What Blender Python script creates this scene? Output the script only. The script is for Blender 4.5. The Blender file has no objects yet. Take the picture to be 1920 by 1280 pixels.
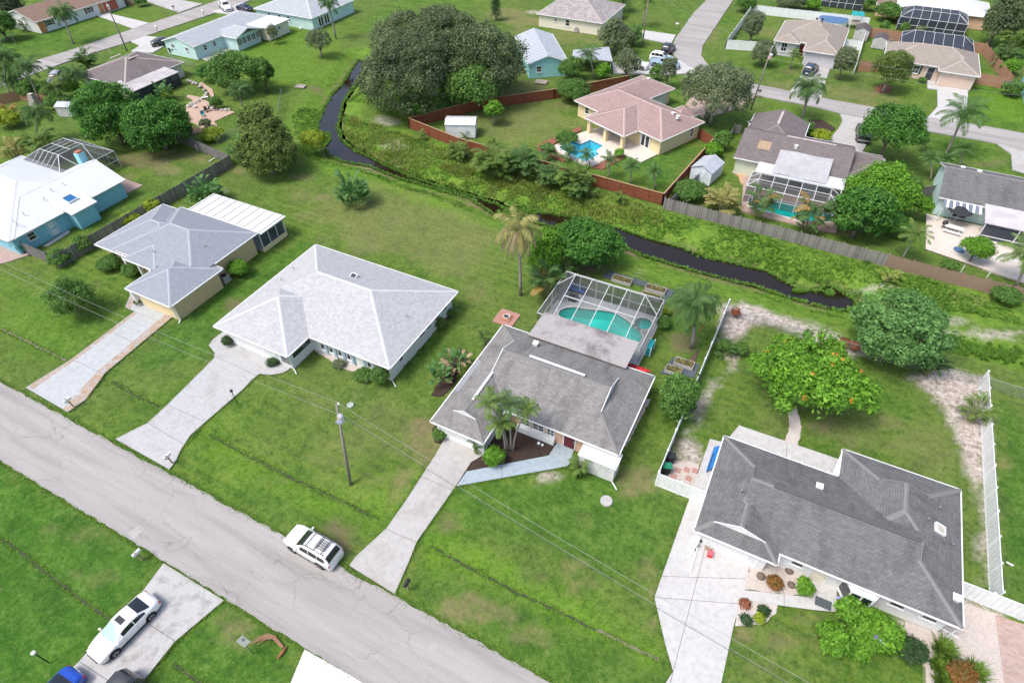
import bpy, bmesh, math, random
import numpy as np
from mathutils import Vector, Matrix
random.seed(7)
rng = np.random.default_rng(11)
R = math.radians
scene = bpy.context.scene
C = scene.collection

# ---------------------------------------------------------------- camera (solved from the street grid; axes run along the lots)
FPX = 1136.23
PITCH, ROLL, AZ, CAMH = 0.775582, -0.013201, 0.480033, 44.0
def cam_axes():
    cp, sp = math.cos(PITCH), math.sin(PITCH)
    f = np.array([0, cp, -sp]); u = np.array([0, sp, cp]); r = np.array([1., 0, 0])
    r2 = r*math.cos(ROLL)+u*math.sin(ROLL); u2 = -r*math.sin(ROLL)+u*math.cos(ROLL)
    c, s = math.cos(AZ), math.sin(AZ)
    Z = np.array([[c, -s, 0], [s, c, 0], [0, 0, 1]])
    return np.array([Z@r2, Z@u2, Z@f])
CM = cam_axes()
cam = bpy.data.objects.new('camera', bpy.data.cameras.new('camera')); C.objects.link(cam)
cam.data.sensor_width = 36; cam.data.lens = FPX/1920*36
cam.data.clip_end = 6000; cam.data.clip_start = .5
cam.matrix_world = Matrix(((CM[0][0], CM[1][0], -CM[2][0], 0), (CM[0][1], CM[1][1], -CM[2][1], 0), (CM[0][2], CM[1][2], -CM[2][2], CAMH), (0, 0, 0, 1)))
scene.camera = cam

# ---------------------------------------------------------------- sky, soft sun behind thin cloud, exposure
SUN_EL, SUN_AZ = 60, 215           # degrees; azimuth clockwise from +Y, where the light comes from
w = bpy.data.worlds.new('World'); scene.world = w; w.use_nodes = True
nt = w.node_tree; bg = nt.nodes['Background']
sky = nt.nodes.new('ShaderNodeTexSky'); sky.sky_type = 'NISHITA'; sky.sun_disc = False
sky.sun_elevation = R(SUN_EL); sky.sun_rotation = R(SUN_AZ); sky.air_density = 1.0; sky.dust_density = 4.0; sky.ozone_density = 1.0
nt.links.new(sky.outputs[0], bg.inputs[0]); bg.inputs[1].default_value = 0.14
sl = bpy.data.lights.new('sun', 'SUN'); sl.energy = 1.5; sl.angle = R(18); sl.color = (1, .97, .92)
sun = bpy.data.objects.new('sun', sl); C.objects.link(sun)
sd = Vector((math.sin(R(SUN_AZ))*math.cos(R(SUN_EL)), math.cos(R(SUN_AZ))*math.cos(R(SUN_EL)), math.sin(R(SUN_EL))))
sun.rotation_euler = sd.to_track_quat('Z', 'Y').to_euler()
sun.location = sd*120
vs = scene.view_settings; vs.view_transform = 'Standard'; vs.look = 'None'; vs.exposure = 0.78; vs.gamma = 1; vs.use_curve_mapping = False
scene.cycles.max_bounces = 6; scene.cycles.transparent_max_bounces = 16

# ---------------------------------------------------------------- helpers
def P(u, v, z=0.):                 # the point at height z that stands under a spot of the survey photograph
    d = CM.T@np.array([u-960, 640-v, FPX]); t = (z-CAMH)/d[2]
    return Vector((t*d[0], t*d[1], z))
def G(u, v, z=0.): p = P(u, v, z); return (p.x, p.y)
def proj(p):
    c = CM@(np.array(p)-np.array([0, 0, CAMH])); return 960+FPX*c[0]/c[2], 640-FPX*c[1]/c[2]
def depth(p): return float((CM@(np.array(p)-np.array([0, 0, CAMH])))[2])

class B:
    def __init__(s): s.v = []; s.f = []
    def poly(s, pts):
        n = len(s.v); s.v += [tuple(p) for p in pts]; s.f.append(tuple(range(n, n+len(pts)))); return s
    def box(s, x0, x1, y0, y1, z0, z1):
        n = len(s.v)
        s.v += [(x0, y0, z0), (x1, y0, z0), (x1, y1, z0), (x0, y1, z0), (x0, y0, z1), (x1, y0, z1), (x1, y1, z1), (x0, y1, z1)]
        s.f += [tuple(n+i for i in q) for q in ((3, 2, 1, 0), (4, 5, 6, 7), (0, 1, 5, 4), (1, 2, 6, 5), (2, 3, 7, 6), (3, 0, 4, 7))]; return s
    def bar(s, a, b, w=.1, h=None, up=(0, 0, 1)):
        a = Vector(a); b = Vector(b); h = h or w; d = (b-a).normalized(); u = Vector(up)
        if abs(d.dot(u)) > .98: u = Vector((1, 0, 0))
        x = d.cross(u).normalized(); y = x.cross(d)
        n = len(s.v)
        for p in (a, b):
            for sx, sy in ((-1, -1), (1, -1), (1, 1), (-1, 1)): s.v.append(tuple(p+x*(sx*w/2)+y*(sy*h/2)))
        s.f += [tuple(n+i for i in q) for q in ((0, 1, 2, 3), (7, 6, 5, 4), (0, 4, 5, 1), (1, 5, 6, 2), (2, 6, 7, 3), (3, 7, 4, 0))]; return s
    def tube(s, pts, rad, n=6, cap=True):
        pts = [Vector(p) for p in pts]; rad = rad if hasattr(rad, '__len__') else [rad]*len(pts)
        base = len(s.v); k = len(pts)
        for i, p in enumerate(pts):
            d = (pts[min(i+1, k-1)]-pts[max(i-1, 0)]).normalized()
            u = Vector((0, 0, 1)) if abs(d.z) < .95 else Vector((1, 0, 0))
            x = d.cross(u).normalized(); y = x.cross(d)
            for j in range(n):
                a = 2*math.pi*j/n; s.v.append(tuple(p+(x*math.cos(a)+y*math.sin(a))*rad[i]))
        for i in range(k-1):
            for j in range(n):
                a = base+i*n+j; b = base+i*n+(j+1) % n; s.f.append((a, b, b+n, a+n))
        if cap: s.f.append(tuple(base+(n-1-j) for j in range(n))); s.f.append(tuple(base+(k-1)*n+j for j in range(n)))
        return s
    def lathe(s, c, prof, n=16):
        base = len(s.v); c = Vector(c)
        for r, z in prof:
            for j in range(n):
                a = 2*math.pi*j/n; s.v.append((c.x+r*math.cos(a), c.y+r*math.sin(a), c.z+z))
        for i in range(len(prof)-1):
            for j in range(n):
                a = base+i*n+j; b = base+i*n+(j+1) % n; s.f.append((a, b, b+n, a+n))
        s.f.append(tuple(base+(n-1-j) for j in range(n))); s.f.append(tuple(base+(len(prof)-1)*n+j for j in range(n)))
        return s
    def prism(s, pts, z0, z1):     # plan polygon (any order) raised from z0 to z1
        pts = [(p[0], p[1]) for p in pts]
        if sum(pts[i][0]*pts[(i+1) % len(pts)][1]-pts[(i+1) % len(pts)][0]*pts[i][1] for i in range(len(pts))) < 0: pts = pts[::-1]
        n = len(s.v); k = len(pts)
        s.v += [(x, y, z0) for x, y in pts]+[(x, y, z1) for x, y in pts]
        s.f.append(tuple(n+k-1-i for i in range(k))); s.f.append(tuple(n+k+i for i in range(k)))
        for i in range(k): j = (i+1) % k; s.f.append((n+i, n+j, n+k+j, n+k+i))
        return s
FR = {}
def link(o, parent=None):
    C.objects.link(o)
    if parent is not None:
        o.parent = parent
        if parent in FR: o.matrix_parent_inverse = FR[parent]
    return o
def mesh_of(b, name, smooth=False):
    me = bpy.data.meshes.new(name); me.from_pydata(b.v, [], b.f); me.update()
    if smooth:
        me.shade_smooth()
    return me
def obj(name, b, m, parent=None, smooth=False):
    me = mesh_of(b, name, smooth) if isinstance(b, B) else b
    if m is not None and not len(me.materials): me.materials.append(m)
    return link(bpy.data.objects.new(name, me), parent)
def tag(o, label=None, cat=None, group=None, kind=None):
    if label: o['label'] = label
    if cat: o['category'] = cat
    if group: o['group'] = group
    if kind: o['kind'] = kind
    return o
def thing(name, label, cat, loc=(0, 0, 0), rotz=0, group=None, world=True):
    o = bpy.data.objects.new(name, None); C.objects.link(o); o.empty_display_size = .2
    o.location = loc; o.rotation_euler = (0, 0, rotz)
    FR[o] = (Matrix.Translation(loc)@Matrix.Rotation(rotz, 4, 'Z')).inverted() if world else Matrix.Identity(4)
    return tag(o, label, cat, group)
def struct(name, b, m): return tag(obj(name, b, m), kind='structure')
def bevel(o, wd=.02, seg=1):
    md = o.modifiers.new('bevel', 'BEVEL'); md.width = wd; md.segments = seg; md.limit_method = 'ANGLE'; return o

# ---------------------------------------------------------------- materials
MATS = {}
class N:
    def __init__(s, name):
        s.m = bpy.data.materials.new(name); s.m.use_nodes = True; s.t = s.m.node_tree; s.p = s.t.nodes['Principled BSDF']; s.out = s.t.nodes['Material Output']; MATS[name] = s.m
    def n(s, typ, **kw):
        nd = s.t.nodes.new('ShaderNode'+typ)
        for k, v in kw.items():
            if k.startswith('i_'):
                key = k[2:]; nd.inputs[int(key) if key.isdigit() else key.replace('_', ' ')].default_value = v
            else: setattr(nd, k, v)
        return nd
    def l(s, a, b): s.t.links.new(a, b)
    def coords(s, kind='Object'): return s.n('TexCoord').outputs[kind]
    def mapped(s, src, scale=(1, 1, 1), rot=(0, 0, 0)):
        m = s.n('Mapping'); m.inputs['Scale'].default_value = scale; m.inputs['Rotation'].default_value = rot; s.l(src, m.inputs[0]); return m.outputs[0]
    def noise(s, vec, scale, detail=4, rough=.55, dist=0):
        x = s.n('TexNoise'); x.inputs['Scale'].default_value = scale; x.inputs['Detail'].default_value = detail; x.inputs['Roughness'].default_value = rough; x.inputs['Distortion'].default_value = dist
        s.l(vec, x.inputs['Vector']); return x.outputs[0]
    def ramp(s, fac, stops):
        x = s.n('ValToRGB'); e = x.color_ramp.elements
        while len(e) > 1: e.remove(e[-1])
        e[0].position = stops[0][0]; e[0].color = s.c4(stops[0][1])
        for p, c in stops[1:]: q = e.new(p); q.color = s.c4(c)
        s.l(fac, x.inputs[0]); return x.outputs[0]
    def c4(s, c): return (c, c, c, 1) if not hasattr(c, '__len__') else (*c[:3], 1)
    def mix(s, fac, a, b, mode='MIX'):
        x = s.n('MixRGB', blend_type=mode)
        for i, q in enumerate((fac, a, b)):
            if hasattr(q, 'is_linked') or isinstance(q, bpy.types.NodeSocket): s.l(q, x.inputs[i])
            elif i == 0: x.inputs[0].default_value = q
            else: x.inputs[i].default_value = s.c4(q)
        return x.outputs[0]
    def math(s, op, a, b=None, clamp=False):
        x = s.n('Math', operation=op, use_clamp=clamp)
        for i, q in enumerate((a, b)):
            if q is None: continue
            if isinstance(q, bpy.types.NodeSocket): s.l(q, x.inputs[i])
            else: x.inputs[i].default_value = q
        return x.outputs[0]
    def bump(s, h, strength=.3, dist=.02, after=None):
        x = s.n('Bump'); x.inputs['Strength'].default_value = strength; x.inputs['Distance'].default_value = dist; s.l(h, x.inputs['Height'])
        s.l(x.outputs[0], s.p.inputs['Normal']); return x
    def base(s, c, rough=.8, metal=0, spec=.4):
        if isinstance(c, bpy.types.NodeSocket): s.l(c, s.p.inputs['Base Color'])
        else: s.p.inputs['Base Color'].default_value = s.c4(c)
        s.p.inputs['Roughness'].default_value = rough; s.p.inputs['Metallic'].default_value = metal; s.p.inputs['Specular IOR Level'].default_value = spec
        return s.m
def scl(c, k): return tuple(min(1, x*k) for x in c)
def plain(name, c, rough=.7, var=.18, scale=1.5, metal=0, spec=.35, bump=0):   # paint / plaster / plastic with slight soiling
    if name in MATS: return MATS[name]
    x = N(name); co = x.coords()
    f = x.noise(co, scale, 5, .65)
    x.base(x.ramp(f, [(.3, scl(c, 1-var)), (.52, c), (.75, scl(c, 1+var*.5))]), rough, metal, spec)
    if bump: x.bump(x.noise(co, 30, 3), bump, .02)
    return x.m
def glass(name, c=(.02, .03, .035), rough=.08):
    if name in MATS: return MATS[name]
    x = N(name); x.base(c, rough, 0, .9); return x.m
def shingle(name, c, row=.2, width=.42, contrast=.35, stain=.25, streak=(.5, .5, .5), ripple=.4):
    x = N(name); uv = x.coords('UV')
    b = x.n('TexBrick', offset=.5, squash=1); x.l(uv, b.inputs['Vector'])
    b.inputs['Scale'].default_value = 1; b.inputs['Brick Width'].default_value = width; b.inputs['Row Height'].default_value = row
    b.inputs['Mortar Size'].default_value = .022; b.inputs['Mortar Smooth'].default_value = .3; b.inputs['Bias'].default_value = 0
    b.inputs['Color1'].default_value = x.c4(scl(c, 1+contrast*.35)); b.inputs['Color2'].default_value = x.c4(scl(c, 1-contrast*.45)); b.inputs['Mortar'].default_value = x.c4(scl(c, 1-contrast))
    st = x.noise(x.mapped(uv, (1.1, .3, 1)), .7, 6, .7, .6)
    col = x.mix(x.ramp(st, [(.46, 0), (.68, stain)]), b.outputs[0], scl(c, .42))
    wv = x.noise(x.mapped(uv, (.7, 2.2, 1)), 1.3, 5, .7, 1.2); col = x.mix(x.ramp(wv, [(.5, 0), (.7, ripple)]), col, streak)
    st2 = x.noise(uv, 3.5, 5, .75)
    col = x.mix(x.ramp(st2, [(.5, 0), (.8, ripple*.7)]), col, streak)
    fine = x.noise(uv, 22, 3, .7)
    col = x.mix(x.ramp(fine, [(.35, .22), (.65, 0)]), col, scl(c, .5))
    x.base(col, .9, 0, .15)
    x.bump(b.outputs[1], -.35, .02)
    return x.m
def concrete(name, c, stain=(.25, .2, .15), amt=.35, rust=None, sc=1):
    x = N(name); co = x.coords()
    a = x.noise(co, .35*sc, 6, .65, .3); b = x.noise(co, 2.2*sc, 6, .7); f = x.noise(co, 40, 2, .7)
    col = x.ramp(b, [(.3, scl(c, .82)), (.5, c), (.72, scl(c, 1.1))])
    col = x.mix(x.ramp(a, [(.5, 0), (.72, amt)]), col, stain)
    if rust: col = x.mix(x.ramp(x.noise(co, .25, 5, .6, .6), [(.52, 0), (.68, .75)]), col, rust)
    col = x.mix(x.ramp(f, [(.35, .2), (.6, 0)]), col, scl(c, .6))
    x.base(col, .88, 0, .2); x.bump(f, .15, .01); return x.m
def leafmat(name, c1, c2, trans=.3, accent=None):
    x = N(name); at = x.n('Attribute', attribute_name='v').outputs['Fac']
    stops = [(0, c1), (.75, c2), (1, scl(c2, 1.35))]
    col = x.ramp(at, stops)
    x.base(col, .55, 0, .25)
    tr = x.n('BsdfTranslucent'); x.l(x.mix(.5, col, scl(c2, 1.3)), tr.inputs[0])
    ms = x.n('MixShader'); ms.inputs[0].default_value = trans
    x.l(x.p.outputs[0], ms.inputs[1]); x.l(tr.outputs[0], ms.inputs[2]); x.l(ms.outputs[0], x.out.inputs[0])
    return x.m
M_white = plain('white_paint', (.74, .75, .75), .55, .12)
M_whitemetal = plain('white_aluminium', (.6, .61, .62), .4, .08, 3)
M_dark = plain('dark_plastic', (.03, .03, .035), .5, .2)
M_black = plain('black_rubber', (.015, .015, .016), .8, .2)
M_chrome = plain('bright_metal', (.55, .56, .58), .3, .15, 6, .8)
M_pane = glass('window_glass')
M_panel_blue = glass('skylight_glass', (.01, .12, .3), .12)
M_cargl = glass('car_glass', (.012, .016, .02), .05)
M_bark = plain('bark', (.19, .15, .12), .95, .35, 4, bump=.6)
M_barkgrey = plain('grey_bark', (.3, .27, .24), .95, .3, 4, bump=.5)
M_mulch = plain('mulch', (.055, .035, .028), .98, .45, 6, bump=.8)
M_soil = plain('garden_soil', (.1, .07, .05), .98, .4, 5, bump=.7)
M_redmulch = plain('red_mulch', (.26, .1, .07), .98, .35, 5, bump=.7)
M_gravel = plain('white_gravel', (.55, .5, .46), .95, .4, 14, bump=.8)
M_gravelgrey = plain('pale_gravel', (.5, .44, .4), .95, .3, 10, bump=.6)
M_stone = plain('garden_stone', (.42, .39, .35), .9, .3, 5, bump=.5)
M_slate = plain('grey_mat', (.08, .1, .115), .9, .3, 4)
M_polewood = plain('pole_wood', (.25, .22, .19), .9, .3, 6, bump=.4)
M_fencegrey = plain('weathered_board', (.27, .25, .24), .92, .35, 3, bump=.4)
M_fencegrey2 = plain('weathered_board_dark', (.19, .175, .175), .92, .35, 3, bump=.4)
M_fencebrown = plain('brown_board', (.29, .2, .15), .92, .3, 3, bump=.4)
M_fenceorange = plain('new_brown_board', (.36, .2, .13), .9, .25, 3)
M_fencered = plain('red_stained_board', (.21, .065, .032), .8, .35, 2.5, bump=.2)
M_fencecap = plain('cedar_cap', (.42, .27, .16), .8, .2, 3)
M_vinyl = plain('white_vinyl', (.76, .78, .79), .5, .1, 2)
M_green_bin = plain('green_plastic', (.02, .22, .12), .5, .15)
M_terracotta = plain('terracotta', (.42, .17, .1), .85, .2, 4)
M_brickpad = plain('pink_paver', (.42, .23, .19), .9, .2, 6, bump=.4)
M_red = plain('red_plastic', (.55, .02, .03), .35, .1)
M_blue = plain('blue_plastic', (.03, .16, .55), .5, .15)
M_wood = plain('raw_timber', (.36, .26, .17), .85, .25, 4)
M_metalroof = plain('metal_roof_sheet', (.52, .55, .58), .45, .15, 1.2, .3)
M_lanai = plain('lanai_membrane', (.5, .48, .5), .8, .22, .5)

def m_asphalt():
    x = N('asphalt'); co = x.coords()
    a = x.noise(x.mapped(co, (.05, .55, 1)), 1.2, 6, .65, .2); b = x.noise(co, 1.1, 6, .7); f = x.noise(co, 30, 3, .75)
    c = (.365, .35, .338)
    col = x.ramp(a, [(.3, scl(c, .72)), (.5, c), (.7, scl(c, 1.18))])
    col = x.mix(x.ramp(b, [(.5, 0), (.75, .45)]), col, (.36, .35, .34))
    d = x.n('TexNoise'); d.inputs['Scale'].default_value = .9; d.inputs['Detail'].default_value = 4; x.l(co, d.inputs['Vector'])
    mv = x.n('MixRGB', blend_type='ADD'); mv.inputs[0].default_value = .9; x.l(co, mv.inputs[1]); x.l(d.outputs[1], mv.inputs[2])
    mp = x.mapped(mv.outputs[0], (.27, .5, 1))
    v = x.n('TexVoronoi', feature='DISTANCE_TO_EDGE'); v.inputs['Scale'].default_value = 1; x.l(mp, v.inputs['Vector'])
    ck = x.ramp(v.outputs[0], [(0, 1), (.004, .9), (.011, 0)])
    gate = x.ramp(x.noise(co, .13, 4, .6), [(.43, .0), (.6, .7)])
    col = x.mix(x.mix(1, ck, gate, 'MULTIPLY'), col, (.13, .115, .105))
    col = x.mix(x.ramp(f, [(.35, .45), (.62, 0)]), col, (.2, .185, .18))
    x.base(col, .92, 0, .2); x.bump(f, .25, .01); return x.m
M_asphalt = m_asphalt()
M_drive = concrete('driveway_concrete', (.43, .42, .41), (.28, .25, .22), .6)
M_drive_mottle = concrete('mottled_driveway', (.44, .435, .43), (.2, .19, .18), .75, sc=3.2)
M_drive_white = concrete('pale_concrete', (.5, .495, .49), (.4, .37, .33), .3)
M_drive_blue = concrete('sealed_concrete', (.43, .45, .465), (.34, .34, .34), .45)
M_rust = concrete('rust_stained_concrete', (.5, .44, .38), (.5, .3, .14), .6, (.52, .3, .13))
def m_rust():
    x = N('rust_bleed'); co = x.coords(); x.base(x.mix(x.noise(co, 3, 4), (.5, .36, .25), (.55, .3, .13)), .9, 0, .1); tr = x.n('BsdfTransparent'); ms = x.n('MixShader'); x.l(x.ramp(x.noise(co, 1.6, 6, .75), [(.36, 0), (.66, .8)]), ms.inputs[0]); x.l(tr.outputs[0], ms.inputs[1]); x.l(x.p.outputs[0], ms.inputs[2]); x.l(ms.outputs[0], x.out.inputs[0]); return x.m
M_rust = m_rust()
M_drive_stamp = concrete('textured_overlay', (.43, .43, .435), (.3, .285, .28), .7, sc=1.6)
M_walk_blue = concrete('blue_grey_walk', (.33, .4, .45), (.25, .27, .28), .3)
M_patio = concrete('travertine', (.62, .56, .5), (.5, .42, .34), .4)
M_patiopink = concrete('pink_deck', (.42, .31, .27), (.3, .22, .19), .4)
M_deckgrey = concrete('grey_pool_deck', (.47, .49, .51), (.35, .36, .37), .3)
M_white_slab = concrete('white_concrete', (.66, .65, .64), (.55, .52, .48), .3)

def m_brickpave(name, a, b, mort):
    x = N(name); co = x.coords(); br = x.n('TexBrick', offset=.5); x.l(co, br.inputs[0])
    br.inputs['Scale'].default_value = 1; br.inputs['Brick Width'].default_value = .3; br.inputs['Row Height'].default_value = .15; br.inputs['Mortar Size'].default_value = .012
    br.inputs['Color1'].default_value = x.c4(a); br.inputs['Color2'].default_value = x.c4(b); br.inputs['Mortar'].default_value = x.c4(mort)
    col = x.mix(x.ramp(x.noise(co, 1.2, 4), [(.4, 0), (.7, .4)]), br.outputs[0], mort); x.base(col, .9, 0, .2); x.bump(br.outputs[1], -.4, .02); return x.m
M_pavers = m_brickpave('brick_pavers', (.44, .32, .28), (.33, .22, .19), (.4, .34, .3))

M_sh_white = shingle('white_shingle', (.46, .465, .485), .2, .36, .3, .06, (.53, .535, .55), .15)
M_sh_light = shingle('light_grey_shingle', (.29, .315, .355), .17, .32, .24, .06, (.36, .39, .43), .15)
M_sh_grey = shingle('weathered_grey_shingle', (.25, .243, .238), .18, .34, .4, .8, (.36, .355, .345), .4)
M_sh_dark = shingle('charcoal_shingle', (.165, .165, .167), .17, .33, .34, .6, (.27, .27, .268), .4)
M_sh_pink = shingle('rose_brown_shingle', (.35, .25, .235), .19, .34, .3, .15, (.42, .34, .32))
M_sh_brown = shingle('grey_brown_shingle', (.19, .165, .165), .19, .34, .35, .3, (.25, .22, .22))
M_sh_tan = shingle('tan_shingle', (.33, .285, .25), .19, .34, .35, .1, (.4, .36, .32))
M_sh_brown2 = shingle('brown_shingle', (.25, .17, .13), .19, .34, .3, .15, (.3, .22, .18))
M_sh_mint = shingle('pale_blue_grey_shingle', (.4, .43, .46), .19, .34, .3, .1, (.56, .59, .62))
M_sh_mottle = shingle('mottled_grey_shingle', (.36, .33, .33), .35, .7, .6, .2, (.5, .46, .45))
M_roof_white = plain('white_roof_coating', (.6, .62, .645), .6, .06, .6)
M_cap_light = plain('light_cap', (.2, .2, .195), .9, .15, 6)
M_cap_pink = plain('rose_cap', (.44, .34, .31), .9, .12, 6)
M_cap_tan = plain('tan_cap', (.4, .35, .31), .9, .12, 6)
M_cap_white = plain('white_cap', (.54, .55, .57), .8, .1, 6)
M_cap_blue = plain('pale_grey_cap', (.35, .375, .415), .9, .1, 6)
M_cap_grey = plain('grey_cap', (.2, .195, .19), .9, .15, 6)
M_cap_brown = plain('brown_cap', (.22, .19, .19), .9, .15, 6)
M_w_white = plain('white_stucco', (.72, .73, .73), .85, .08, 2, bump=.2)
M_w_blue = plain('sky_blue_stucco', (.25, .55, .65), .85, .1, 2, bump=.2)
M_w_tan = plain('tan_stucco', (.62, .47, .27), .85, .1, 2, bump=.2)
M_w_cream = plain('cream_stucco', (.72, .6, .36), .85, .08, 2, bump=.2)
M_w_mint = plain('mint_stucco', (.55, .74, .73), .85, .1, 2, bump=.2)
M_w_aqua = plain('aqua_stucco', (.34, .68, .68), .85, .1, 2, bump=.2)
M_w_pinktan = plain('pink_tan_stucco', (.62, .48, .4), .85, .1, 2, bump=.2)
M_w_peach = plain('peach_stucco', (.62, .4, .28), .85, .1, 2, bump=.2)
M_w_lilac = plain('pale_lilac_stucco', (.55, .54, .58), .85, .1, 2, bump=.2)
M_w_offwhite = plain('ivory_stucco', (.72, .67, .56), .85, .08, 2, bump=.2)
M_w_palegreen = plain('pale_green_stucco', (.6, .64, .52), .85, .08, 2, bump=.2)
M_w_orange = plain('orange_brick', (.55, .25, .1), .85, .2, 4, bump=.2)
M_door_red = plain('coral_red_door', (.55, .13, .09), .6, .1)
M_door_dark = plain('dark_red_door', (.12, .015, .02), .5, .1)
M_shutter = plain('dark_shutter', (.05, .055, .07), .6, .1)
M_shutter_blue = plain('blue_shutter', (.34, .44, .52), .6, .1)
M_teal = plain('teal_plastic', (.02, .3, .32), .5, .1)
M_tarp = plain('blue_tarp', (.08, .16, .3), .6, .2, 3)
M_rock = None
def m_rock():
    x = N('white_stone_veneer'); co = x.coords(); v = x.n('TexVoronoi', feature='DISTANCE_TO_EDGE'); v.inputs['Scale'].default_value = 5; x.l(co, v.inputs[0])
    col = x.ramp(v.outputs[0], [(0, (.3, .3, .3)), (.08, (.66, .66, .66)), (.4, (.74, .74, .74))]); x.base(col, .85, 0, .2); x.bump(v.outputs[0], .6, .05); return x.m
M_rock = m_rock()

def m_screen(nm='insect_screen', al=.48):
    x = N(nm); x.base((.1, .105, .11), .7, 0, .1)
    tr = x.n('BsdfTransparent'); ms = x.n('MixShader'); ms.inputs[0].default_value = al
    x.l(tr.outputs[0], ms.inputs[1]); x.l(x.p.outputs[0], ms.inputs[2]); x.l(ms.outputs[0], x.out.inputs[0]); return x.m
M_screen = m_screen()
M_screenlight = m_screen('clean_insect_screen', .16)
def m_screen2():
    x = N('dense_insect_screen'); x.base((.045, .055, .075), .7, 0, .2)
    tr = x.n('BsdfTransparent'); ms = x.n('MixShader'); ms.inputs[0].default_value = .82
    x.l(tr.outputs[0], ms.inputs[1]); x.l(x.p.outputs[0], ms.inputs[2]); x.l(ms.outputs[0], x.out.inputs[0]); return x.m
M_screen2 = m_screen2()
def m_chain():
    x = N('chain_link_mesh'); x.base((.35, .36, .37), .5, .3, .3); 
    tr = x.n('BsdfTransparent'); ms = x.n('MixShader'); ms.inputs[0].default_value = .22
    x.l(tr.outputs[0], ms.inputs[1]); x.l(x.p.outputs[0], ms.inputs[2]); x.l(ms.outputs[0], x.out.inputs[0]); return x.m
M_chain = m_chain()
def m_water(name, tint, gloss=.5, rip=.15):
    x = N(name); co = x.coords()
    tr = x.n('BsdfTransparent'); tr.inputs[0].default_value = (*tint, 1)
    gl = x.n('BsdfGlossy'); gl.inputs['Roughness'].default_value = .03; gl.inputs[0].default_value = (1, 1, 1, 1)
    lw = x.n('Fresnel'); lw.inputs[0].default_value = 1.33
    bp = x.n('Bump'); bp.inputs['Strength'].default_value = rip; bp.inputs['Distance'].default_value = .05; x.l(x.noise(co, 2.2, 4, .6), bp.inputs['Height'])
    x.l(bp.outputs[0], gl.inputs['Normal']); x.l(bp.outputs[0], lw.inputs['Normal'])
    ms = x.n('MixShader'); x.l(x.math('MULTIPLY', lw.outputs[0], 1.3, True), ms.inputs[0]); x.l(tr.outputs[0], ms.inputs[1]); x.l(gl.outputs[0], ms.inputs[2]); x.l(ms.outputs[0], x.out.inputs[0]); return x.m
M_pool = m_water('pool_water', (.42, .97, .94))
M_poolblue = m_water('clear_blue_pool_water', (.5, .88, .95))
M_pooldeep = m_water('deep_teal_pool_water', (.22, .85, .86))
M_poolgreen = m_water('green_pool_water', (.1, .42, .14))
M_basin = plain('pool_plaster', (.1, .72, .68), .7, .06, .5)
M_basinblue = plain('blue_pool_plaster', (.28, .68, .78), .7, .06, .5)
def m_creek():
    x = N('creek_water'); co = x.coords()
    x.base((.016, .01, .005), .025, 0, .7); x.p.inputs['IOR'].default_value = 1.45
    x.bump(x.noise(co, 1.6, 4, .6), .06, .05); return x.m
M_creek = m_creek()

L_ficus = leafmat('leaf_ficus', (.025, .085, .018), (.09, .24, .035))
L_oak = leafmat('leaf_oak', (.05, .085, .04), (.15, .2, .09))
L_olive = leafmat('leaf_olive', (.05, .095, .022), (.17, .24, .055))
L_mango = leafmat('leaf_mango', (.05, .13, .035), (.17, .34, .1))
L_bright = leafmat('leaf_bright', (0.0517, 0.149, 0.0161), (0.169, 0.364, 0.0325))
L_mid = leafmat('leaf_mid', (0.046, 0.115, 0.023), (0.13, 0.26, 0.052))
L_yellow = leafmat('leaf_yellow_green', (0.115, 0.184, 0.0172), (0.338, 0.429, 0.039))
L_dusty = leafmat('leaf_dusty', (.075, .105, .05), (.2, .25, .13))
L_flower = leafmat('blossom_orange', (.6, .16, .02), (.75, .3, .05))
L_purple = leafmat('blossom_violet', (.3, .25, .6), (.4, .35, .7))
L_bronze = leafmat('leaf_bronze', (.06, .11, .02), (.3, .13, .04))
L_grass = leafmat('leaf_grass_clump', (0.0575, 0.138, 0.0172), (0.208, 0.351, 0.052))
L_palm = leafmat('leaf_palm', (0.0403, 0.092, 0.0287), (0.117, 0.221, 0.065))
L_palmlight = leafmat('leaf_palm_light', (.05, .11, .022), (.17, .27, .06))
L_palmdead = leafmat('leaf_palm_dead', (.2, .15, .09), (.38, .29, .19), .2)
L_palmmix = leafmat('leaf_palm_yellowing', (0.138, 0.172, 0.0575), (0.39, 0.364, 0.13))
L_orange = leafmat('leaf_palm_orange', (.2, .14, .04), (.4, .27, .08))
L_paddle = leafmat('leaf_paddle', (0.0345, 0.103, 0.0345), (0.104, 0.234, 0.065))
L_paddledead = leafmat('leaf_paddle_dead', (.2, .15, .08), (.38, .29, .17), .2)
L_agave = leafmat('leaf_agave', (.25, .33, .32), (.38, .46, .45), .1)
L_pine = leafmat('leaf_pine', (0.023, 0.0575, 0.023), (0.065, 0.13, 0.0455))
L_weed = leafmat('leaf_weed', (.065, .15, .02), (.16, .32, .045), .35)
L_reed = leafmat('leaf_reed', (.13, .2, .04), (.34, .4, .1), .35)
L_cycad = leafmat('leaf_cycad', (0.0172, 0.046, 0.0172), (0.0585, 0.117, 0.039))
L_redleaf = leafmat('leaf_red', (.16, .07, .04), (.34, .13, .07))
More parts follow.
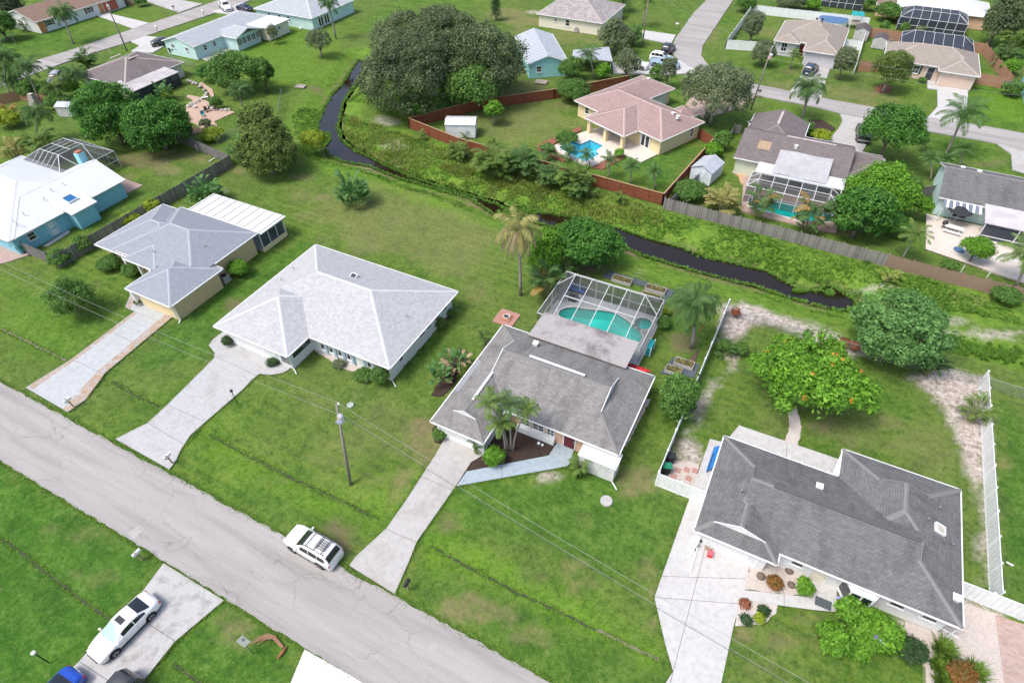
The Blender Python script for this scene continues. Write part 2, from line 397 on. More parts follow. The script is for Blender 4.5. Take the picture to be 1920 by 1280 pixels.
# ---------------------------------------------------------------- the ground: one sheet with the creek bed, bare patches and sand marked on its points
def pxs(l, z=0.): return [G(u, v, z) for u, v in l]
WZ = -1.1                                           # creek surface
CREEK = pxs([(672, 112), (655, 137), (640, 160), (624, 174), (612, 195), (601, 219), (594, 238), (598, 248), (617, 250), (619, 262), (607, 278), (617, 292), (640, 303), (690, 312), (751, 336), (821, 356), (882, 373), (909, 391), (926, 402), (960, 405), (985, 412), (1018, 422), (1090, 440), (1164, 461), (1206, 480), (1280, 502), (1347, 521), (1414, 536), (1468, 556), (1538, 574), (1576, 583), (1599, 580),
 (1605, 571), (1596, 558), (1566, 539), (1542, 534), (1535, 546), (1495, 541), (1468, 526), (1438, 509), (1391, 497), (1330, 484), (1280, 466), (1216, 448), (1160, 429), (1100, 412), (1046, 404), (995, 393), (960, 392), (946, 391), (932, 383), (892, 370), (842, 356), (781, 336), (737, 317), (700, 299), (660, 279), (640, 262), (634, 236), (638, 217), (644, 192), (660, 168), (672, 150), (690, 118)], WZ)
def sdist(X, Y, poly):                              # signed distance to a polygon, negative inside (numpy)
    px = np.array([p[0] for p in poly]); py = np.array([p[1] for p in poly])
    d = np.full(X.shape, 1e9); ins = np.zeros(X.shape, bool)
    for i in range(len(px)):
        ax, ay = px[i], py[i]; bx, by = px[(i+1) % len(px)], py[(i+1) % len(px)]
        ex, ey = bx-ax, by-ay; t = np.clip(((X-ax)*ex+(Y-ay)*ey)/(ex*ex+ey*ey+1e-12), 0, 1)
        d = np.minimum(d, (X-ax-t*ex)**2+(Y-ay-t*ey)**2)
        c = ((ay > Y) != (by > Y)); xi = ax+(Y-ay)*ex/(ey if abs(ey) > 1e-12 else 1e-12)
        ins ^= (c & (X < xi))
    d = np.sqrt(d); return np.where(ins, -d, d)
def dline(X, Y, pts):
    d = np.full(X.shape, 1e9)
    for (ax, ay), (bx, by) in zip(pts[:-1], pts[1:]):
        ex, ey = bx-ax, by-ay; t = np.clip(((X-ax)*ex+(Y-ay)*ey)/(ex*ex+ey*ey+1e-12), 0, 1)
        d = np.minimum(d, (X-ax-t*ex)**2+(Y-ay-t*ey)**2)
    return np.sqrt(d)
DITCH = pxs([(1600, 575), (1660, 600), (1720, 620), (1800, 640), (1920, 668), (2050, 700)])
POOLS = []                                          # plan outlines whose ground is dug out (filled below, before the sheet is built)
KIDNEY = pxs([(1046, 590), (1050, 582), (1062, 577), (1080, 576), (1095, 579), (1112, 581), (1128, 582), (1142, 584), (1156, 588), (1166, 594), (1178, 602), (1188, 612), (1200, 621), (1204, 632), (1200, 642), (1188, 646), (1174, 643), (1160, 634), (1140, 628), (1110, 620), (1080, 611), (1058, 602)])
def spa_circle(c, r, n=20): return [(c[0]+r*math.cos(2*math.pi*i/n), c[1]+r*math.sin(2*math.pi*i/n)) for i in range(n)]
SPA = spa_circle(G(1206, 607), .95)
POOL5 = pxs([(1047, 277), (1073, 265), (1088, 271), (1107, 262.5), (1132, 274), (1117, 284), (1124, 290), (1107, 300), (1097, 304), (1072, 292)])
POOL6 = pxs([(1405, 372), (1462, 377), (1560, 400), (1557, 416), (1498, 414), (1452, 401), (1402, 386)])
POOL7 = pxs([(1868, 455), (1945, 470), (1945, 495), (1850, 480)])
POOLS += [KIDNEY, SPA, POOL5, POOL6, POOL7]

def axis(lo, hi, st, far):
    fine = np.arange(lo, hi+st/2, st); k = np.array([4, 12, 30, 80, 200, 500, 1200, far])
    return np.concatenate([(lo-k)[::-1], fine, hi+k])
gx = axis(-200, 46, .6, 2500); gy = axis(-6, 210, .6, 2500)
X, Y = np.meshgrid(gx, gy)
dc = sdist(X, Y, CREEK)
def sm(x, a, b): t = np.clip((x-a)/(b-a), 0, 1); return t*t*(3-2*t)
def vnoise(X, Y, s, seed):
    r = np.random.default_rng(seed); g = r.random((64, 64)); x = X/s; y = Y/s
    xi = np.floor(x).astype(int); yi = np.floor(y).astype(int); fx = x-xi; fy = y-yi; fx = fx*fx*(3-2*fx); fy = fy*fy*(3-2*fy)
    a = g[yi % 64, xi % 64]; b = g[yi % 64, (xi+1) % 64]; c = g[(yi+1) % 64, xi % 64]; d = g[(yi+1) % 64, (xi+1) % 64]
    return (a*(1-fx)+b*fx)*(1-fy)+(c*(1-fx)+d*fx)*fy
Zg = np.where(dc > 0, WZ-.06+sm(dc+.3*(vnoise(X, Y, 1.3, 3)-.5), 0, 4.2)*(1.06), WZ-.06-np.minimum(-dc, 1)*.7)
dd = dline(X, Y, DITCH); Zg = np.minimum(Zg, -.55*(1-sm(dd, .6, 3.2)))
Zg += (vnoise(X, Y, 6, 5)-.5)*.06*sm(dc, 3, 8)+np.where(dc < 5, (vnoise(X, Y, .9, 8)-.5)*.12, 0)
flat = (Y < 66) & (dc > 6)
Zg = np.where(flat, Zg*.35, Zg)
SWALE = [pxs(l) for l in ([(390, 811), (540, 890), (711, 971)], [(207, 712), (297, 760)], [(-40, 594), (122, 673)], [(-60, 970), (40, 1035), (115, 1095), (200, 1157)], [(806, 1021), (960, 1103), (1236, 1233)], [(322, 1242), (430, 1315)])]
for l in SWALE: Zg -= .2*(1-sm(dline(X, Y, l), 0, 1.8))
Zg -= .03
for pl in POOLS: Zg = np.where(sdist(X, Y, pl) < .45, -2.6, Zg)
ATT = {k: np.zeros(X.shape) for k in ('dry', 'sand', 'soil', 'lush', 'weed', 'deep')}
def paint(kind, l, soft=1., amt=1., seed=1, nz=1.2, sc=1.4):
    pl = pxs(l); xs = [p[0] for p in pl]; ys = [p[1] for p in pl]
    m = (X > min(xs)-4) & (X < max(xs)+4) & (Y > min(ys)-4) & (Y < max(ys)+4)
    d = sdist(X[m], Y[m], pl)+(vnoise(X[m], Y[m], sc, seed)-.5)*nz+(vnoise(X[m], Y[m], sc*.35, seed+9)-.5)*nz*.5
    ATT[kind][m] = np.maximum(ATT[kind][m], amt*(1-sm(d, -soft/2, soft/2)))
def blob(kind, u, v, ru, rv, amt=.8, soft=.8, seed=None, nz=1.2):
    paint(kind, [(u+ru*math.cos(a), v+rv*math.sin(a)) for a in np.linspace(0, 6.283, 11)[:-1]], soft, amt, seed if seed is not None else int(u*7+v) % 97, nz, 1.)
# bare sand of the right-hand back yard
paint('sand', [(1352, 575), (1395, 560), (1450, 585), (1510, 600), (1580, 625), (1625, 665), (1600, 672), (1540, 655), (1480, 622), (1440, 600), (1400, 620), (1372, 640), (1350, 640)], 1, 1, 4)
paint('sand', [(1700, 705), (1760, 690), (1850, 712), (1855, 800), (1845, 905), (1860, 1000), (1875, 1100), (1850, 1095), (1838, 990), (1830, 900), (1800, 830), (1775, 780), (1735, 735)], 1, 1, 5)
paint('sand', [(1378, 655), (1368, 690), (1330, 730), (1300, 790), (1262, 860), (1238, 900), (1258, 900), (1290, 820), (1325, 745), (1360, 700), (1395, 665)], .8, .75, 6)
paint('soil', [(1345, 600), (1420, 590), (1480, 605), (1500, 620), (1420, 612), (1372, 650)], 1, .45, 7)
paint('soil', [(1820, 760), (1850, 770), (1845, 800), (1815, 790)], 1, .8, 8)
blob('sand', 1290, 860, 26, 30, .9); blob('soil', 1275, 830, 14, 30, .5)
paint('sand', [(1750, 1190), (1800, 1120), (1880, 1150), (1880, 1290), (1740, 1290)], .6, .9, 9, .3)
paint('sand', [(1640, 1160), (1700, 1160), (1790, 1150), (1790, 1290), (1745, 1290), (1735, 1240), (1690, 1190)], .5, .9, 9, .3)
for u, v, ru, rv, k, a in [(625, 1000, 30, 22, 'soil', .7), (640, 1030, 18, 12, 'dry', .9), (800, 825, 35, 45, 'dry', .75), (790, 800, 16, 20, 'soil', .5), (835, 795, 14, 18, 'soil', .6), (845, 745, 18, 14, 'dry', .5),
    (1020, 893, 22, 9, 'sand', .85), (1195, 915, 35, 20, 'dry', .8), (1190, 885, 25, 12, 'soil', .5), (1080, 1090, 22, 14, 'dry', .55), (1075, 1060, 18, 10, 'dry', .5), (760, 900, 14, 20, 'dry', .7), (735, 935, 14, 14, 'dry', .6),
    (845, 975, 20, 12, 'dry', .5), (1000, 1075, 25, 10, 'dry', .4), (870, 1135, 45, 16, 'dry', .75), (920, 1150, 50, 14, 'dry', .6), (990, 1190, 40, 18, 'dry', .5), (1100, 970, 40, 10, 'dry', .35), (1215, 1070, 12, 20, 'dry', .5), (1235, 1130, 6, 40, 'dry', .7),
    (440, 570, 14, 10, 'soil', .8), (178, 535, 8, 5, 'soil', .6), (460, 575, 12, 8, 'dry', .3), (270, 300, 55, 14, 'soil', .75), (330, 290, 40, 10, 'soil', .5), (310, 318, 35, 10, 'dry', .6), (380, 300, 20, 8, 'dry', .5), (240, 330, 14, 6, 'dry', .6), (220, 360, 20, 6, 'dry', .5),
    (445, 318, 14, 8, 'dry', .7), (570, 333, 25, 7, 'dry', .5), (605, 372, 10, 7, 'dry', .7), (640, 380, 14, 6, 'dry', .4), (690, 400, 80, 18, 'dry', .35), (800, 420, 90, 25, 'dry', .4), (830, 460, 70, 30, 'dry', .3), (700, 450, 60, 25, 'dry', .25),
    (740, 270, 30, 10, 'sand', .4), (725, 225, 25, 10, 'sand', .5), (700, 300, 14, 5, 'sand', .6), (660, 268, 14, 7, 'sand', .6), (735, 300, 16, 5, 'sand', .5), (800, 352, 40, 6, 'dry', .8), (870, 372, 35, 5, 'dry', .8), (960, 385, 20, 5, 'soil', .8),
    (1230, 455, 60, 10, 'dry', 1), (1330, 482, 60, 9, 'dry', 1), (1280, 470, 40, 6, 'sand', .35), (1400, 500, 30, 8, 'dry', .7), (1190, 440, 30, 8, 'soil', .4), (1640, 535, 40, 6, 'sand', .5), (1840, 625, 80, 7, 'sand', .6), (1760, 600, 50, 6, 'sand', .5), (1800, 560, 60, 14, 'dry', .4), (1700, 570, 50, 14, 'dry', .4),
    (1680, 800, 30, 10, 'dry', .5), (1660, 790, 10, 7, 'dry', .8), (1690, 840, 30, 14, 'dry', .45), (1560, 810, 30, 12, 'dry', .4), (1540, 795, 30, 12, 'soil', .7), (1600, 830, 20, 12, 'dry', .5), (1450, 700, 12, 8, 'soil', .6), (1480, 760, 25, 10, 'soil', .5),
    (1390, 1190, 20, 18, 'dry', .8), (1440, 1200, 20, 12, 'soil', .45), (1480, 1200, 22, 10, 'dry', .7), (1425, 1250, 18, 8, 'dry', .4), (1520, 1170, 14, 7, 'dry', .6), (1545, 1195, 30, 14, 'dry', .3),
    (425, 1170, 30, 14, 'dry', .85), (440, 1155, 16, 7, 'soil', .6), (475, 1165, 14, 8, 'dry', .7), (450, 1205, 16, 8, 'dry', .5), (1010, 130, 60, 14, 'soil', .55), (960, 165, 60, 20, 'soil', .5), (800, 195, 50, 12, 'soil', .6), (1330, 210, 14, 6, 'soil', .6),
    (1000, 22, 14, 4, 'sand', .6), (980, 40, 40, 8, 'dry', .7), (950, 25, 40, 10, 'dry', .6), (1080, 60, 60, 6, 'dry', .5), (1110, 230, 60, 14, 'dry', .35), (960, 225, 50, 16, 'dry', .4), (990, 245, 40, 12, 'dry', .35),
    (1480, 132, 18, 5, 'soil', .5), (1600, 178, 60, 8, 'dry', .5), (1655, 170, 18, 6, 'soil', .9), (1630, 195, 40, 5, 'dry', .6), (1560, 190, 40, 4, 'dry', .5), (1450, 170, 40, 6, 'dry', .5), (1330, 60, 20, 20, 'dry', .4), (1440, 60, 20, 10, 'dry', .4), (1850, 305, 40, 6, 'soil', .5),
    (1580, 420, 60, 20, 'soil', .7), (1700, 430, 30, 14, 'soil', .5), (1290, 390, 30, 10, 'soil', .5), (1180, 620, 18, 30, 'soil', .5), (1100, 500, 40, 14, 'soil', .8), (1060, 530, 30, 20, 'soil', .6), (1285, 640, 24, 20, 'soil', .8), (1290, 690, 20, 20, 'soil', .5), (1300, 760, 18, 14, 'soil', .7),
    (690, 900, 30, 14, 'dry', .3), (600, 860, 30, 12, 'dry', .3), (500, 900, 30, 10, 'dry', .2), (700, 810, 40, 14, 'dry', .25), (1890, 860, 10, 14, 'dry', .6), (1860, 920, 10, 20, 'dry', .4), (30, 885, 14, 8, 'dry', .5), (130, 1000, 60, 10, 'dry', .3), (180, 1080, 60, 8, 'dry', .3), (590, 165, 12, 6, 'soil', .7), (600, 163, 8, 5, 'dry', .9)]:
    blob(k, u, v, ru, rv, a)
for l, a in [([(380, 812), (520, 880), (712, 975), (705, 1000), (600, 960), (400, 860)], .8), ([(800, 1000), (1000, 1090), (1235, 1220), (1215, 1240), (1000, 1140), (800, 1045)], .9), ([(660, 880), (760, 930), (700, 990), (640, 950)], .7), ([(560, 20), (640, 60), (640, 130), (500, 170), (420, 130)], .5), ([(0, 520), (90, 560), (180, 640), (100, 690), (0, 640)], .35), ([(1600, 560), (1920, 640), (1920, 690), (1600, 600)], .9), ([(1180, 475), (1560, 590), (1560, 620), (1180, 500)], .6), ([(600, 260), (640, 310), (900, 400), (880, 410), (600, 310)], .9), ([(830, 310), (1240, 395), (1200, 410), (830, 340)], .6), ([(1440, 560), (1560, 600), (1540, 615), (1430, 580)], .5), ([(1600, 20), (1700, 60), (1600, 100)], .4), ([(1840, 170), (1920, 180), (1920, 230), (1840, 215)], .8), ([(1440, 180), (1600, 250), (1500, 300), (1440, 250)], .6)]:
    paint('lush', l, 2.5, a, 3, 2.)
for l, a in [([(-60, 830), (0, 862), (300, 1050), (150, 1235), (60, 1330), (-120, 1330)], 1), ([(420, 1130), (565, 1215), (540, 1330), (230, 1330)], .8), ([(860, 915), (1060, 885), (1230, 910), (1285, 950), (1235, 1090), (900, 985), (790, 1010)], .55), ([(330, 600), (480, 490), (590, 445), (600, 455), (400, 610), (405, 660), (220, 700)], .75), ([(1880, 760), (1930, 770), (1930, 1140), (1890, 1100)], .9), ([(1230, 800), (1300, 690), (1350, 700), (1290, 830)], .5), ([(560, 880), (720, 960), (640, 1030), (500, 990), (350, 900)], .4), ([(740, 1115), (800, 1040), (1000, 1130), (1240, 1250), (1240, 1290), (1040, 1285)], .45), ([(0, 40), (60, 50), (230, 60), (120, 110), (0, 120)], .5), ([(1160, 300), (1240, 270), (1310, 270), (1250, 350)], .6), ([(1820, 120), (1880, 140), (1920, 190), (1920, 240), (1820, 220)], .6), ([(0, 510), (100, 560), (170, 600), (130, 680), (0, 600)], .35)]:
    paint('deep', l, 2.2, a, 6, 2.)
for l, a in [([(560, 360), (700, 350), (930, 430), (900, 560), (800, 520), (610, 440)], .42), ([(880, 210), (1000, 180), (1060, 200), (1080, 240), (960, 280), (880, 250)], .4), ([(940, 20), (1010, 30), (1000, 60), (1200, 70), (1190, 90), (950, 60)], .5), ([(620, 745), (770, 770), (800, 830), (700, 900), (650, 850)], .25), ([(1430, 780), (1780, 800), (1800, 860), (1600, 850)], .3), ([(1440, 150), (1660, 170), (1700, 200), (1460, 165)], .4)]:
    paint('dry', l, 4, a, 16, 5., 3.)
wd = (1-sm(dc, 2.5, 6.))*(dc > -.2); side = (Y > 60+0*X)
ATT['soil'] = np.maximum(ATT['soil'], .85*(1-sm(dc, .15, .9+.9*vnoise(X, Y, 2.1, 13)))*(vnoise(X, Y, 3.1, 17) > .35))
ATT['weed'] = np.maximum(ATT['weed'], wd*.9)
paint('weed', [(640, 180), (680, 215), (765, 245), (1245, 395), (1660, 500), (1920, 565), (1920, 620), (1600, 560), (1280, 462), (1160, 425), (1000, 390), (740, 315), (660, 270), (640, 240)], 1.5, .85, 12, 1.5)
paint('weed', [(1560, 560), (1920, 650), (1920, 690), (1560, 590)], 1.5, 1, 12, 1.5)
gm = bpy.data.meshes.new('ground'); ny, nx = X.shape
gm.vertices.add(nx*ny); gm.vertices.foreach_set('co', np.stack([X, Y, Zg], -1).astype('f4').ravel())
idx = np.arange(nx*ny).reshape(ny, nx); q = np.stack([idx[:-1, :-1], idx[:-1, 1:], idx[1:, 1:], idx[1:, :-1]], -1).reshape(-1, 4)
gm.loops.add(q.size); gm.loops.foreach_set('vertex_index', q.ravel().astype('i4'))
gm.polygons.add(len(q)); gm.polygons.foreach_set('loop_start', np.arange(0, q.size, 4).astype('i4')); gm.update(); gm.validate()
gm.shade_smooth()
for k, a in ATT.items():
    at = gm.attributes.new(k, 'FLOAT', 'POINT'); at.data.foreach_set('value', a.astype('f4').ravel())
def m_ground():
    x = N('lawn'); co = x.coords()
    A = lambda k: x.n('Attribute', attribute_name=k).outputs['Fac']
    big = x.noise(co, .06, 4, .6); mid = x.noise(co, .5, 7, .7, .5); clump = x.noise(co, 2.2, 7, .8); fine = x.noise(co, 6., 6, .9)
    val = x.math('ADD', x.math('MULTIPLY', mid, .5), x.math('MULTIPLY', fine, .5))
    g = x.ramp(val, [(.36, (.024, .062, .009)), (.45, (.055, .122, .017)), (.52, (.09, .172, .024)), (.59, (.138, .215, .038)), (.68, (.22, .265, .085))])
    g = x.mix(x.ramp(big, [(.4, 0), (.62, .5)]), g, x.ramp(fine, [(.35, (.07, .105, .028)), (.65, (.17, .2, .07))]))
    # mowing lanes, parallel to the street with a slow wander
    wv = x.n('TexWave', wave_type='BANDS', bands_direction='Y'); x.l(co, wv.inputs[0]); wv.inputs['Scale'].default_value = .3; wv.inputs['Distortion'].default_value = 2.5; wv.inputs['Detail'].default_value = 5; wv.inputs['Detail Scale'].default_value = .5; wv.inputs['Detail Roughness'].default_value = .75
    gate = x.ramp(x.noise(co, .045, 3, .5), [(.42, 0), (.6, .45)])
    g = x.mix(x.mix(1, x.ramp(wv.outputs[1], [(.35, 0), (.7, 1)]), gate, 'MULTIPLY'), g, x.ramp(fine, [(.35, (.08, .15, .016)), (.65, (.195, .265, .04))]))
    deep = x.ramp(val, [(.36, (.015, .06, .006)), (.46, (.035, .115, .012)), (.54, (.06, .16, .018)), (.64, (.125, .22, .035))])
    g = x.mix(x.math('MULTIPLY', A('deep'), .85), g, deep)
    lush = x.ramp(fine, [(.32, (.05, .14, .009)), (.5, (.12, .245, .018)), (.68, (.23, .34, .04))])
    g = x.mix(x.math('MULTIPLY', A('lush'), .75), g, lush)
    g = x.mix(x.ramp(clump, [(.36, .72), (.49, 0)]), g, (.028, .07, .014))
    g = x.mix(x.ramp(clump, [(.54, 0), (.72, .68)]), g, (.21, .225, .09))
    sp = x.noise(co, 3.4, 5, .7); g = x.mix(x.ramp(sp, [(.62, 0), (.7, .55)]), g, (.24, .19, .1))
    wm = x.ramp(x.noise(co, 1.1, 8, .85, .6), [(.32, (.035, .09, .014)), (.44, (.08, .17, .022)), (.54, (.14, .24, .03)), (.64, (.2, .27, .05)), (.76, (.27, .24, .11))])
    g = x.mix(A('weed'), g, wm)
    brk = x.ramp(x.noise(co, 1.7, 6, .75), [(.3, .1), (.62, 1)])
    dry = x.mix(fine, (.2, .155, .075), (.3, .235, .14))
    g = x.mix(x.mix(1, A('dry'), brk, 'MULTIPLY'), g, dry)
    soil = x.mix(fine, (.13, .085, .055), (.24, .17, .125))
    brk2 = x.ramp(x.noise(co, 2.3, 6, .75), [(.34, .15), (.58, 1)])
    g = x.mix(x.mix(1, A('soil'), brk2, 'MULTIPLY'), g, soil)
    sand = x.ramp(x.noise(co, 2.2, 8, .85, .4), [(.36, (.14, .1, .08)), (.46, (.34, .28, .25)), (.6, (.62, .57, .54))])
    sb = x.ramp(x.noise(co, .9, 6, .7), [(.25, .45), (.5, 1)])
    g = x.mix(x.mix(1, A('sand'), sb, 'MULTIPLY'), g, sand)
    g = x.mix(x.ramp(fine, [(.3, .4), (.45, 0)]), g, (.03, .055, .012))
    g = x.mix(x.ramp(fine, [(.6, 0), (.8, .4)]), g, (.3, .32, .14))
    x.base(g, .95, 0, .1)
    h = x.math('ADD', x.math('MULTIPLY', fine, .5), x.math('MULTIPLY', clump, .9)); x.bump(h, .8, .08); return x.m
gm.materials.append(m_ground())
ground = link(bpy.data.objects.new('ground', gm)); tag(ground, kind='structure')
cw = B(); cw.poly([(x, y, WZ) for x, y in (CREEK if sum(CREEK[i][0]*CREEK[(i+1) % len(CREEK)][1]-CREEK[(i+1) % len(CREEK)][0]*CREEK[i][1] for i in range(len(CREEK))) > 0 else CREEK[::-1])])
# water sheet slightly larger than its outline so the banks meet it
cb = bmesh.new(); vsx = [cb.verts.new(v) for v in cw.v]; cb.faces.new(vsx); bmesh.ops.triangulate(cb, faces=cb.faces[:]); cme = bpy.data.meshes.new('creek'); cb.to_mesh(cme); cb.free()
cme.materials.append(M_creek); tag(link(bpy.data.objects.new('creek_water', cme)), kind='structure')

# ---------------------------------------------------------------- streets, driveways, walks
def rough_edge(pts, step=.6, amp=.12, seed=0):
    r = random.Random(seed); out = []
    for i in range(len(pts)):
        a = Vector(pts[i]); b = Vector(pts[(i+1) % len(pts)]); L = (b-a).length; n = max(1, int(L/step)); d = (b-a)/max(L, 1e-6); nn = Vector((-d.y, d.x))
        for k in range(n):
            t = k/n; p = a.lerp(b, t)+nn*(r.uniform(-amp, amp) if k else 0); out.append((p.x, p.y))
    return out
def slabs(name, pts, joints, m, z=.05, gap=.03, step=0, amp=.05, parent=None):
    """a cast slab cut into panels along its joint lines; each joint is ((x,y),(x,y))"""
    if step: pts = rough_edge(pts, step, amp, int(abs(pts[0][0]*10)))
    bm = bmesh.new(); bm.faces.new([bm.verts.new((x, y, 0)) for x, y in pts]); bmesh.ops.triangulate(bm, faces=bm.faces[:]); ns = []
    for a, b in joints:
        d = Vector((b[0]-a[0], b[1]-a[1], 0)).normalized(); n = Vector((-d.y, d.x, 0)); a3 = Vector((a[0], a[1], 0)); ns.append((a3, n))
        for s in (-1, 1): bmesh.ops.bisect_plane(bm, geom=bm.verts[:]+bm.edges[:]+bm.faces[:], plane_co=a3+n*s*gap/2, plane_no=n)
    grp = {}
    for f in bm.faces:
        c = f.calc_center_median(); k = tuple((1 if (c-a).dot(n) > 0 else -1) if abs((c-a).dot(n)) > gap/2 else 0 for a, n in ns)
        if 0 not in k: grp.setdefault(k, []).append([(v.co.x, v.co.y) for v in f.verts])
    bm.free()
    if len(grp) > 1:
        root = struct(name, B().prism(pts, -.2, z-.03), M_soil)
        for tris in grp.values():
            bm = bmesh.new()
            for t in tris:
                try: bm.faces.new([bm.verts.new((x, y, z)) for x, y in t])
                except ValueError: pass
            bmesh.ops.remove_doubles(bm, verts=bm.verts[:], dist=.001); bmesh.ops.recalc_face_normals(bm, faces=bm.faces[:])
            for f in bm.faces:
                if f.normal.z < 0: f.normal_flip()
            r = bmesh.ops.extrude_edge_only(bm, edges=[e for e in bm.edges if e.is_boundary])
            for v in r['geom']:
                if isinstance(v, bmesh.types.BMVert): v.co.z = -.15
            me = bpy.data.meshes.new('slab'); bm.to_mesh(me); bm.free(); me.materials.append(m); link(bpy.data.objects.new('slab', me), root)
    else: root = struct(name, B().prism(pts, -.2, z), m)
    return root
ROAD = rough_edge([(-260, 6.75), (60, 6.72), (60, 12.42), (-260, 12.42)], .5, .1, 3)
struct('road', B().prism(ROAD, -.2, .02), M_asphalt)
def patch(l, m, z=.024): struct('road_patch', B().prism(rough_edge(pxs(l), .3, .05, 5), -.1, z), m)
M_patch = concrete('road_patch_grey', (.38, .37, .36), (.3, .29, .28), .3)
patch([(238, 1000), (262, 984), (270, 990), (252, 1010)], M_patch)
patch([(800, 1215), (815, 1203), (822, 1207), (818, 1222), (806, 1230)], M_patch)
# street on the left, street in the upper right with its bend
struct('street', B().prism(rough_edge(pxs([(-120, 185), (43, 121), (133, 94), (250, 54), (320, 31.5), (415, -1), (470, -20), (520, -20), (441, 12), (320, 52), (230, 82.5), (180, 98), (117, 119), (60, 140), (-100, 205)]), .8, .08, 9), -.2, .02), M_asphalt)
struct('street', B().prism(rough_edge(pxs([(1337, -20), (1325, 0), (1300, 25), (1265, 75), (1258, 95), (1272, 118), (1300, 138), (1350, 160), (1414, 178), (1532, 201.5), (1577, 213), (1640, 224), (1743, 247), (1831, 262), (1868, 269), (1920, 281), (1960, 290), (2150, 325), (2150, 288), (1920, 250), (1851, 237), (1740, 220), (1636, 201), (1555, 186), (1481, 171), (1417, 158), (1380, 150), (1345, 138), (1330, 125), (1315, 105), (1318, 85), (1345, 45), (1375, 0), (1388, -20)]), .8, .08, 10), -.2, .02), M_asphalt)
def J(u0, v0, u1, v1): return (G(u0, v0), G(u1, v1))
slabs('driveway', pxs([(48.7, 727), (134.4, 673.5), (252, 584.5), (235, 576), (247, 548), (268.7, 567), (329, 590), (198, 698.7), (161, 749), (127.6, 772.6)]), [J(134, 673, 195, 702), J(205, 620, 262, 648), J(252, 584, 310, 607)], M_drive_blue)
for l in ([(51, 726.5), (134.4, 674.5), (251, 586), (256, 588), (140, 677), (62, 730)], [(328, 591), (199, 697.5), (162, 748), (129, 771), (118, 767), (186, 694), (310, 590)], [(236, 576), (248, 549), (254, 553), (246, 580)]):
    struct('stained_edge', B().prism(pxs(l), 0, .054), M_rust)
slabs('driveway', pxs([(216.7, 823), (277, 793), (314, 759), (401.4, 672), (403, 662), (391.3, 648), (398, 638), (421, 620), (437, 640), (470, 656), (512, 672), (546, 690), (531, 699), (510, 703), (487, 701), (472, 712), (457, 729), (383, 793), (357, 816), (338, 845), (331, 862), (318, 880)]), [J(314, 759, 388, 793), J(277, 793, 340, 830), J(401, 668, 480, 703)], M_drive_stamp)
slabs('driveway', pxs([(655, 1060), (667, 1043), (724, 991), (760, 940), (818, 850), (838, 815), (912, 850), (883.5, 866), (855, 910), (781, 1016), (767, 1052), (740, 1113)]), [J(722, 991, 782, 1017), J(790, 893, 850, 920)], M_drive)
slabs('walkway', pxs([(856, 911), (875, 884), (1029, 854), (1049, 823), (1078, 835), (1070, 866), (1065, 873), (1042, 878)]), [J(940, 872, 942, 896)], M_walk_blue, .06)
slabs('driveway', pxs([(1240, 1292), (1262, 1258), (1247, 1206), (1227, 1120), (1239, 1085), (1292, 936), (1331, 823), (1356, 829), (1330, 905), (1312, 955), (1318, 985), (1304, 996), (1342, 1005), (1410, 1040), (1405, 1061), (1395, 1108), (1376, 1170), (1350, 1290)]), [J(1329, 1000, 1262, 1258), J(1230, 1120, 1390, 1132), J(1240, 1080, 1400, 1085)], M_drive_white)
slabs('walkway', pxs([(1393, 1106), (1524, 1120), (1528, 1080), (1570, 1085), (1567, 1147), (1524, 1143), (1387.5, 1124)]), [J(1470, 1110, 1470, 1150)], M_drive_white, .06)
slabs('patio', pxs([(1371, 815), (1385.6, 797.6), (1575, 862), (1572, 905), (1360, 835)]), [J(1476, 820, 1474, 860)], M_drive_white, .06)
slabs('driveway', pxs([(307, 1055.6), (420, 1125), (327.5, 1203), (262, 1285), (215, 1345), (70, 1345), (60, 1330), (148, 1240), (265, 1112)]), [J(265, 1160, 330, 1203), J(150, 1240, 240, 1300)], M_drive_mottle)
slabs('driveway', pxs([(571, 1217), (660, 1267), (720, 1305), (700, 1345), (500, 1345), (545, 1280)]), [], M_white_slab)
for l, m in [([(183, 30), (202, 25), (280, 44), (250, 54)], M_drive_white), ([(245, 78), (273, 68), (302, 71), (311, 85), (287, 99), (245, 97), (262, 86)], M_drive_white), ([(275, 3), (290, -8), (380, 8), (336, 24)], M_drive), ([(396, 23), (430, 27), (470, 20), (455, 5), (441, 10)], M_drive_white),
    ([(1508, 122), (1557, 127), (1544, 165), (1540, 184), (1481, 172), (1497, 152)], M_drive), ([(1757, 161), (1815, 169), (1813, 205), (1800, 230), (1740, 220), (1758, 200)], M_drive_white), ([(1575, 214), (1617, 221), (1632, 246), (1626, 268), (1617, 285), (1599, 294), (1578, 290), (1536, 266), (1556, 260), (1572, 242), (1580, 226)], M_drive),
    ([(1285, 197), (1300, 178), (1345, 172), (1420, 180), (1380, 205), (1320, 222)], M_pavers), ([(1205, 57), (1267, 66), (1258, 83), (1203, 72)], M_drive_white), ([(1148, 118), (1200, 118), (1270, 112), (1312, 137), (1250, 140), (1150, 138)], M_drive_white), ([(1870, 270), (1896, 289), (1898, 318), (1990, 345), (1990, 300)], M_drive), ([(1650, 152), (1757, 175), (1757, 161), (1740, 152), (1739, 166)], M_drive_white)][:11]:
    slabs('driveway', pxs(l), [], m)
slabs('walkway', pxs([(1739, 151), (1757, 153), (1757, 168), (1739, 166)]), [], M_drive_white)
slabs('paver_drive', pxs([(-40, 430), (0, 445), (55, 478), (20, 490), (-40, 505)]), [], M_pavers)
slabs('paver_drive', pxs([(1865, 1152), (1935, 1175), (1935, 1300), (1885, 1300)]), [], M_pavers)
slabs('patio', pxs([(218, 352), (234, 336), (268, 348), (237, 364)]), [], M_patiopink)
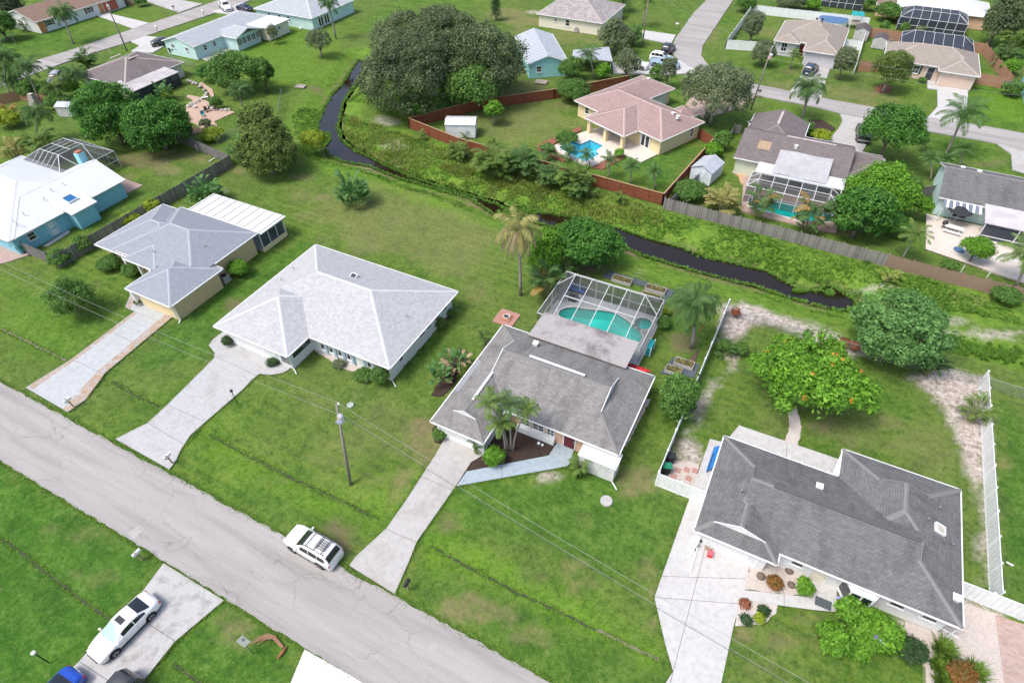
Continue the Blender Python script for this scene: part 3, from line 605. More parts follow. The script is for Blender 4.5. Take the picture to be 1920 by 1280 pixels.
slabs('walkway', pxs([(80, 462), (128, 432), (132, 435), (90, 462)]), [], M_drive_white)
slabs('patio', pxs([(556, 49), (590, 40), (603, 45), (562, 55)]), [], M_drive_white); slabs('patio', pxs([(370, 108), (430, 85), (440, 92), (390, 114)]), [], M_drive_white)
# street-side gutters: narrow wet strips in the lawns
def gz(x, y):
    i = int(np.searchsorted(gx, x)); j = int(np.searchsorted(gy, y)); fx = (x-gx[i-1])/(gx[i]-gx[i-1]); fy = (y-gy[j-1])/(gy[j]-gy[j-1]); return float((Zg[j-1, i-1]*(1-fx)+Zg[j-1, i]*fx)*(1-fy)+(Zg[j, i-1]*(1-fx)+Zg[j, i]*fx)*fy)
M_gutter = plain('wet_gutter', (.045, .05, .03), .7, .4, 3, bump=.4)
M_gutterc = concrete('old_gutter', (.22, .19, .16), (.08, .07, .05), .7)
for l, m in [([(390, 811), (420, 828), (540, 890), (640, 936), (711, 971)], M_gutter), ([(207, 712), (230, 727), (297, 760)], M_gutter), ([(0, 614), (40, 632), (122, 673)], M_gutterc), ([(0, 1008), (40, 1035), (75, 1066), (115, 1095), (160, 1128), (200, 1157)], M_gutter), ([(806, 1021), (870, 1056), (960, 1103), (1060, 1150), (1120, 1178)], M_gutter), ([(1120, 1178), (1180, 1207), (1236, 1233)], M_gutterc), ([(322, 1242), (350, 1262), (375, 1280), (430, 1315)], M_gutter)]:
    pts = [Vector((*G(u, v), 0)) for u, v in l]; fine = []
    r0 = random.Random(5)
    for a, b in zip(pts[:-1], pts[1:]):
        for k in range(12): fine.append(a.lerp(b, k/12)+Vector((0, r0.uniform(-.06, .06), 0)))
    fine.append(pts[-1]); b = B(); r = random.Random(len(fine)); wl = [.07+r.uniform(-.05, .06) for _ in fine]; fine = [Vector((q.x, q.y, gz(q.x, q.y))) for q in fine]; nrm = Vector((-(pts[-1]-pts[0]).y, (pts[-1]-pts[0]).x, 0)).normalized()
    for i in range(len(fine)-1):
        b.poly([fine[i]-nrm*wl[i]+Vector((0, 0, .012)), fine[i+1]-nrm*wl[i+1]+Vector((0, 0, .012)), fine[i+1]+nrm*wl[i+1]+Vector((0, 0, .012)), fine[i]+nrm*wl[i]+Vector((0, 0, .012))])
    struct('street_gutter', b, m)
# planting beds and gravel
def bed(l, m, z=.045, step=.4, amp=.08): return struct('planting_bed', B().prism(rough_edge(pxs(l), step, amp, int(l[0][0])), -.15, z), m)
bed([(870, 862), (880, 838), (930, 815), (985, 800), (1035, 815), (1045, 838), (1028, 853), (878, 882)], M_mulch)
bed([(810, 805), (825, 790), (845, 815), (836, 832), (815, 828)], M_mulch)
bed([(808, 740), (840, 690), (862, 650), (878, 660), (850, 720), (830, 742)], M_mulch, .03, .4, .2)
bed([(1405, 1060), (1462, 1050), (1520, 1080), (1527, 1119), (1395, 1105)], M_gravelgrey)
bed([(1387, 1126), (1458, 1133), (1455, 1150), (1430, 1170), (1378, 1173)], M_gravel)
bed([(1697, 1165), (1760, 1185), (1810, 1130), (1870, 1150), (1890, 1300), (1740, 1300), (1735, 1250), (1690, 1195)], M_gravelgrey, .04)
bed([(730, 700), (735, 712), (815, 620), (850, 590), (842, 585)], M_soil); bed([(577, 648), (640, 690), (700, 705), (705, 690), (580, 640)], M_gravelgrey)
bed([(1165, 838), (1175, 835), (1220, 748), (1212, 748)], M_gravel); bed([(1265, 700), (1310, 655), (1300, 700)], M_soil)
bed([(1250, 878), (1262, 862), (1310, 870), (1305, 915), (1255, 895)], M_gravelgrey)
bed([(345, 215), (352, 200), (362, 188), (350, 182), (352, 178), (372, 182), (398, 195), (400, 188), (388, 168), (372, 158), (378, 154), (398, 168), (405, 190), (400, 205), (432, 208), (440, 211), (402, 228), (412, 243), (385, 246), (370, 235), (350, 225)], plain('garden_path_pink', (.46, .33, .26), .95, .2, 5, bump=.5), .04)
bed([(342, 246), (352, 236), (372, 240), (388, 248), (350, 256)], M_soil)
bed([(1007, 277), (1012, 270), (1060, 248), (1088, 238), (1090, 244), (1030, 275), (1016, 282)], M_redmulch); bed([(1008, 280), (1018, 277), (1060, 300), (1056, 304)], M_redmulch); bed([(1112, 315), (1130, 300), (1170, 290), (1168, 298), (1130, 318)], M_redmulch)
bed([(1470, 262), (1500, 225), (1540, 225), (1566, 240), (1552, 256), (1530, 264), (1490, 272)], M_mulch); bed([(1372, 322), (1390, 318), (1402, 325), (1398, 345), (1390, 345), (1385, 330)], plain('orange_gravel', (.5, .33, .2), .95, .2, 6)); bed([(1645, 60), (1655, 56), (1702, 63), (1700, 69)], M_soil)
bed([(1640, 165), (1655, 158), (1672, 163), (1668, 172), (1648, 172)], M_redmulch, .1)
bed([(35, 470), (40, 468), (60, 476), (56, 480)], M_soil)
bed([(1478, 768), (1494, 766), (1503, 800), (1495, 836), (1472, 828), (1480, 800)], M_gravel, .04, .25, .06)
# ---------------------------------------------------------------- houses
def clip(poly, a, b, c):           # keep a*x+b*y <= c ; returns (inside, outside)
    ins, outs = [], []
    n = len(poly)
    for i in range(n):
        p = poly[i]; q = poly[(i+1) % n]; fp = a*p[0]+b*p[1]-c; fq = a*q[0]+b*q[1]-c
        if fp <= 1e-7: ins.append(p)
        if fp >= -1e-7: outs.append(p)
        if (fp < -1e-7 and fq > 1e-7) or (fp > 1e-7 and fq < -1e-7):
            t = fp/(fp-fq); m = (p[0]+t*(q[0]-p[0]), p[1]+t*(q[1]-p[1])); ins.append(m); outs.append(m)
    def ok(pl): return len(pl) > 2 and abs(sum(pl[i][0]*pl[(i+1) % len(pl)][1]-pl[(i+1) % len(pl)][0]*pl[i][1] for i in range(len(pl)))) > 1e-4
    return (ins if ok(ins) else None), (outs if ok(outs) else None)
def rect(x0, x1, y0, y1, g='', d={}, dz=0, p=None): return dict(x0=x0, x1=x1, y0=y0, y1=y1, g=g, d=d, dz=dz, p=p)
def expand(rects, pitch):
    out = []; gablets = []
    for r in rects:
        p = r['p'] or pitch; S = {'w': (p, 0, -p*r['x0']), 'e': (-p, 0, p*r['x1']), 's': (0, p, -p*r['y0']), 'n': (0, -p, p*r['y1'])}
        out.append((r['x0'], r['x1'], r['y0'], r['y1'], [(a, b, c+r['dz']) for k, (a, b, c) in S.items() if k not in r['g']]))
        if r['d']:
            e = dict(x0=r['x0'], x1=r['x1'], y0=r['y0'], y1=r['y1'])
            for k, dd in r['d'].items():
                if k == 'w': e['x0'] += dd
                if k == 'e': e['x1'] -= dd
                if k == 's': e['y0'] += dd
                if k == 'n': e['y1'] -= dd
            out.append((e['x0'], e['x1'], e['y0'], e['y1'], [(a, b, c+r['dz']) for k, (a, b, c) in S.items() if k not in r['g'] and k not in r['d']]))
            for k, dd in r['d'].items():
                if k in 'ew': x = e['x0'] if k == 'w' else e['x1']; ym = (r['y0']+r['y1'])/2; h = (r['y1']-r['y0'])/2; gablets.append((k, [(x, r['y0']+dd, p*dd), (x, r['y1']-dd, p*dd), (x, ym, p*h)], r['dz']))
                else: y = e['y0'] if k == 's' else e['y1']; xm = (r['x0']+r['x1'])/2; h = (r['x1']-r['x0'])/2; gablets.append((k, [(r['x0']+dd, y, p*dd), (r['x1']-dd, y, p*dd), (xm, y, p*h)], r['dz']))
    return out, gablets
def outline(rects):                # outer loop(s) of the union of rectangles
    xs = sorted({v for r in rects for v in (r['x0'], r['x1'])}); ys = sorted({v for r in rects for v in (r['y0'], r['y1'])})
    inside = lambda x, y: any(r['x0'] < x < r['x1'] and r['y0'] < y < r['y1'] for r in rects)
    cell = {(i, j) for i in range(len(xs)-1) for j in range(len(ys)-1) if inside((xs[i]+xs[i+1])/2, (ys[j]+ys[j+1])/2)}
    ed = {}
    for i, j in cell:
        for (di, dj), (a, b) in {(0, -1): ((i, j), (i+1, j)), (1, 0): ((i+1, j), (i+1, j+1)), (0, 1): ((i+1, j+1), (i, j+1)), (-1, 0): ((i, j+1), (i, j))}.items():
            if (i+di, j+dj) not in cell: ed[a] = b
    loops = []
    while ed:
        s = next(iter(ed)); l = [s]; c = ed.pop(s)
        while c != s: l.append(c); c = ed.pop(c)
        pts = [(xs[i], ys[j]) for i, j in l]; n = len(pts)
        pts = [pts[k] for k in range(n) if abs((pts[k][0]-pts[k-1][0])*(pts[(k+1) % n][1]-pts[k][1])-(pts[k][1]-pts[k-1][1])*(pts[(k+1) % n][0]-pts[k][0])) > 1e-9]
        loops.append(pts)
    return loops
def inset(pts, o):                 # inward offset of a counter-clockwise rectilinear loop
    n = len(pts); out = []
    for i in range(n):
        a, b, c = pts[i-1], pts[i], pts[(i+1) % n]
        d1 = Vector((b[0]-a[0], b[1]-a[1])).normalized(); d2 = Vector((c[0]-b[0], c[1]-b[1])).normalized()
        n1 = Vector((-d1.y, d1.x)); n2 = Vector((-d2.y, d2.x)); p = Vector(b)+n1*o+n2*o; out.append((p.x, p.y))
    return out
def roof(root, rects, z, pitch, m_top, m_cap, m_trim=None, thick=.2, capw=.16, name='roof', gtrim=None):
    R2, gab = expand(rects, pitch); m_trim = m_trim or M_white
    planes = sorted({tuple(round(v, 4) for v in pl) for r in R2 for pl in r[4]})
    xs = sorted({v for r in R2 for v in r[0:2]}); ys = sorted({v for r in R2 for v in r[2:4]})
    polys = []
    for i in range(len(xs)-1):
        for j in range(len(ys)-1):
            cx, cy = (xs[i]+xs[i+1])/2, (ys[j]+ys[j+1])/2
            if not any(r[0] < cx < r[1] and r[2] < cy < r[3] for r in R2): continue
            cand = sorted({tuple(round(v, 4) for v in pl) for r in R2 if r[0] < cx < r[1] and r[2] < cy < r[3] for pl in r[4]})
            cells = [[(xs[i], ys[j]), (xs[i+1], ys[j]), (xs[i+1], ys[j+1]), (xs[i], ys[j+1])]]
            for m in range(len(cand)):
                for k in range(m):
                    a, b, c = cand[m][0]-cand[k][0], cand[m][1]-cand[k][1], cand[k][2]-cand[m][2]
                    if abs(a)+abs(b) < 1e-6: continue
                    nx = []
                    for pl in cells: u, v = clip(pl, a, b, c); nx += [q for q in (u, v) if q]
                    cells = nx
            for pl in cells: polys.append(pl)
    bm = bmesh.new()
    def hz(x, y):
        best = None
        for r in R2:
            if r[0]-1e-6 <= x <= r[1]+1e-6 and r[2]-1e-6 <= y <= r[3]+1e-6:
                q = min(((a*x+b*y+c), (a, b, c)) for a, b, c in r[4])
                if best is None or q[0] > best[0]: best = q
        return best
    for pl in polys:
        cx = sum(p[0] for p in pl)/len(pl); cy = sum(p[1] for p in pl)/len(pl); a, b, c = hz(cx, cy)[1]
        try: bm.faces.new([bm.verts.new((x, y, z+a*x+b*y+c)) for x, y in pl])
        except ValueError: pass
    bmesh.ops.remove_doubles(bm, verts=bm.verts[:], dist=.004)
    bmesh.ops.dissolve_limit(bm, angle_limit=R(.6), verts=bm.verts[:], edges=bm.edges[:])
    bmesh.ops.recalc_face_normals(bm, faces=bm.faces[:])
    for f in bm.faces:
        if f.normal.z < 0: f.normal_flip()
    caps = []; trim = B()
    for e in bm.edges:
        if len(e.link_faces) == 2:
            f1, f2 = e.link_faces; n1, n2 = f1.normal, f2.normal
            mid = (e.verts[0].co+e.verts[1].co)/2; dv = f1.calc_center_median()-mid
            if n2.dot(dv) < -.02*dv.length and n1.angle(n2) > .08:      # ridge or hip
                a, b = e.verts[0].co, e.verts[1].co; d = (b-a).normalized()
                s1 = n1.cross(d).normalized(); s1 = s1 if s1.dot(f1.calc_center_median()-mid) > 0 else -s1
                s2 = n2.cross(d).normalized(); s2 = s2 if s2.dot(f2.calc_center_median()-mid) > 0 else -s2
                up = (n1+n2).normalized()*.035; o1 = n1*.012; o2 = n2*.012
                cb_ = B(); cb_.v = [tuple(q) for q in (a+up, b+up, b+s1*capw+o1, a+s1*capw+o1, a+s2*capw+o2, b+s2*capw+o2)]; cb_.f = [(0, 1, 2, 3), (0, 4, 5, 1)]; caps.append(cb_)
    for lp in outline(rects):
        n = len(lp)
        for i in range(n):
            (x0, y0), (x1, y1) = lp[i], lp[(i+1) % n]; k = max(1, int(max(abs(x1-x0), abs(y1-y0))/.5)); mids = []
            dx, dy = x1-x0, y1-y0; L = math.hypot(dx, dy); ox, oy = -dy/L*.003, dx/L*.003
            nx_, ny_ = dy/L*.05, -dx/L*.05
            pts = []
            for q in range(k+1):
                t = q/k; x, y = x0+dx*t, y0+dy*t; t2 = min(max(t, 1e-3), 1-1e-3); h = hz(x0+dx*t2+ox, y0+dy*t2+oy); pts.append((x, y, z+(h[0] if h else 0)))
            keep = [pts[0]]+[pts[q] for q in range(1, k) if abs(pts[q-1][2]-2*pts[q][2]+pts[q+1][2]) > 1e-4]+[pts[-1]]
            for a, b in zip(keep[:-1], keep[1:]):
                trim.poly([(a[0], a[1], a[2]), (b[0], b[1], b[2]), (b[0], b[1], b[2]-thick), (a[0], a[1], a[2]-thick)][::-1])
                if abs(a[2]-b[2]) < .01:      # gutter
                    trim.bar(Vector(a)+Vector((nx_, ny_, -.06)), Vector(b)+Vector((nx_, ny_, -.06)), .1, .1)
    for f in bm.faces: trim.poly([(v.co.x, v.co.y, v.co.z-thick) for v in reversed(f.verts)])
    uvl = bm.loops.layers.uv.new('UVMap')
    for f in bm.faces:
        nn = f.normal; hd = Vector((-nn.y, nn.x, 0)); hd = hd.normalized() if hd.length > 1e-4 else Vector((1, 0, 0)); sl_ = nn.cross(hd)
        for lo in f.loops: lo[uvl].uv = (lo.vert.co.dot(hd), lo.vert.co.dot(sl_))
    me = bpy.data.meshes.new(name); bm.to_mesh(me); bm.free(); me.materials.append(m_top)
    ro = link(bpy.data.objects.new(name, me), root)
    for cb_ in caps: obj('ridge_cap', cb_, m_cap, ro)
    obj('fascia', trim, m_trim, ro)
    for k, tri, dz in gab:
        b = B(); o = {'e': (.04, 0), 'w': (-.04, 0), 'n': (0, .04), 's': (0, -.04)}[k]
        t = [Vector((x+o[0], y+o[1], z+h+dz)) for x, y, h in tri]; b.poly(t)
        obj('gablet', b, m_trim, ro); gb = B(); gb.bar(t[0], t[2], .06, .1); gb.bar(t[1], t[2], .06, .1); obj('gablet_trim', gb, gtrim if gtrim and k != 's' else m_trim, ro)
    return ro
def walls(root, rects, over, z, m, gable=None, pitch=.4, inset_pts=None):
    b = B(); loops = [inset(lp, over) for lp in outline(rects)]
    for lp in loops: b.prism(lp, -.1, z-.1+pitch*over)
    for r in rects:
        p = r['p'] or pitch
        for k in r['g']:
            if k in 'ew':
                x = (r['x0']+over) if k == 'w' else (r['x1']-over); h = (r['y1']-r['y0'])/2; ym = (r['y0']+r['y1'])/2
                t = [(x, r['y0']+over, z-.12+pitch*over), (x, r['y1']-over, z-.12+pitch*over), (x, ym, z-.14+p*h+r['dz'])]
            else:
                y = (r['y0']+over) if k == 's' else (r['y1']-over); h = (r['x1']-r['x0'])/2; xm = (r['x0']+r['x1'])/2
                t = [(r['x0']+over, y, z-.12+pitch*over), (r['x1']-over, y, z-.12+pitch*over), (xm, y, z-.14+p*h+r['dz'])]
            b.poly(t)
    return obj('wall', b, m, root), loops
FACE = {'e': Vector((1, 0, 0)), 'w': Vector((-1, 0, 0)), 'n': Vector((0, 1, 0)), 's': Vector((0, -1, 0))}
def onwall(x, y, face): n = FACE[face]; return Vector((x, y, 0)), n, Vector((-n.y, n.x, 0))
def wbox(b, o, n, t, a0, a1, d0, d1, z0, z1):
    p = [o+t*a0+n*d0, o+t*a1+n*d1]; xs = sorted((p[0].x, p[1].x)); ys = sorted((p[0].y, p[1].y)); b.box(xs[0], xs[1], ys[0], ys[1], z0, z1)
def window(root, x, y, face, w=1.2, h=1.1, z=1., m_fr=None, bars=1, shutters=None, mullion=0):
    o, n, t = onwall(x, y, face); f = B(); fw = .08
    wbox(f, o, n, t, -w/2, w/2, 0, .06, z, z+fw); wbox(f, o, n, t, -w/2, w/2, 0, .06, z+h-fw, z+h)
    wbox(f, o, n, t, -w/2, -w/2+fw, 0, .06, z+fw, z+h-fw); wbox(f, o, n, t, w/2-fw, w/2, 0, .06, z+fw, z+h-fw)
    for k in range(bars): q = z+h*(k+1)/(bars+1); wbox(f, o, n, t, -w/2+fw, w/2-fw, .01, .05, q-.025, q+.025)
    for k in range(mullion): q = -w/2+w*(k+1)/(mullion+1); wbox(f, o, n, t, q-.025, q+.025, .012, .052, z+fw, z+h-fw)
    wbox(f, o, n, t, -w/2-.06, w/2+.06, 0, .12, z-.07, z-.002)
    fo = obj('window', f, m_fr or M_white, root)
    p = B(); wbox(p, o, n, t, -w/2+fw, w/2-fw, .005, .02, z+fw, z+h-fw); obj('pane', p, M_pane, fo)
    if shutters:
        for s in (-1, 1):
            sb = B(); c = s*(w/2+.2); wbox(sb, o, n, t, c-.17, c+.17, 0, .05, z-.03, z+h+.03)
            for q in range(5): wbox(sb, o, n, t, c-.13, c+.13, .05, .065, z+.05+q*h/5, z+.05+q*h/5+h/9)
            obj('shutter', sb, shutters, root)
    return fo
def door(root, x, y, face, w=1., h=2.05, m=None, glassy=False, z0=.05):
    o, n, t = onwall(x, y, face); f = B(); fw = .09
    wbox(f, o, n, t, -w/2-fw, -w/2, 0, .07, z0, z0+h+fw); wbox(f, o, n, t, w/2, w/2+fw, 0, .07, z0, z0+h+fw); wbox(f, o, n, t, -w/2, w/2, 0, .07, z0+h, z0+h+fw)
    fo = obj('door_frame', f, M_white, root)
    d = B(); wbox(d, o, n, t, -w/2, w/2, .005, .04, z0, z0+h)
    if not glassy:
        for zz in (.15, 1.1): wbox(d, o, n, t, -w/2+.15, w/2-.15, .04, .055, z0+zz, z0+zz+.75)
    do = obj('door', d, m or M_white, root)
    if glassy:
        nP = max(1, round(w/.8))
        for k in range(nP): g = B(); a = -w/2+w*k/nP; wbox(g, o, n, t, a+.12, a+w/nP-.12, .04, .05, z0+.2, z0+h-.15); obj('pane', g, M_pane, do)
    hb = B(); wbox(hb, o, n, t, w/2-.14, w/2-.08, .055, .1, z0+1., z0+1.12); obj('door_handle', hb, M_chrome, do)
    return do
def garage(root, x, y, face, w=4.9, h=2.15, m=None):
    o, n, t = onwall(x, y, face); f = B()
    wbox(f, o, n, t, -w/2-.1, -w/2, 0, .06, .05, h+.12); wbox(f, o, n, t, w/2, w/2+.1, 0, .06, .05, h+.12); wbox(f, o, n, t, -w/2, w/2, 0, .06, h, h+.12)
    g = obj('garage_door', f, M_white, root)
    for k in range(4):
        p = B(); z0 = .06+k*(h-.06)/4; wbox(p, o, n, t, -w/2, w/2, .004, .03, z0, z0+(h-.06)/4-.015)
        for q in range(8):
            a = -w/2+w*q/8; wbox(p, o, n, t, a+.07, a+w/8-.07, .03, .042, z0+.09, z0+(h-.06)/4-.1)
        obj('panel', p, m or M_white, g)
    return g
def vent(root, p, kind=0):
    b = B(); p = Vector(p)
    if kind == 0: b.lathe(p, [(.05, -.2), (.05, .35), (.07, .35), (.07, .42), (.01, .44)], 8); return obj('vent_pipe', b, M_chrome, root)
    if kind == 1: b.box(p.x-.2, p.x+.2, p.y-.2, p.y+.2, p.z-.2, p.z+.18); b.box(p.x-.26, p.x+.26, p.y-.26, p.y+.26, p.z+.18, p.z+.24); return obj('roof_vent', b, M_white, root)
    b.lathe(p, [(.18, -.2), (.18, .1), (.26, .1), (.22, .2), (.02, .26)], 12); return obj('roof_vent', b, M_dark, root)
def skylight(root, p, w=.6, nx=0, ny=0, m=None):   # tilted with its roof slope (nx,ny = downhill slope)
    p = Vector(p); ax = Vector((1, 0, -nx)).normalized(); ay = Vector((0, 1, -ny)).normalized(); nz = ax.cross(ay).normalized(); b = B(); h = w/2
    for s in (-1, 1): b.bar(p+ax*h*s-ay*(h+.04)+nz*.05, p+ax*h*s+ay*(h+.04)+nz*.05, .08, .2, nz); b.bar(p+ay*h*s-ax*(h-.045)+nz*.05, p+ay*h*s+ax*(h-.045)+nz*.05, .08, .2, nz)
    o = obj('skylight', b, M_white, root); g = B(); h -= .03; g.poly([p-ax*h-ay*h+nz*.1, p+ax*h-ay*h+nz*.1, p+ax*h+ay*h+nz*.1, p-ax*h+ay*h+nz*.1]); obj('skylight_pane', g, m or M_panel_blue, o)
def downspout(root, x, y, dx=0, dy=0):
    b = B(); b.bar((x, y, .1), (x, y, 2.35), .09, .07); b.bar((x, y, .12), (x+dx, y+dy, .06), .09, .07); obj('downspout', b, M_white, root)
def ac_unit(name, label, x, y, s=.42, m=None):
    t = thing(name, label, 'air conditioner', (x, y, 0)); b = B(); b.box(x-s-.1, x+s+.1, y-s-.1, y+s+.1, 0, .08); obj('pad', b, M_drive, t)
    b = B(); b.box(x-s, x+s, y-s, y+s, .082, .75)
    for k in range(7): b.box(x-s-.012, x+s+.012, y-s-.012, y+s+.012, .16+k*.08, .19+k*.08)
    obj('casing', b, m or plain('beige_metal', (.4, .4, .38), .6), t)
    b = B(); b.lathe((x, y, .75), [(s*.8, 0), (s*.8, .05), (s*.7, .05), (s*.7, .01)], 16); obj('fan_ring', b, M_dark, t)
    b = B()
    for a in range(4): q = a*math.pi/2; b.bar((x, y, .775), (x+math.cos(q)*s*.66, y+math.sin(q)*s*.66, .775), .16, .02)
    obj('fan', b, M_dark, t); return t
def trash_bin(label, x, y, rz, m, lid=None, group='wheeled rubbish bins'):
    t = thing('trash_bin', label, 'bin', (x, y, 0), rz, group, world=False); b = B(); n = len(b.v)
    b.v += [(-.24, -.26, .08), (.24, -.26, .08), (.24, .26, .08), (-.24, .26, .08), (-.3, -.34, .98), (.3, -.34, .98), (.3, .34, .98), (-.3, .34, .98)]
    b.f += [(3, 2, 1, 0), (4, 5, 6, 7), (0, 1, 5, 4), (1, 2, 6, 5), (2, 3, 7, 6), (3, 0, 4, 7)]; obj('body', b, m, t)
    b = B(); b.box(-.32, .32, -.38, .36, .985, 1.02); b.box(-.26, .26, -.3, .28, 1.02, 1.07); obj('lid', b, lid or m, t)
    b = B(); b.bar((-.26, .42, .98), (.26, .42, .98), .04); b.bar((-.24, .42, .98), (-.24, .34, .9), .04); b.bar((.24, .42, .98), (.24, .34, .9), .04); obj('handle', b, m, t)
    for s in (-1, 1): b = B(); b.tube([(s*.28, .3, .12), (s*.34, .3, .12)], .12, 10); obj('wheel', b, M_black, t)
    return t
def cx(r): return ((min(q['x0'] for q in r)+max(q['x1'] for q in r))/2, (min(q['y0'] for q in r)+max(q['y1'] for q in r))/2, 0)
# ---- white-roofed house in the middle row
r = [rect(-47.6, -28.2, 29.2, 41.75), rect(-47.6, -37.9, 26.1, 36)]
h = thing('house', 'white stucco house with white shingle hip roof, wide double garage at its left', 'house', cx(r))
walls(h, r, .55, 2.5, M_w_white, pitch=.41); ro = roof(h, r, 2.5, .41, M_sh_white, M_cap_white)
garage(h, -43.2, 26.65, 's', 5.6); 
b = B(); [b.box(-39.55+k*.12, -39.5+k*.12, 26.55, 26.65, .6, 2.1) for k in range(9)]; b.box(-39.65, -38.5, 26.6, 26.648, .5, 2.2); obj('wall_grille', b, M_chrome, h)
b = B(); b.box(-38.46, -38.38, 27., 29.6, 1.1, 2.0); wo = obj('window', b, M_white, h); b = B(); b.box(-38.44, -38.36, 27.06, 29.54, 1.16, 1.94); obj('pane', b, M_pane, wo)
for x in (-37.0, -35.9, -34.8, -33.7): window(h, x, 29.75, 's', .55, 1.5, .6, M_white, 1, None); b = B(); b.box(x+.38, x+.72, 29.6, 29.75, .3, 2.3); obj('pilaster', b, M_shutter_blue, h)
for x in (-31.2, -30.1): window(h, x, 29.75, 's', .6, 1.4, .7, M_white, 1); b = B(); b.box(x-.7, x-.38, 29.65, 29.75, .4, 2.3); obj('shutter', b, M_shutter_blue, h)
window(h, -28.75, 31.6, 'e', .7, 1., 1.1)
for y in (35.4, 36.6, 38.2, 39.8): window(h, -28.75, y, 'e', 1.0, .85, 1.2, M_white, 0)
skylight(h, (-37.9, 37.0, 4.45), .7, 0, -.41, M_pane)
for p in ((-45.7, 36.2, 3.3), (-45.4, 34, 3.4)): vent(h, p)
vent(h, (-30.2, 35.2, 3.3)); downspout(h, -38.35, 26.6, .7, -.4); downspout(h, -28.7, 29.7, .8, -.5)
# ---- tan house with pale roof
r = [rect(-71.2, -60, 30.2, 40.0), rect(-68, -55.1, 30.3, 40.25, dz=.3), rect(-60.9, -53.95, 26.2, 33.5), rect(-65.6, -60.3, 29.7, 36, dz=.12)]
h = thing('house', 'tan stucco house with pale grey hip roof and white flat lanai roof behind', 'house', cx(r))
walls(h, [rect(-71.2, -55.1, 30.3, 40.2), rect(-60.9, -53.95, 26.2, 33.5)], .5, 2.5, M_w_tan, pitch=.4); roof(h, r, 2.5, .4, M_sh_light, M_cap_blue)
garage(h, -57.3, 26.7, 's', 5.0, 2.1, M_w_cream)
b = B(); b.box(-60.75, -60.3, 26.3, 26.75, .05, 2.4); obj('porch_post', b, M_white, h)
for x in (-69.2, -67.6): window(h, x, 30.8, 's', 1., 1.2, .9, M_white, 1)
for x in (-65, -63.6): window(h, x, 30.8, 's', .8, 1.3, .8, M_white, 2)
door(h, -62.2, 30.8, 's', 1., 2.05, M_w_peach)
[obj('porch_column', B().box(x-.15, x+.15, 30.15, 30.45, .05, 2.35), M_white, h) for x in (-66.6, -64.3, -61.6)]
downspout(h, -54.35, 26.75, .3, -.5); downspout(h, -55.55, 33.5, .1, 0)
b = B(); b.prism([(-66.9, 40.3), (-54.6, 40.3), (-54.6, 44.6), (-66.9, 44.6)], 2.62, 2.74)
lr = obj('lanai_roof', b, concrete('soiled_white_roof', (.62, .63, .64), (.4, .38, .38), .5, sc=1.2), h); M_seam = plain('soiled_seam', (.4, .38, .38), .8, .3, 3)
for k in range(10): b = B(); x = -66.6+k*1.28; b.box(x, x+.06, 40.35, 44.55, 2.742, 2.79); obj('roof_seam', b, M_seam, lr)
b = B(); b.box(-66.5, -54.95, 44.1, 44.3, 0, .6); b.box(-55.15, -54.95, 40.2, 44.1, 0, .6); obj('lanai_kneewall', b, M_w_cream, h)
for y in (40.3, 41.6, 42.9, 44.15): obj('lanai_post', B().box(-55.1, -55., y-.05, y+.05, .6, 2.62), M_whitemetal, h)
for x in range(7): obj('lanai_post', B().box(-66.4+x*1.9-.05, -66.4+x*1.9+.05, 44.15, 44.25, .6, 2.62), M_whitemetal, h)
obj('lanai_rail', B().box(-55.11, -54.99, 40.3, 44.2, 2.5, 2.6), M_whitemetal, h)
b = B(); b.poly([(-55.04, 40.3, .6), (-55.04, 44.2, .6), (-55.04, 44.2, 2.55), (-55.04, 40.3, 2.55)]); obj('lanai_screen', b, M_screen2, h)
b = B(); b.box(-66.4, -55.2, 40.2, 44.1, .02, .08); obj('lanai_floor', b, M_deckgrey, h)
for p in ((-66.9, 38.5, 3.6), (-57.3, 34.6, 3.7), (-62.2, 31.5, 3.4)): vent(h, p)
# ---- grey-roofed house with the pool cage (centre)
r = [rect(-21.4, -5.7, 29.6, 39.3, d={'w': 2.55, 'e': 2.7}), rect(-21.4, -16.2, 25.65, 34, d={'s': 1.5})]
h = thing('house', 'house with weathered grey shingle roof and white stone-clad front wall, by the pool cage', 'house', cx(r))
walls(h, r, .55, 2.5, M_w_peach, pitch=.42); roof(h, r, 2.5, .42, M_sh_grey, M_cap_grey)
garage(h, -18.8, 26.2, 's', 4.5); b = B(); b.box(-20.85, -16.75, 26.1, 26.2, 2.2, 2.45); b.box(-21.0, -20.86, 26.1, 26.25, 0, 2.45); obj('garage_surround', b, M_white, h)
b = B(); b.box(-16.74, -16.62, 26.3, 29.9, .0, 2.4); obj('side_facing', b, M_white, h)
for x, w in ((-14.5, 1.0), (-13.2, 1.2), (-12.0, .8)): window(h, x, 30.15, 's', w, 1.4, .75, M_white, 2, None, 1)
b = B(); b.box(-15.2, -11.5, 29.7, 30.1, .05, .68); obj('planter_wall', b, M_white, h)
door(h, -10.2, 30.15, 's', 1., 2.05, M_door_dark)
b = B(); b.box(-8.7, -5.55, 28.55, 28.85, 0, 1.9); b.box(-5.85, -5.55, 28.85, 30.1, 0, 1.9); obj('stone_wall', b, M_rock, h)
b = B(); b.box(-8.8, -5.45, 28.45, 30.12, 1.905, 2.05); obj('wall_ledge', b, M_white, h)
b = B(); b.box(-16.3, -10.9, 34.6, 34.85, 4.53, 4.62); obj('ridge_vent', b, M_roof_white, h)
b = B(); b.bar((-18.8, 28.6, 3.63), (-18.8, 32.2, 3.63), .25, .08); obj('ridge_vent', b, M_roof_white, h)
b = B(); b.prism([(-21.2, 29.5), (-20.85, 29.4), (-20.8, 33.6), (-21.2, 33.8)], 2.5, 2.74); o = obj('roof_patch', b, M_sh_mint, h)
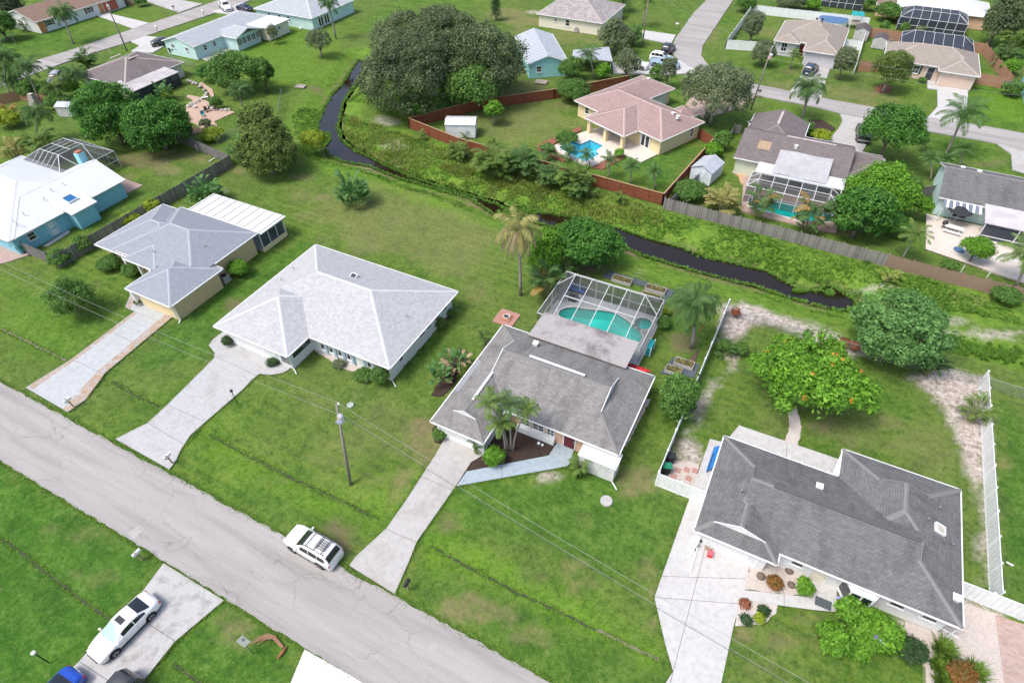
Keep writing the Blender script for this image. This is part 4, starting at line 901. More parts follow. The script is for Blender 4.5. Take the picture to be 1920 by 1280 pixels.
vent(h, (-16.9, 37.3, 3.5), 1); vent(h, (-20.6, 31.2, 2.9)); downspout(h, -5.6, 28.5, .6, -.5); window(h, -6.25, 33, 'e', 1.2, 1.1, 1)
# lean-to roof over the patio
b = B(); b.v = [(-18.3, 38.6, 3.05), (-8.3, 38.6, 3.05), (-8.3, 42.6, 2.85), (-18.3, 42.6, 2.85), (-18.3, 38.6, 2.95), (-8.3, 38.6, 2.95), (-8.3, 42.6, 2.75), (-18.3, 42.6, 2.75)]; b.f = [(0, 1, 2, 3), (7, 6, 5, 4), (0, 4, 5, 1), (1, 5, 6, 2), (2, 6, 7, 3), (3, 7, 4, 0)]
lt = concrete('stained_membrane', (.37, .35, .345), (.11, .095, .1), .95, sc=1.1); lo = obj('patio_roof', b, lt, h)
for k in range(3): b = B(); y = 39.5+k; b.bar((-18.25, y, 3.015-.05*(k+.9)+.0), (-8.35, y, 3.015-.05*(k+.9)), .05, .03); obj('roof_seam', b, lt, lo)
# ---- charcoal-roofed house, lower right
r = [rect(1.6, 19.1, 26.75, 35.4, d={'w': 2.8, 'e': 3.1}), rect(1.6, 7.5, 25.8, 32, d={'s': 1.1}), rect(10.6, 19.1, 29, 38.4, d={'n': 2.6})]
h = thing('house', 'white house with charcoal shingle roof and pale hip caps, garage at its left', 'house', cx(r))
walls(h, r, .5, 2.5, M_w_white, pitch=.36); roof(h, r, 2.5, .36, M_sh_dark, M_cap_light, capw=.18, gtrim=M_cap_light)
garage(h, 4.1, 26.3, 's', 4.6); b = B(); b.box(2., 6.9, 26.05, 26.3, 2.2, 2.42); obj('garage_header', b, M_white, h)
for x, w in ((9.0, .9), (15.6, 1.0), (17.6, 1.0)): window(h, x, 27.25, 's', w, .8, 1.1, M_white, 0)
door(h, 10.6, 27.25, 's', 1., 2.05, M_w_offwhite); b = B(); b.box(9.9, 11.3, 26.5, 27.2, .05, .12); obj('door_step', b, M_drive_white, h)
b = B(); bp = [(12.0, 27.25), (12.5, 26.35), (14.0, 26.35), (14.5, 27.25)]; b.prism(bp, .4, .6); b.prism(bp, 2.0, 2.15); bay = obj('bay_window', b, M_white, h)
b = B(); bp2 = [(12.06, 27.25), (12.54, 26.42), (13.96, 26.42), (14.44, 27.25)]; b.prism(bp2, .6, 2.0); obj('pane', b, M_pane, bay)
b = B(); [b.box(x-.05, x+.05, 26.36, 26.46, .6, 2.0) for x in (12.55, 13.25, 13.95)]; obj('mullions', b, M_white, bay)
b = B(); b.bar((5.95, 31.07, 4.12), (15.9, 31.07, 4.12), .32, .08); obj('ridge_vent', b, M_sh_dark, h)
b = B(); b.v = [(10.1, 35.4, 2.5), (10.55, 38.2, 2.42), (10.55, 35.4, 2.62)]; b.f = [(0, 1, 2)]; obj('soffit_fin', b, M_white, h)
for x in (6.0, 6.8, 7.8, 8.8, 9.8): b = B(); b.box(x-.05, x+.05, 35.38, 35.75, 2.32, 2.46); obj('gutter_bracket', b, M_white, h)
skylight(h, (17.4, 33.4, 3.2), .7, .36, 0, plain('frosted_acrylic', (.5, .47, .38), .4))
for p, k in (((9.1, 33.0, 3.4), 1), ((17.3, 35.2, 3.1), 0), ((18.3, 32.6, 2.8), 0), ((18.6, 28.6, 2.75), 1), ((16.4, 33.4, 3.6), 0), ((3.9, 29.9, 3.3), 0)): vent(h, p, k)
downspout(h, 19.0, 26.9, -.3, -.3); downspout(h, 2.2, 26.2, -.3, -1.2)
# ---- turquoise house with white roof, far left
r = [rect(-100.5, -81.1, 26.0, 40.1, g=''), rect(-90.6, -81.0, 26.6, 42.2, g='n'), rect(-84, -79.45, 33.2, 36.6, p=.16)]
h = thing('house', 'sky blue stucco house with bright white roof and blue skylight, far left', 'house', cx(r))
walls(h, r[:2], .5, 2.5, M_w_blue, pitch=.38); roof(h, r[:2], 2.5, .38, M_roof_white, M_roof_white)
b = B(); b.box(-81.6, -79.8, 33.5, 36.3, 0, 2.5); obj('bay_wall', b, M_w_blue, h)
b = B(); b.v = [(-83.2, 33.1, 3.35), (-79.4, 33.1, 2.5), (-79.4, 36.7, 2.5), (-83.2, 36.7, 3.35), (-83.2, 33.1, 3.2), (-79.4, 33.1, 2.35), (-79.4, 36.7, 2.35), (-83.2, 36.7, 3.2)]; b.f = [(0, 1, 2, 3), (7, 6, 5, 4), (0, 4, 5, 1), (1, 5, 6, 2), (2, 6, 7, 3), (3, 7, 4, 0)]; obj('bay_roof', b, M_roof_white, h)
skylight(h, (-81.9, 35.0, 3.13), 1.3, .22, 0, M_panel_blue)
cq = P(157, 304, 3.3); b = B(); b.box(cq.x-.5, cq.x+.5, cq.y-.5, cq.y+.5, 0, 4.7); co = obj('chimney', b, M_w_blue, h); b = B(); b.box(cq.x-.35, cq.x+.35, cq.y-.35, cq.y+.35, 4.7, 4.95); obj('chimney_cap', b, M_terracotta, co)
door(h, -81.55, 31.2, 'e', 1.1, 2.1, M_white); window(h, -81.5, 28.6, 'e', 1., 1., 1.)
for p in ((-84.4, 36.3, 3.8), (-84.4, 34.6, 3.8), (-83.6, 33.0, 3.5), (-83.0, 29.8, 3.4)): vent(h, p)
b = B(); b.tube([(-82.2, 28.2, 2.9), (-82.2, 28.2, 3.8), (-81.9, 28.0, 3.9)], .04); b.tube([(-82.8, 28.2, 3.5), (-81.6, 28.2, 3.5)], .03); obj('service_mast', b, M_chrome, h)
# ---- rose-roofed house behind the red fence (turned to its own lot)
h5a = R(-24.3); o5 = P(1240.6, 264.8, 2.5)
h = thing('house', 'cream stucco house with rose brown hip roof and columned porch beside its pool', 'house', (o5.x, o5.y, 0), h5a, world=False)
Mi = (Matrix.Translation((o5.x, o5.y, 0))@Matrix.Rotation(h5a, 4, 'Z')).inverted()
def L5(u, v, z=2.5): q = Mi@P(u, v, z); return q.x, q.y
xi, yi = L5(1195.7, 246.4); xp, yp = L5(1170, 256); xpl, ypl = L5(1094, 220.6); xl, yl = L5(1072.2, 190); xr, yr = L5(1321, 228.7); xb, yb = L5(1203.4, 141.2); xg, yg = L5(1264.6, 165.5); xe, ye = L5(1265.7, 204.9); xe2, ye2 = L5(1284.3, 196.5)
r5 = [rect(xl, 0, 0, yr, p=.4), rect(xpl, xp, yp, yr-1, p=.4), rect(xl, xl+7.4, 0, yb, p=.4)]
rw5 = [rect(xl, 0, 0.05, yr), rect(xl, xl+7.4, 0, yb)]
walls(h, rw5, .5, 2.5, M_w_cream, pitch=.4); roof(h, r5, 2.5, .4, M_sh_pink, M_cap_pink)
r5e = [rect(xe-.5, xe2, yr-3.5, ye2, p=.4)]; roof(h, [rect(xe-.2, xe+3.4, yr-2.5, yr+2.2, p=.4)], 2.42, .4, M_sh_pink, M_cap_pink)
[obj('entry_column', B().box(x-.22, x+.22, y-.22, y+.22, 0, 2.4), M_w_cream, h) for x, y in ((xe+3.0, yr+1.7), (xe+.2, yr+1.7))]
for x in (xpl+.7, (xpl+xp)/2, xp-.7): b = B(); b.box(x-.28, x+.28, yp+.4, yp+.96, 0, 2.35); obj('porch_column', b, M_w_cream, h)
door(h, -3.4, .5, 's', 1.7, 2.05, M_white, True); window(h, xl+2.6, .5, 's', .9, 1.1, .95, M_white, 1); window(h, -.5, yr-2.2, 'e', .6, 1.5, .6, M_white, 1)
for x in (xpl+2.2, xpl+4.6): window(h, x, .55, 's', 1.6, 2., .1, M_white, 0, None, 1)
garage(h, xl+6.9, yb-4.0, 'e', 4.9); b = B(); b.box(xe, xe+3.2, yr-.5, yr+1.9, .02, .1); obj('entry_slab', b, M_drive_white, h)
for p in ((-2.0, 5.6, 3.8), (-3.2, 5.9, 3.8), (xl+3.8, yb-3.0, 3.7)): vent(h, p, 1)
# ---- grey-brown gabled house with the patched lanai
r = [rect(-8.4, 6.4, 84.4, 95.3, g='we', p=.36), rect(6.3, 10.2, 86.0, 93.8, g='e', p=.36), rect(-8.5, -.4, 90, 100.2, g='n', p=.36)]
h = thing('house', 'house with grey brown gabled roof and tarped white lanai over its pool', 'house', cx(r))
walls(h, r, .4, 2.5, M_w_palegreen, pitch=.36); ro = roof(h, r, 2.5, .36, M_sh_brown, M_cap_brown)
b = B(); b.box(-2.6, 3.9, 89.7, 90.0, 4.45, 4.53); obj('ridge_vent', b, plain('pinkish_vent', (.5, .42, .4), .8), h); b = B(); b.box(-4.65, -4.3, 94.5, 99.0, 3.95, 4.03); obj('ridge_vent', b, plain('pinkish_vent', (.5, .42, .4), .8), h)
b = B(); b.v = [(-5.9, 86.7, 3.37), (-4.2, 86.7, 3.37), (-4.2, 88.2, 3.91), (-5.9, 88.2, 3.91)]; b.f = [(0, 1, 2, 3)]; obj('roof_patch', b, M_wood, h)
vent(h, (-1.0, 88.2, 3.95), 1); garage(h, -.84, 96.8, 'e', 4.6)
b = B(); b.prism([(-4.9, 81.6), (6.3, 81.6), (6.3, 84.5), (-4.9, 84.5)], 2.5, 2.6); obj('lanai_roof', b, M_roof_white, h)
tarp = concrete('grey_tarp', (.42, .42, .44), (.3, .3, .32), .6, sc=.8); b = B()
for i in range(9):
    for j in range(5): b.v.append((-2.8+i*.86, 81.9+j*1.3, 2.68+j*.26+.05*math.sin(i*1.3+j)))
for i in range(8):
    for j in range(4): q = i*5+j; b.f.append((q, q+5, q+6, q+1))
obj('tarp', b, tarp, h, True)
# ---- charcoal gabled house cut by the right edge
r = [rect(17.3, 45, 85.2, 95.4, g='w', p=.36)]
h = thing('house', 'house with charcoal shingle roof and striped awning, cut by the right edge', 'house', (28, 90, 0))
walls(h, r, .35, 2.5, M_w_mint, pitch=.36); roof(h, r, 2.5, .36, M_sh_dark, M_cap_grey)
b = B(); b.v = [(29.6, 92, 2.6), (29.6, 98.4, 2.3), (29.6, 95.5, 4.2), (45, 92, 2.6), (45, 98.4, 2.3), (45, 95.5, 4.2)]; b.f = [(0, 1, 2), (0, 2, 5, 3), (1, 4, 5, 2)]; obj('front_gable', b, M_white, h)
aw = plain('awning_white', (.68, .7, .7), .6, .1)
for k in range(12):
    b = B(); x = 17.9+k*.36; b.v = [(x, 85.3, 2.5), (x+.3, 85.3, 2.5), (x+.3, 83.6, 2.2), (x, 83.6, 2.2), (x, 85.3, 2.44), (x+.3, 85.3, 2.44), (x+.3, 83.6, 2.14), (x, 83.6, 2.14)]; b.f = [(0, 3, 2, 1), (4, 5, 6, 7), (0, 1, 5, 4), (1, 2, 6, 5), (2, 3, 7, 6), (3, 0, 4, 7)]; obj('awning_slat', b, aw if k % 2 else M_chrome, h)
b = B(); b.v = [(22.4, 85.6, 2.72), (45, 85.6, 2.72), (45, 81.6, 2.3), (22.4, 81.6, 2.3), (22.4, 85.6, 2.6), (45, 85.6, 2.6), (45, 81.6, 2.18), (22.4, 81.6, 2.18)]; b.f = [(0, 3, 2, 1), (4, 5, 6, 7), (0, 1, 5, 4), (2, 3, 7, 6), (3, 0, 4, 7)]; obj('lanai_roof', b, M_lanai, h)
[obj('lanai_post', B().box(x-.06, x+.06, 81.7, 81.82, 0, 2.2), M_whitemetal, h) for x in (22.6, 26.2, 27.6, 29.2, 33)]; obj('lanai_rail', B().box(22.5, 40, 81.69, 81.84, .5, .6), M_whitemetal, h); obj('awning_post', B().bar((18, 83.7, 0), (18, 83.7, 2.15), .1), M_whitemetal, h)
b = B(); b.poly([(22.6, 81.76, .05), (40, 81.76, .05), (40, 81.76, 2.2), (22.6, 81.76, 2.2)]); obj('lanai_screen', b, M_screen2, h)
for x in (20.5, 24.5, 27): window(h, x, 85.55, 's', 1.6, 1.9, .15, M_white, 0, None, 1)
for p in ((19.6, 92.5, 3.5), (21.3, 91.3, 3.9), (29.5, 90.6, 4.3)): vent(h, p, 1)
slabs('patio', [(16.9, 85), (16.9, 77.0), (32, 73.6), (46, 73.6), (46, 85)][:1]+[(17.0, 76.4), (31, 73.2), (46, 73.2), (46, 85)], [((23, 86), (23, 70)), ((16, 80.5), (46, 80.5))], M_patio)
# ---- tan-roofed houses across the upper street
r = [rect(-11.7, .65, 136.2, 148.55), rect(-11.7, -7.0, 135.0, 141), rect(-5.8, .65, 131.8, 141)]
h = thing('house', 'pale lilac house with tan hip roof inside the white fence', 'house', cx(r))
walls(h, r, .45, 2.6, M_w_lilac, pitch=.4); roof(h, r, 2.6, .4, M_sh_tan, M_cap_tan); garage(h, -2.7, 132.25, 's', 4.9, 2.2, M_w_lilac)
window(h, -9.6, 135.45, 's', 1.1, 1.6, .7, M_white, 1, None, 1); door(h, -6.4, 136.65, 's', 1., 2.05, M_door_dark)
for p in ((-5.6, 143.2, 5.0), (-4.6, 143.2, 5.0)): vent(h, p, 2)
r = [rect(8.0, 23.35, 133.5, 143.7), rect(17.0, 23.35, 131.5, 139)]
h = thing('house', 'pink tan house with tan hip roof and dark shutters, across the upper street', 'house', cx(r))
walls(h, r, .45, 2.6, M_w_pinktan, pitch=.38); roof(h, r, 2.6, .38, M_sh_tan, M_cap_tan); garage(h, 20.2, 131.95, 's', 4.9, 2.2, M_w_pinktan)
window(h, 13.7, 133.95, 's', 1.1, 1.4, .8, M_white, 1, M_shutter, 1); door(h, 16.1, 133.95, 's', 1.1, 2.1, M_shutter)
for p in ((13.2, 139.5, 4.4), (20.0, 140.5, 4.0)): vent(h, p, 2)
# ---- house at the top right corner with its own screen enclosure
h = thing('house', 'house with white roof at the top right, seen past a dark pool enclosure', 'house', (18, 172, 0))
r = [rect(8, 26.5, 168.5, 180, p=.3)]; walls(h, r, .4, 2.5, M_w_peach, pitch=.3); roof(h, r, 2.5, .3, M_roof_white, M_roof_white)
r = [rect(4.5, 9.5, 169.5, 178, p=.3)]; walls(h, r, .4, 2.4, M_w_peach, pitch=.3); window(h, 6.6, 169.9, 's', 1, 1.1, 1); roof(h, r, 2.3, .3, M_sh_brown2, M_cap_brown)
# ---- blue house with metal roof, by the oaks
h = thing('house', 'aqua gable-fronted house with pale metal roof beside the big oaks', 'house', (-49.7, 103.1, 0), R(35.5), world=False)
q1 = Vector((0, 0, 0)); r = [rect(0, 7.6, 0, 15.4, g='sn', p=.34)]
walls(h, r, .35, 2.6, M_w_aqua, pitch=.34); ro = roof(h, r, 2.6, .34, M_metalroof, M_metalroof)
for k in range(11):
    for xe_ in (.1, 7.5): y = .7+k*1.35; obj('roof_seam', B().bar((3.8, y, 3.92), (xe_, y, 2.66), .05, .05), M_metalroof, ro)
window(h, q1.x+2.2, q1.y+.35, 's', 1., 1.1, .9)
cp = thing('carport', 'open carport with ribbed pale metal roof beside the aqua house', 'carport', (-42, 112, 0))
a = [P(1072, 108, 2.6), P(1075, 94, 2.6), P(1142, 88, 2.6), P(1149, 115, 2.6)]; b = B(); b.prism([(p.x, p.y) for p in a], 2.5, 2.6); co = obj('roof', b, M_metalroof, cp)
for k in range(9): b = B(); t = (k+.5)/9; s0 = a[0].lerp(a[3], t); s1 = a[1].lerp(a[2], t); b.bar(s0+Vector((0, 0, .025)), s1+Vector((0, 0, .025)), .07, .05); obj('rib', b, M_metalroof, co)
for p in a: b = B(); q = p.lerp((a[0]+a[2])/2, .08); b.bar((q.x, q.y, 0), (q.x, q.y, 2.5), .1); obj('post', b, M_white, cp)
# ---- ivory house, top centre
r = [rect(-60.9, -45.6, 130.6, 145, p=.36), rect(-60.9, -44.6, 131.2, 138.5, p=.36)]
h = thing('house', 'ivory stucco house with mottled grey shingle roof, top centre', 'house', cx(r))
walls(h, r[:1], .4, 2.5, M_w_offwhite, pitch=.36); roof(h, r[:1], 2.5, .36, M_sh_mottle, M_cap_tan); window(h, -56.5, 131, 's', .6, .7, 1.3); window(h, -53.7, 131, 's', 1., 1.3, .8); vent(h, (-50, 131.6, 2.9))
# ---- mint houses, upper left
r = [rect(-122.0, -113.0, 83.2, 104.5, g='s', p=.3), rect(-116, -108.9, 90.5, 97.5, g='e', p=.3)]
h = thing('house', 'pale mint house with blue grey roof and banks of jalousie windows', 'house', cx(r))
walls(h, [rect(-122, -113, 83.2, 104.5, g='s', p=.3), rect(-116, -109.2, 90.5, 97.5, p=.3)], .3, 2.5, M_w_mint, pitch=.3); roof(h, r, 2.5, .3, M_sh_mint, M_cap_white)
b = B(); b.box(-113.2, -107.8, 98, 104.2, 0, 2.5); obj('annex_wall', b, M_w_offwhite, h); b = B(); b.box(-113.5, -107.3, 97.6, 104.6, 2.5, 2.62); obj('annex_roof', b, M_roof_white, h); window(h, -107.8, 101.3, 'e', .9, .7, 1.3)
for k in range(5): window(h, -109.49, 91.5+k*1.3, 'e', 1.15, 1.3, .8, M_white, 3, None, 1)
for x in (-114.6,): pass
for x, z in ((-119.5, 1.3), (-115.6, 1.2)): window(h, x, 83.5, 's', .9, .8, z, M_white, 1)
for y in (86, 88.4): window(h, -113.3, y, 'e', .8, 1.0, 1., M_white, 1)
r = [rect(-120.3, -103.5, 107, 122, g='', p=.3)]
h = thing('house', 'pale aqua house with light roof at the top edge, blue tarp on its patio', 'house', (-112, 112, 0))
walls(h, r, .35, 2.5, M_w_mint, pitch=.3); roof(h, r, 2.5, .3, M_sh_mint, M_cap_white)
for x in (-116.2, -113.2, -110.6): window(h, x, 107.35, 's', .8, 1.1, .9, M_white, 1)
for y in (110, 112): door(h, -103.85, y, 'e', 1.6, 2., M_white, True)
# ---- brown hip-roofed house, upper left
r = [rect(-121.6, -108.7, 64, 77, p=.3)]
h = thing('house', 'low house with grey brown hip roof and stained lanai roof, behind the ficus trees', 'house', cx(r))
walls(h, r, .5, 2.4, M_w_offwhite, pitch=.3); roof(h, r, 2.4, .3, M_sh_brown, M_cap_tan)
for p in ((-117.8, 70.2, 4.15), (-114.2, 71.2, 4.2)): b = B(); b.box(p[0]-.15, p[0]+.15, p[1]-1.1, p[1]+1.1, p[2]-.05, p[2]+.06); obj('ridge_vent', b, plain('pinkish_vent', (.5, .42, .4), .8), h)
b = B(); b.v = [(-111, 63.2, 2.75), (-105.8, 63.2, 2.3), (-105.8, 73.2, 2.3), (-111, 73.2, 2.75), (-111, 63.2, 2.65), (-105.8, 63.2, 2.2), (-105.8, 73.2, 2.2), (-111, 73.2, 2.65)]; b.f = [(0, 1, 2, 3), (7, 6, 5, 4), (0, 4, 5, 1), (1, 5, 6, 2), (2, 6, 7, 3), (3, 7, 4, 0)]
obj('lanai_roof', b, concrete('stained_white_membrane', (.5, .48, .48), (.22, .19, .22), .7, sc=.6), h)
[obj('lanai_post', B().box(-106.05, -105.9, 63.4+k*1.9-.05, 63.4+k*1.9+.05, 0, 2.25), M_dark, h) for k in range(6)]
b = B(); b.poly([(-105.98, 63.4, 0), (-105.98, 73, 0), (-105.98, 73, 2.25), (-105.98, 63.4, 2.25)]); obj('lanai_screen', b, M_screen2, h)
# ---- brown ranch house, top left corner
h16 = R(1.5); r = [rect(-169, -156.8, 79.6, 102, g='sn', p=.28)]
h = thing('house', 'white ranch house with brown roof and coral red garage door, top left corner', 'house', cx(r))
walls(h, r, .4, 2.4, M_w_white, pitch=.28); roof(h, r, 2.4, .28, M_sh_brown2, M_cap_brown)
garage(h, -157.2, 97.8, 'e', 3.6, 2.0, M_door_red); b = B(); b.box(-157.22, -157.12, 94.8, 95.8, 0, 2.3); obj('brick_facing', b, M_w_orange, h); b = B(); b.box(-157.22, -157.12, 80.0, 81.4, 0, 2.3); obj('brick_facing', b, M_w_orange, h)
for y in (82.6, 86.5, 92.3): window(h, -157.2, y, 'e', 1.3, 1.1, .9, M_white, 1, M_door_dark)
# ---- slivers at the right edge
h = thing('house', 'grey roofed house sliver at the right edge behind shrubs', 'house', (36, 128, 0))
r = [rect(30.6, 45, 122, 140, p=.3)]; walls(h, r, .4, 2.4, M_w_aqua, pitch=.3); roof(h, r, 2.4, .3, M_sh_mint, M_cap_white)
# ---------------------------------------------------------------- fences, sheds, pool cages
def smp(a, b, st):
    a = Vector((*a[:2], 0)); b = Vector((*b[:2], 0)); L = (b-a).length; n = max(1, round(L/st)); return a, b, L, n, (b-a).normalized()
def zg(x, y):
    i = np.searchsorted(gx, x); j = np.searchsorted(gy, y); return float(Zg[min(j, Zg.shape[0]-1), min(i, Zg.shape[1]-1)])
def picket_fence(label, pts, m, h=1.8, w=.135, gap=.02, rails=True, ragged=.04, m2=None, part='board', post=2.4, thick=.03, name='fence', dog=True, group=None):
    c = Vector((*pts[0], 0)); t = thing(name, label, 'fence', c, 0, group); rg = random.Random(int(abs(pts[0][0])*10))
    ms = []
    for k in range(3):
        b = B(); x = w/2
        if dog: b.v = [(-x, 0, 0), (x, 0, 0), (x, 0, h-.08), (x*.5, 0, h), (-x*.5, 0, h), (-x, 0, h-.08)]
        else: b.v = [(-x, 0, 0), (x, 0, 0), (x, 0, h), (-x, 0, h)]
        n = len(b.v); b.v += [(p[0], thick, p[2]) for p in b.v]; b.f = [tuple(range(n)), tuple(range(2*n-1, n-1, -1))]+[(i, n+i, n+(i+1) % n, (i+1) % n) for i in range(n)]
        me = mesh_of(b, part); me.materials.append([m, m2 or m, m][k]); ms.append(me)
    for p, q in zip(pts[:-1], pts[1:]):
        a, b_, L, n, d = smp(p, q, w+gap); ang = math.atan2(d.y, d.x)
        for k in range(n):
            s = a+d*(w+gap)*(k+.5); o = bpy.data.objects.new(part, ms[rg.randrange(3)]); C.objects.link(o); o.parent = t; o.matrix_parent_inverse = FR[t]
            o.location = (s.x, s.y, zg(s.x, s.y)+rg.uniform(-ragged, ragged)); o.rotation_euler = (rg.uniform(-.02, .02), rg.uniform(-.012, .012), ang)
        nn = Vector((-d.y, d.x, 0)); npo = max(1, round(L/post))
        if rails:
            for zz in (.35, h-.35): b = B(); b.bar(a+nn*.06+Vector((0, 0, zz)), b_+nn*.06+Vector((0, 0, zz)), .05, .09); obj('rail', b, m, t)
        for k in range(npo+1):
            s = a.lerp(b_, k/npo)+nn*.1; b = B(); b.box(s.x-.05, s.x+.05, s.y-.05, s.y+.05, -.6, h-.02); obj('post', b, m, t)
    return t
def slat_fence(label, pts, m, h=1.75, panel=2.0, nsl=8, cap=None, group=None):
    t = thing('fence', label, 'fence', (*pts[0], 0), 0, group); rg = random.Random(3)
    for p, q in zip(pts[:-1], pts[1:]):
        a, b_, L, n, d = smp(p, q, panel); nn = Vector((-d.y, d.x, 0))
        for k in range(n+1):
            s = a.lerp(b_, k/n); z = zg(s.x, s.y); b = B(); b.bar((s.x, s.y, z-.2), (s.x, s.y, z+h+.02), .12); obj('post', b, m, t)
        for k in range(n):
            s0 = a.lerp(b_, k/n)+d*.065; s1 = a.lerp(b_, (k+1)/n)-d*.065; z0 = zg(s0.x, s0.y); z1 = zg(s1.x, s1.y)
            for j in range(nsl):
                zz = .08+(h-.12)*j/nsl+(h/nsl)/2; b = B(); jj = nn*rg.uniform(-.008, .008); b.bar(s0+jj+Vector((0, 0, z0+zz)), s1+jj+Vector((0, 0, z1+zz)), .03, (h-.12)/nsl-.02); obj('board', b, m, t)
        if cap:
            b = B(); b.bar(a+Vector((0, 0, zg(a.x, a.y)+h+.05)), b_+Vector((0, 0, zg(b_.x, b_.y)+h+.05)), .16, .05); obj('top_cap', b, cap, t)
    return t
def panel_fence(label, pts, h=1.8, panel=2.4, m=None, board=.2, group=None, ribs=True):
    """white vinyl fence: posts, rails and tongue-and-groove boards"""
    m = m or M_vinyl; t = thing('fence', label, 'fence', (*pts[0], 0), 0, group)
    for p, q in zip(pts[:-1], pts[1:]):
        a, b_, L, n, d = smp(p, q, panel); nn = Vector((-d.y, d.x, 0))
        for k in range(n+1):
            s = a.lerp(b_, k/n); z = zg(s.x, s.y); b = B(); b.box(s.x-.065, s.x+.065, s.y-.065, s.y+.065, z-.1, z+h+.05); b.box(s.x-.085, s.x+.085, s.y-.085, s.y+.085, z+h+.05, z+h+.08); obj('post', b, m, t)
        for k in range(n):
            s0 = a.lerp(b_, k/n)+d*.066; s1 = a.lerp(b_, (k+1)/n)-d*.066; z = zg(s0.x, s0.y)
            for zz in (.08, h-.08): b = B(); b.bar(s0+Vector((0, 0, z+zz)), s1+Vector((0, 0, z+zz)), .06, .13); obj('rail', b, m, t)
            nb = max(1, round((s1-s0).length/board)); st = (s1-s0)/nb
            for j in range(nb):
                c0 = s0+st*j+d*.006; c1 = s0+st*(j+1)-d*.006; off = nn*(.012 if j % 2 else -.012) if ribs else nn*0
                b = B(); b.bar(c0+off+Vector((0, 0, z+h/2)), c1+off+Vector((0, 0, z+h/2)), .025, h-.3); obj('board', b, m, t)
    return t
def chain_fence(label, pts, h=1.2, group=None):
    t = thing('chain_link_fence', label, 'fence', (*pts[0], 0), 0, group)
    for p, q in zip(pts[:-1], pts[1:]):
        a, b_, L, n, d = smp(p, q, 3)
        for k in range(n+1):
            s = a.lerp(b_, k/n); z = zg(s.x, s.y); b = B(); b.tube([(s.x, s.y, z-.1), (s.x, s.y, z+h)], .03, 6); obj('post', b, M_chrome, t)
        for k in range(n):
            s0 = a.lerp(b_, k/n); s1 = a.lerp(b_, (k+1)/n); z0 = zg(s0.x, s0.y); z1 = zg(s1.x, s1.y); b = B(); b.tube([(s0.x, s0.y, z0+h), (s1.x, s1.y, z1+h)], .022, 5); obj('top_rail', b, M_chrome, t)
            b = B(); b.poly([(s0.x, s0.y, z0), (s1.x, s1.y, z1), (s1.x, s1.y, z1+h), (s0.x, s0.y, z0+h)]); obj('mesh', b, M_chain, t)
    return t
GB = [G(1245, 372, 1.7), G(1665, 476, 1.7)]
picket_fence('long weathered grey board fence along the creek bank behind the lanai house', [(-14.2, 71.3), (12.7, 70.7)], M_fencegrey, 1.7, m2=M_fencegrey2, ragged=.06)
picket_fence('brown board fence carrying on from the grey one to the right edge', [(12.8, 70.7), (30.5, 70.4)], M_fencebrown, 1.7, ragged=.07)
picket_fence('dark weathered board fence between the sky blue and tan houses', [(-74.9, 26.9), (-74.6, 54.4)], M_fencegrey2, 1.8, m2=M_fencegrey, ragged=.03)
picket_fence('short weathered fence return beside the green bin at the blue house', [(-81.2, 27.0), (-76.6, 27.0)], M_fencegrey2, 1.8, m2=M_fencegrey)
slat_fence('dark horizontal board fence behind the two ficus trees', [(-87.0, 56.4), (-74.8, 54.6)], M_fencegrey2, 1.7, 3.0, 5)
picket_fence('dark board fence behind the far left pool cage', [(-100, 56.2), (-87.2, 56.3)], M_fencegrey2, 1.7, .15)
slat_fence('red stained slat fence along the creek bank below the pool', [G(765, 220, 1.75), G(860, 258, 1.75), G(1245, 362, 1.75)], M_fencered, 1.75, 2.1, 7, M_fencecap)
slat_fence('red stained slat fence running up past the white shed', [G(765, 220, 1.75), G(900, 186, 1.75), G(1040, 166, 1.75), G(1180, 141, 1.75)], M_fencered, 1.75, 2.6, 7, M_fencecap)
slat_fence('red stained slat fence between rose roofed house and small white shed', [G(1245, 362, 1.75), G(1339, 258, 1.75)], M_fencered, 1.75, 2.4, 7, M_fencecap)
slat_fence('short red stained gate fence at the corner of the rose roofed house', [G(1338, 256, 1.75), G(1313, 238, 1.75)], M_fencered, 1.75, 1.3, 7)
picket_fence('grey board fence beside the small white shed', [(-13.6, 71.6), (-11.0, 84.0)], M_fencegrey, 1.5, .15)
picket_fence('low grey gate fence by the round clipped bush', [G(1372, 246, 1.5), G(1379, 232, 1.5), G(1392, 233, 1.5)], M_fencegrey, 1.5, .15)
slat_fence('dark board fence left of the striped awning house', [G(1715, 352, 1.7), G(1757, 345, 1.7)], M_fencegrey2, 1.7, 2.4, 6)
panel_fence('long white vinyl fence between the pool house and the charcoal roofed house', [(-2.3, 30.1), (-2.15, 42), (-2.0, 54.2)])
panel_fence('short white vinyl fence in front of the stepping stones and bins', [(-2.25, 29.95), (1.5, 29.95)], 1.75, 1.9)
panel_fence('white vinyl fence along the sandy right side of the back yard', [(22.0, 54.6), (22.0, 31.3)], 1.8, 2.4, None, .22)
panel_fence('white vinyl fence from the charcoal roofed house to the right edge', [(19.2, 30.9), (26, 30.9)], 1.8, 2.2)
panel_fence('white vinyl fence round the lilac house, street side', [(4.0, 161.2), (-20.5, 160.0), (-20.5, 134.4), (-11.6, 136.8)], 1.8, 2.4, None, .4, ribs=False)
panel_fence('white vinyl fence between the lilac and pink tan houses', [(4.0, 161.2), (3.9, 131.4)], 1.8, 2.4, None, .4, ribs=False)
panel_fence('short white vinyl fence right of the lilac house', [(.7, 145.0), (3.9, 145.0)], 1.8, 1.6, None, .4, ribs=False)
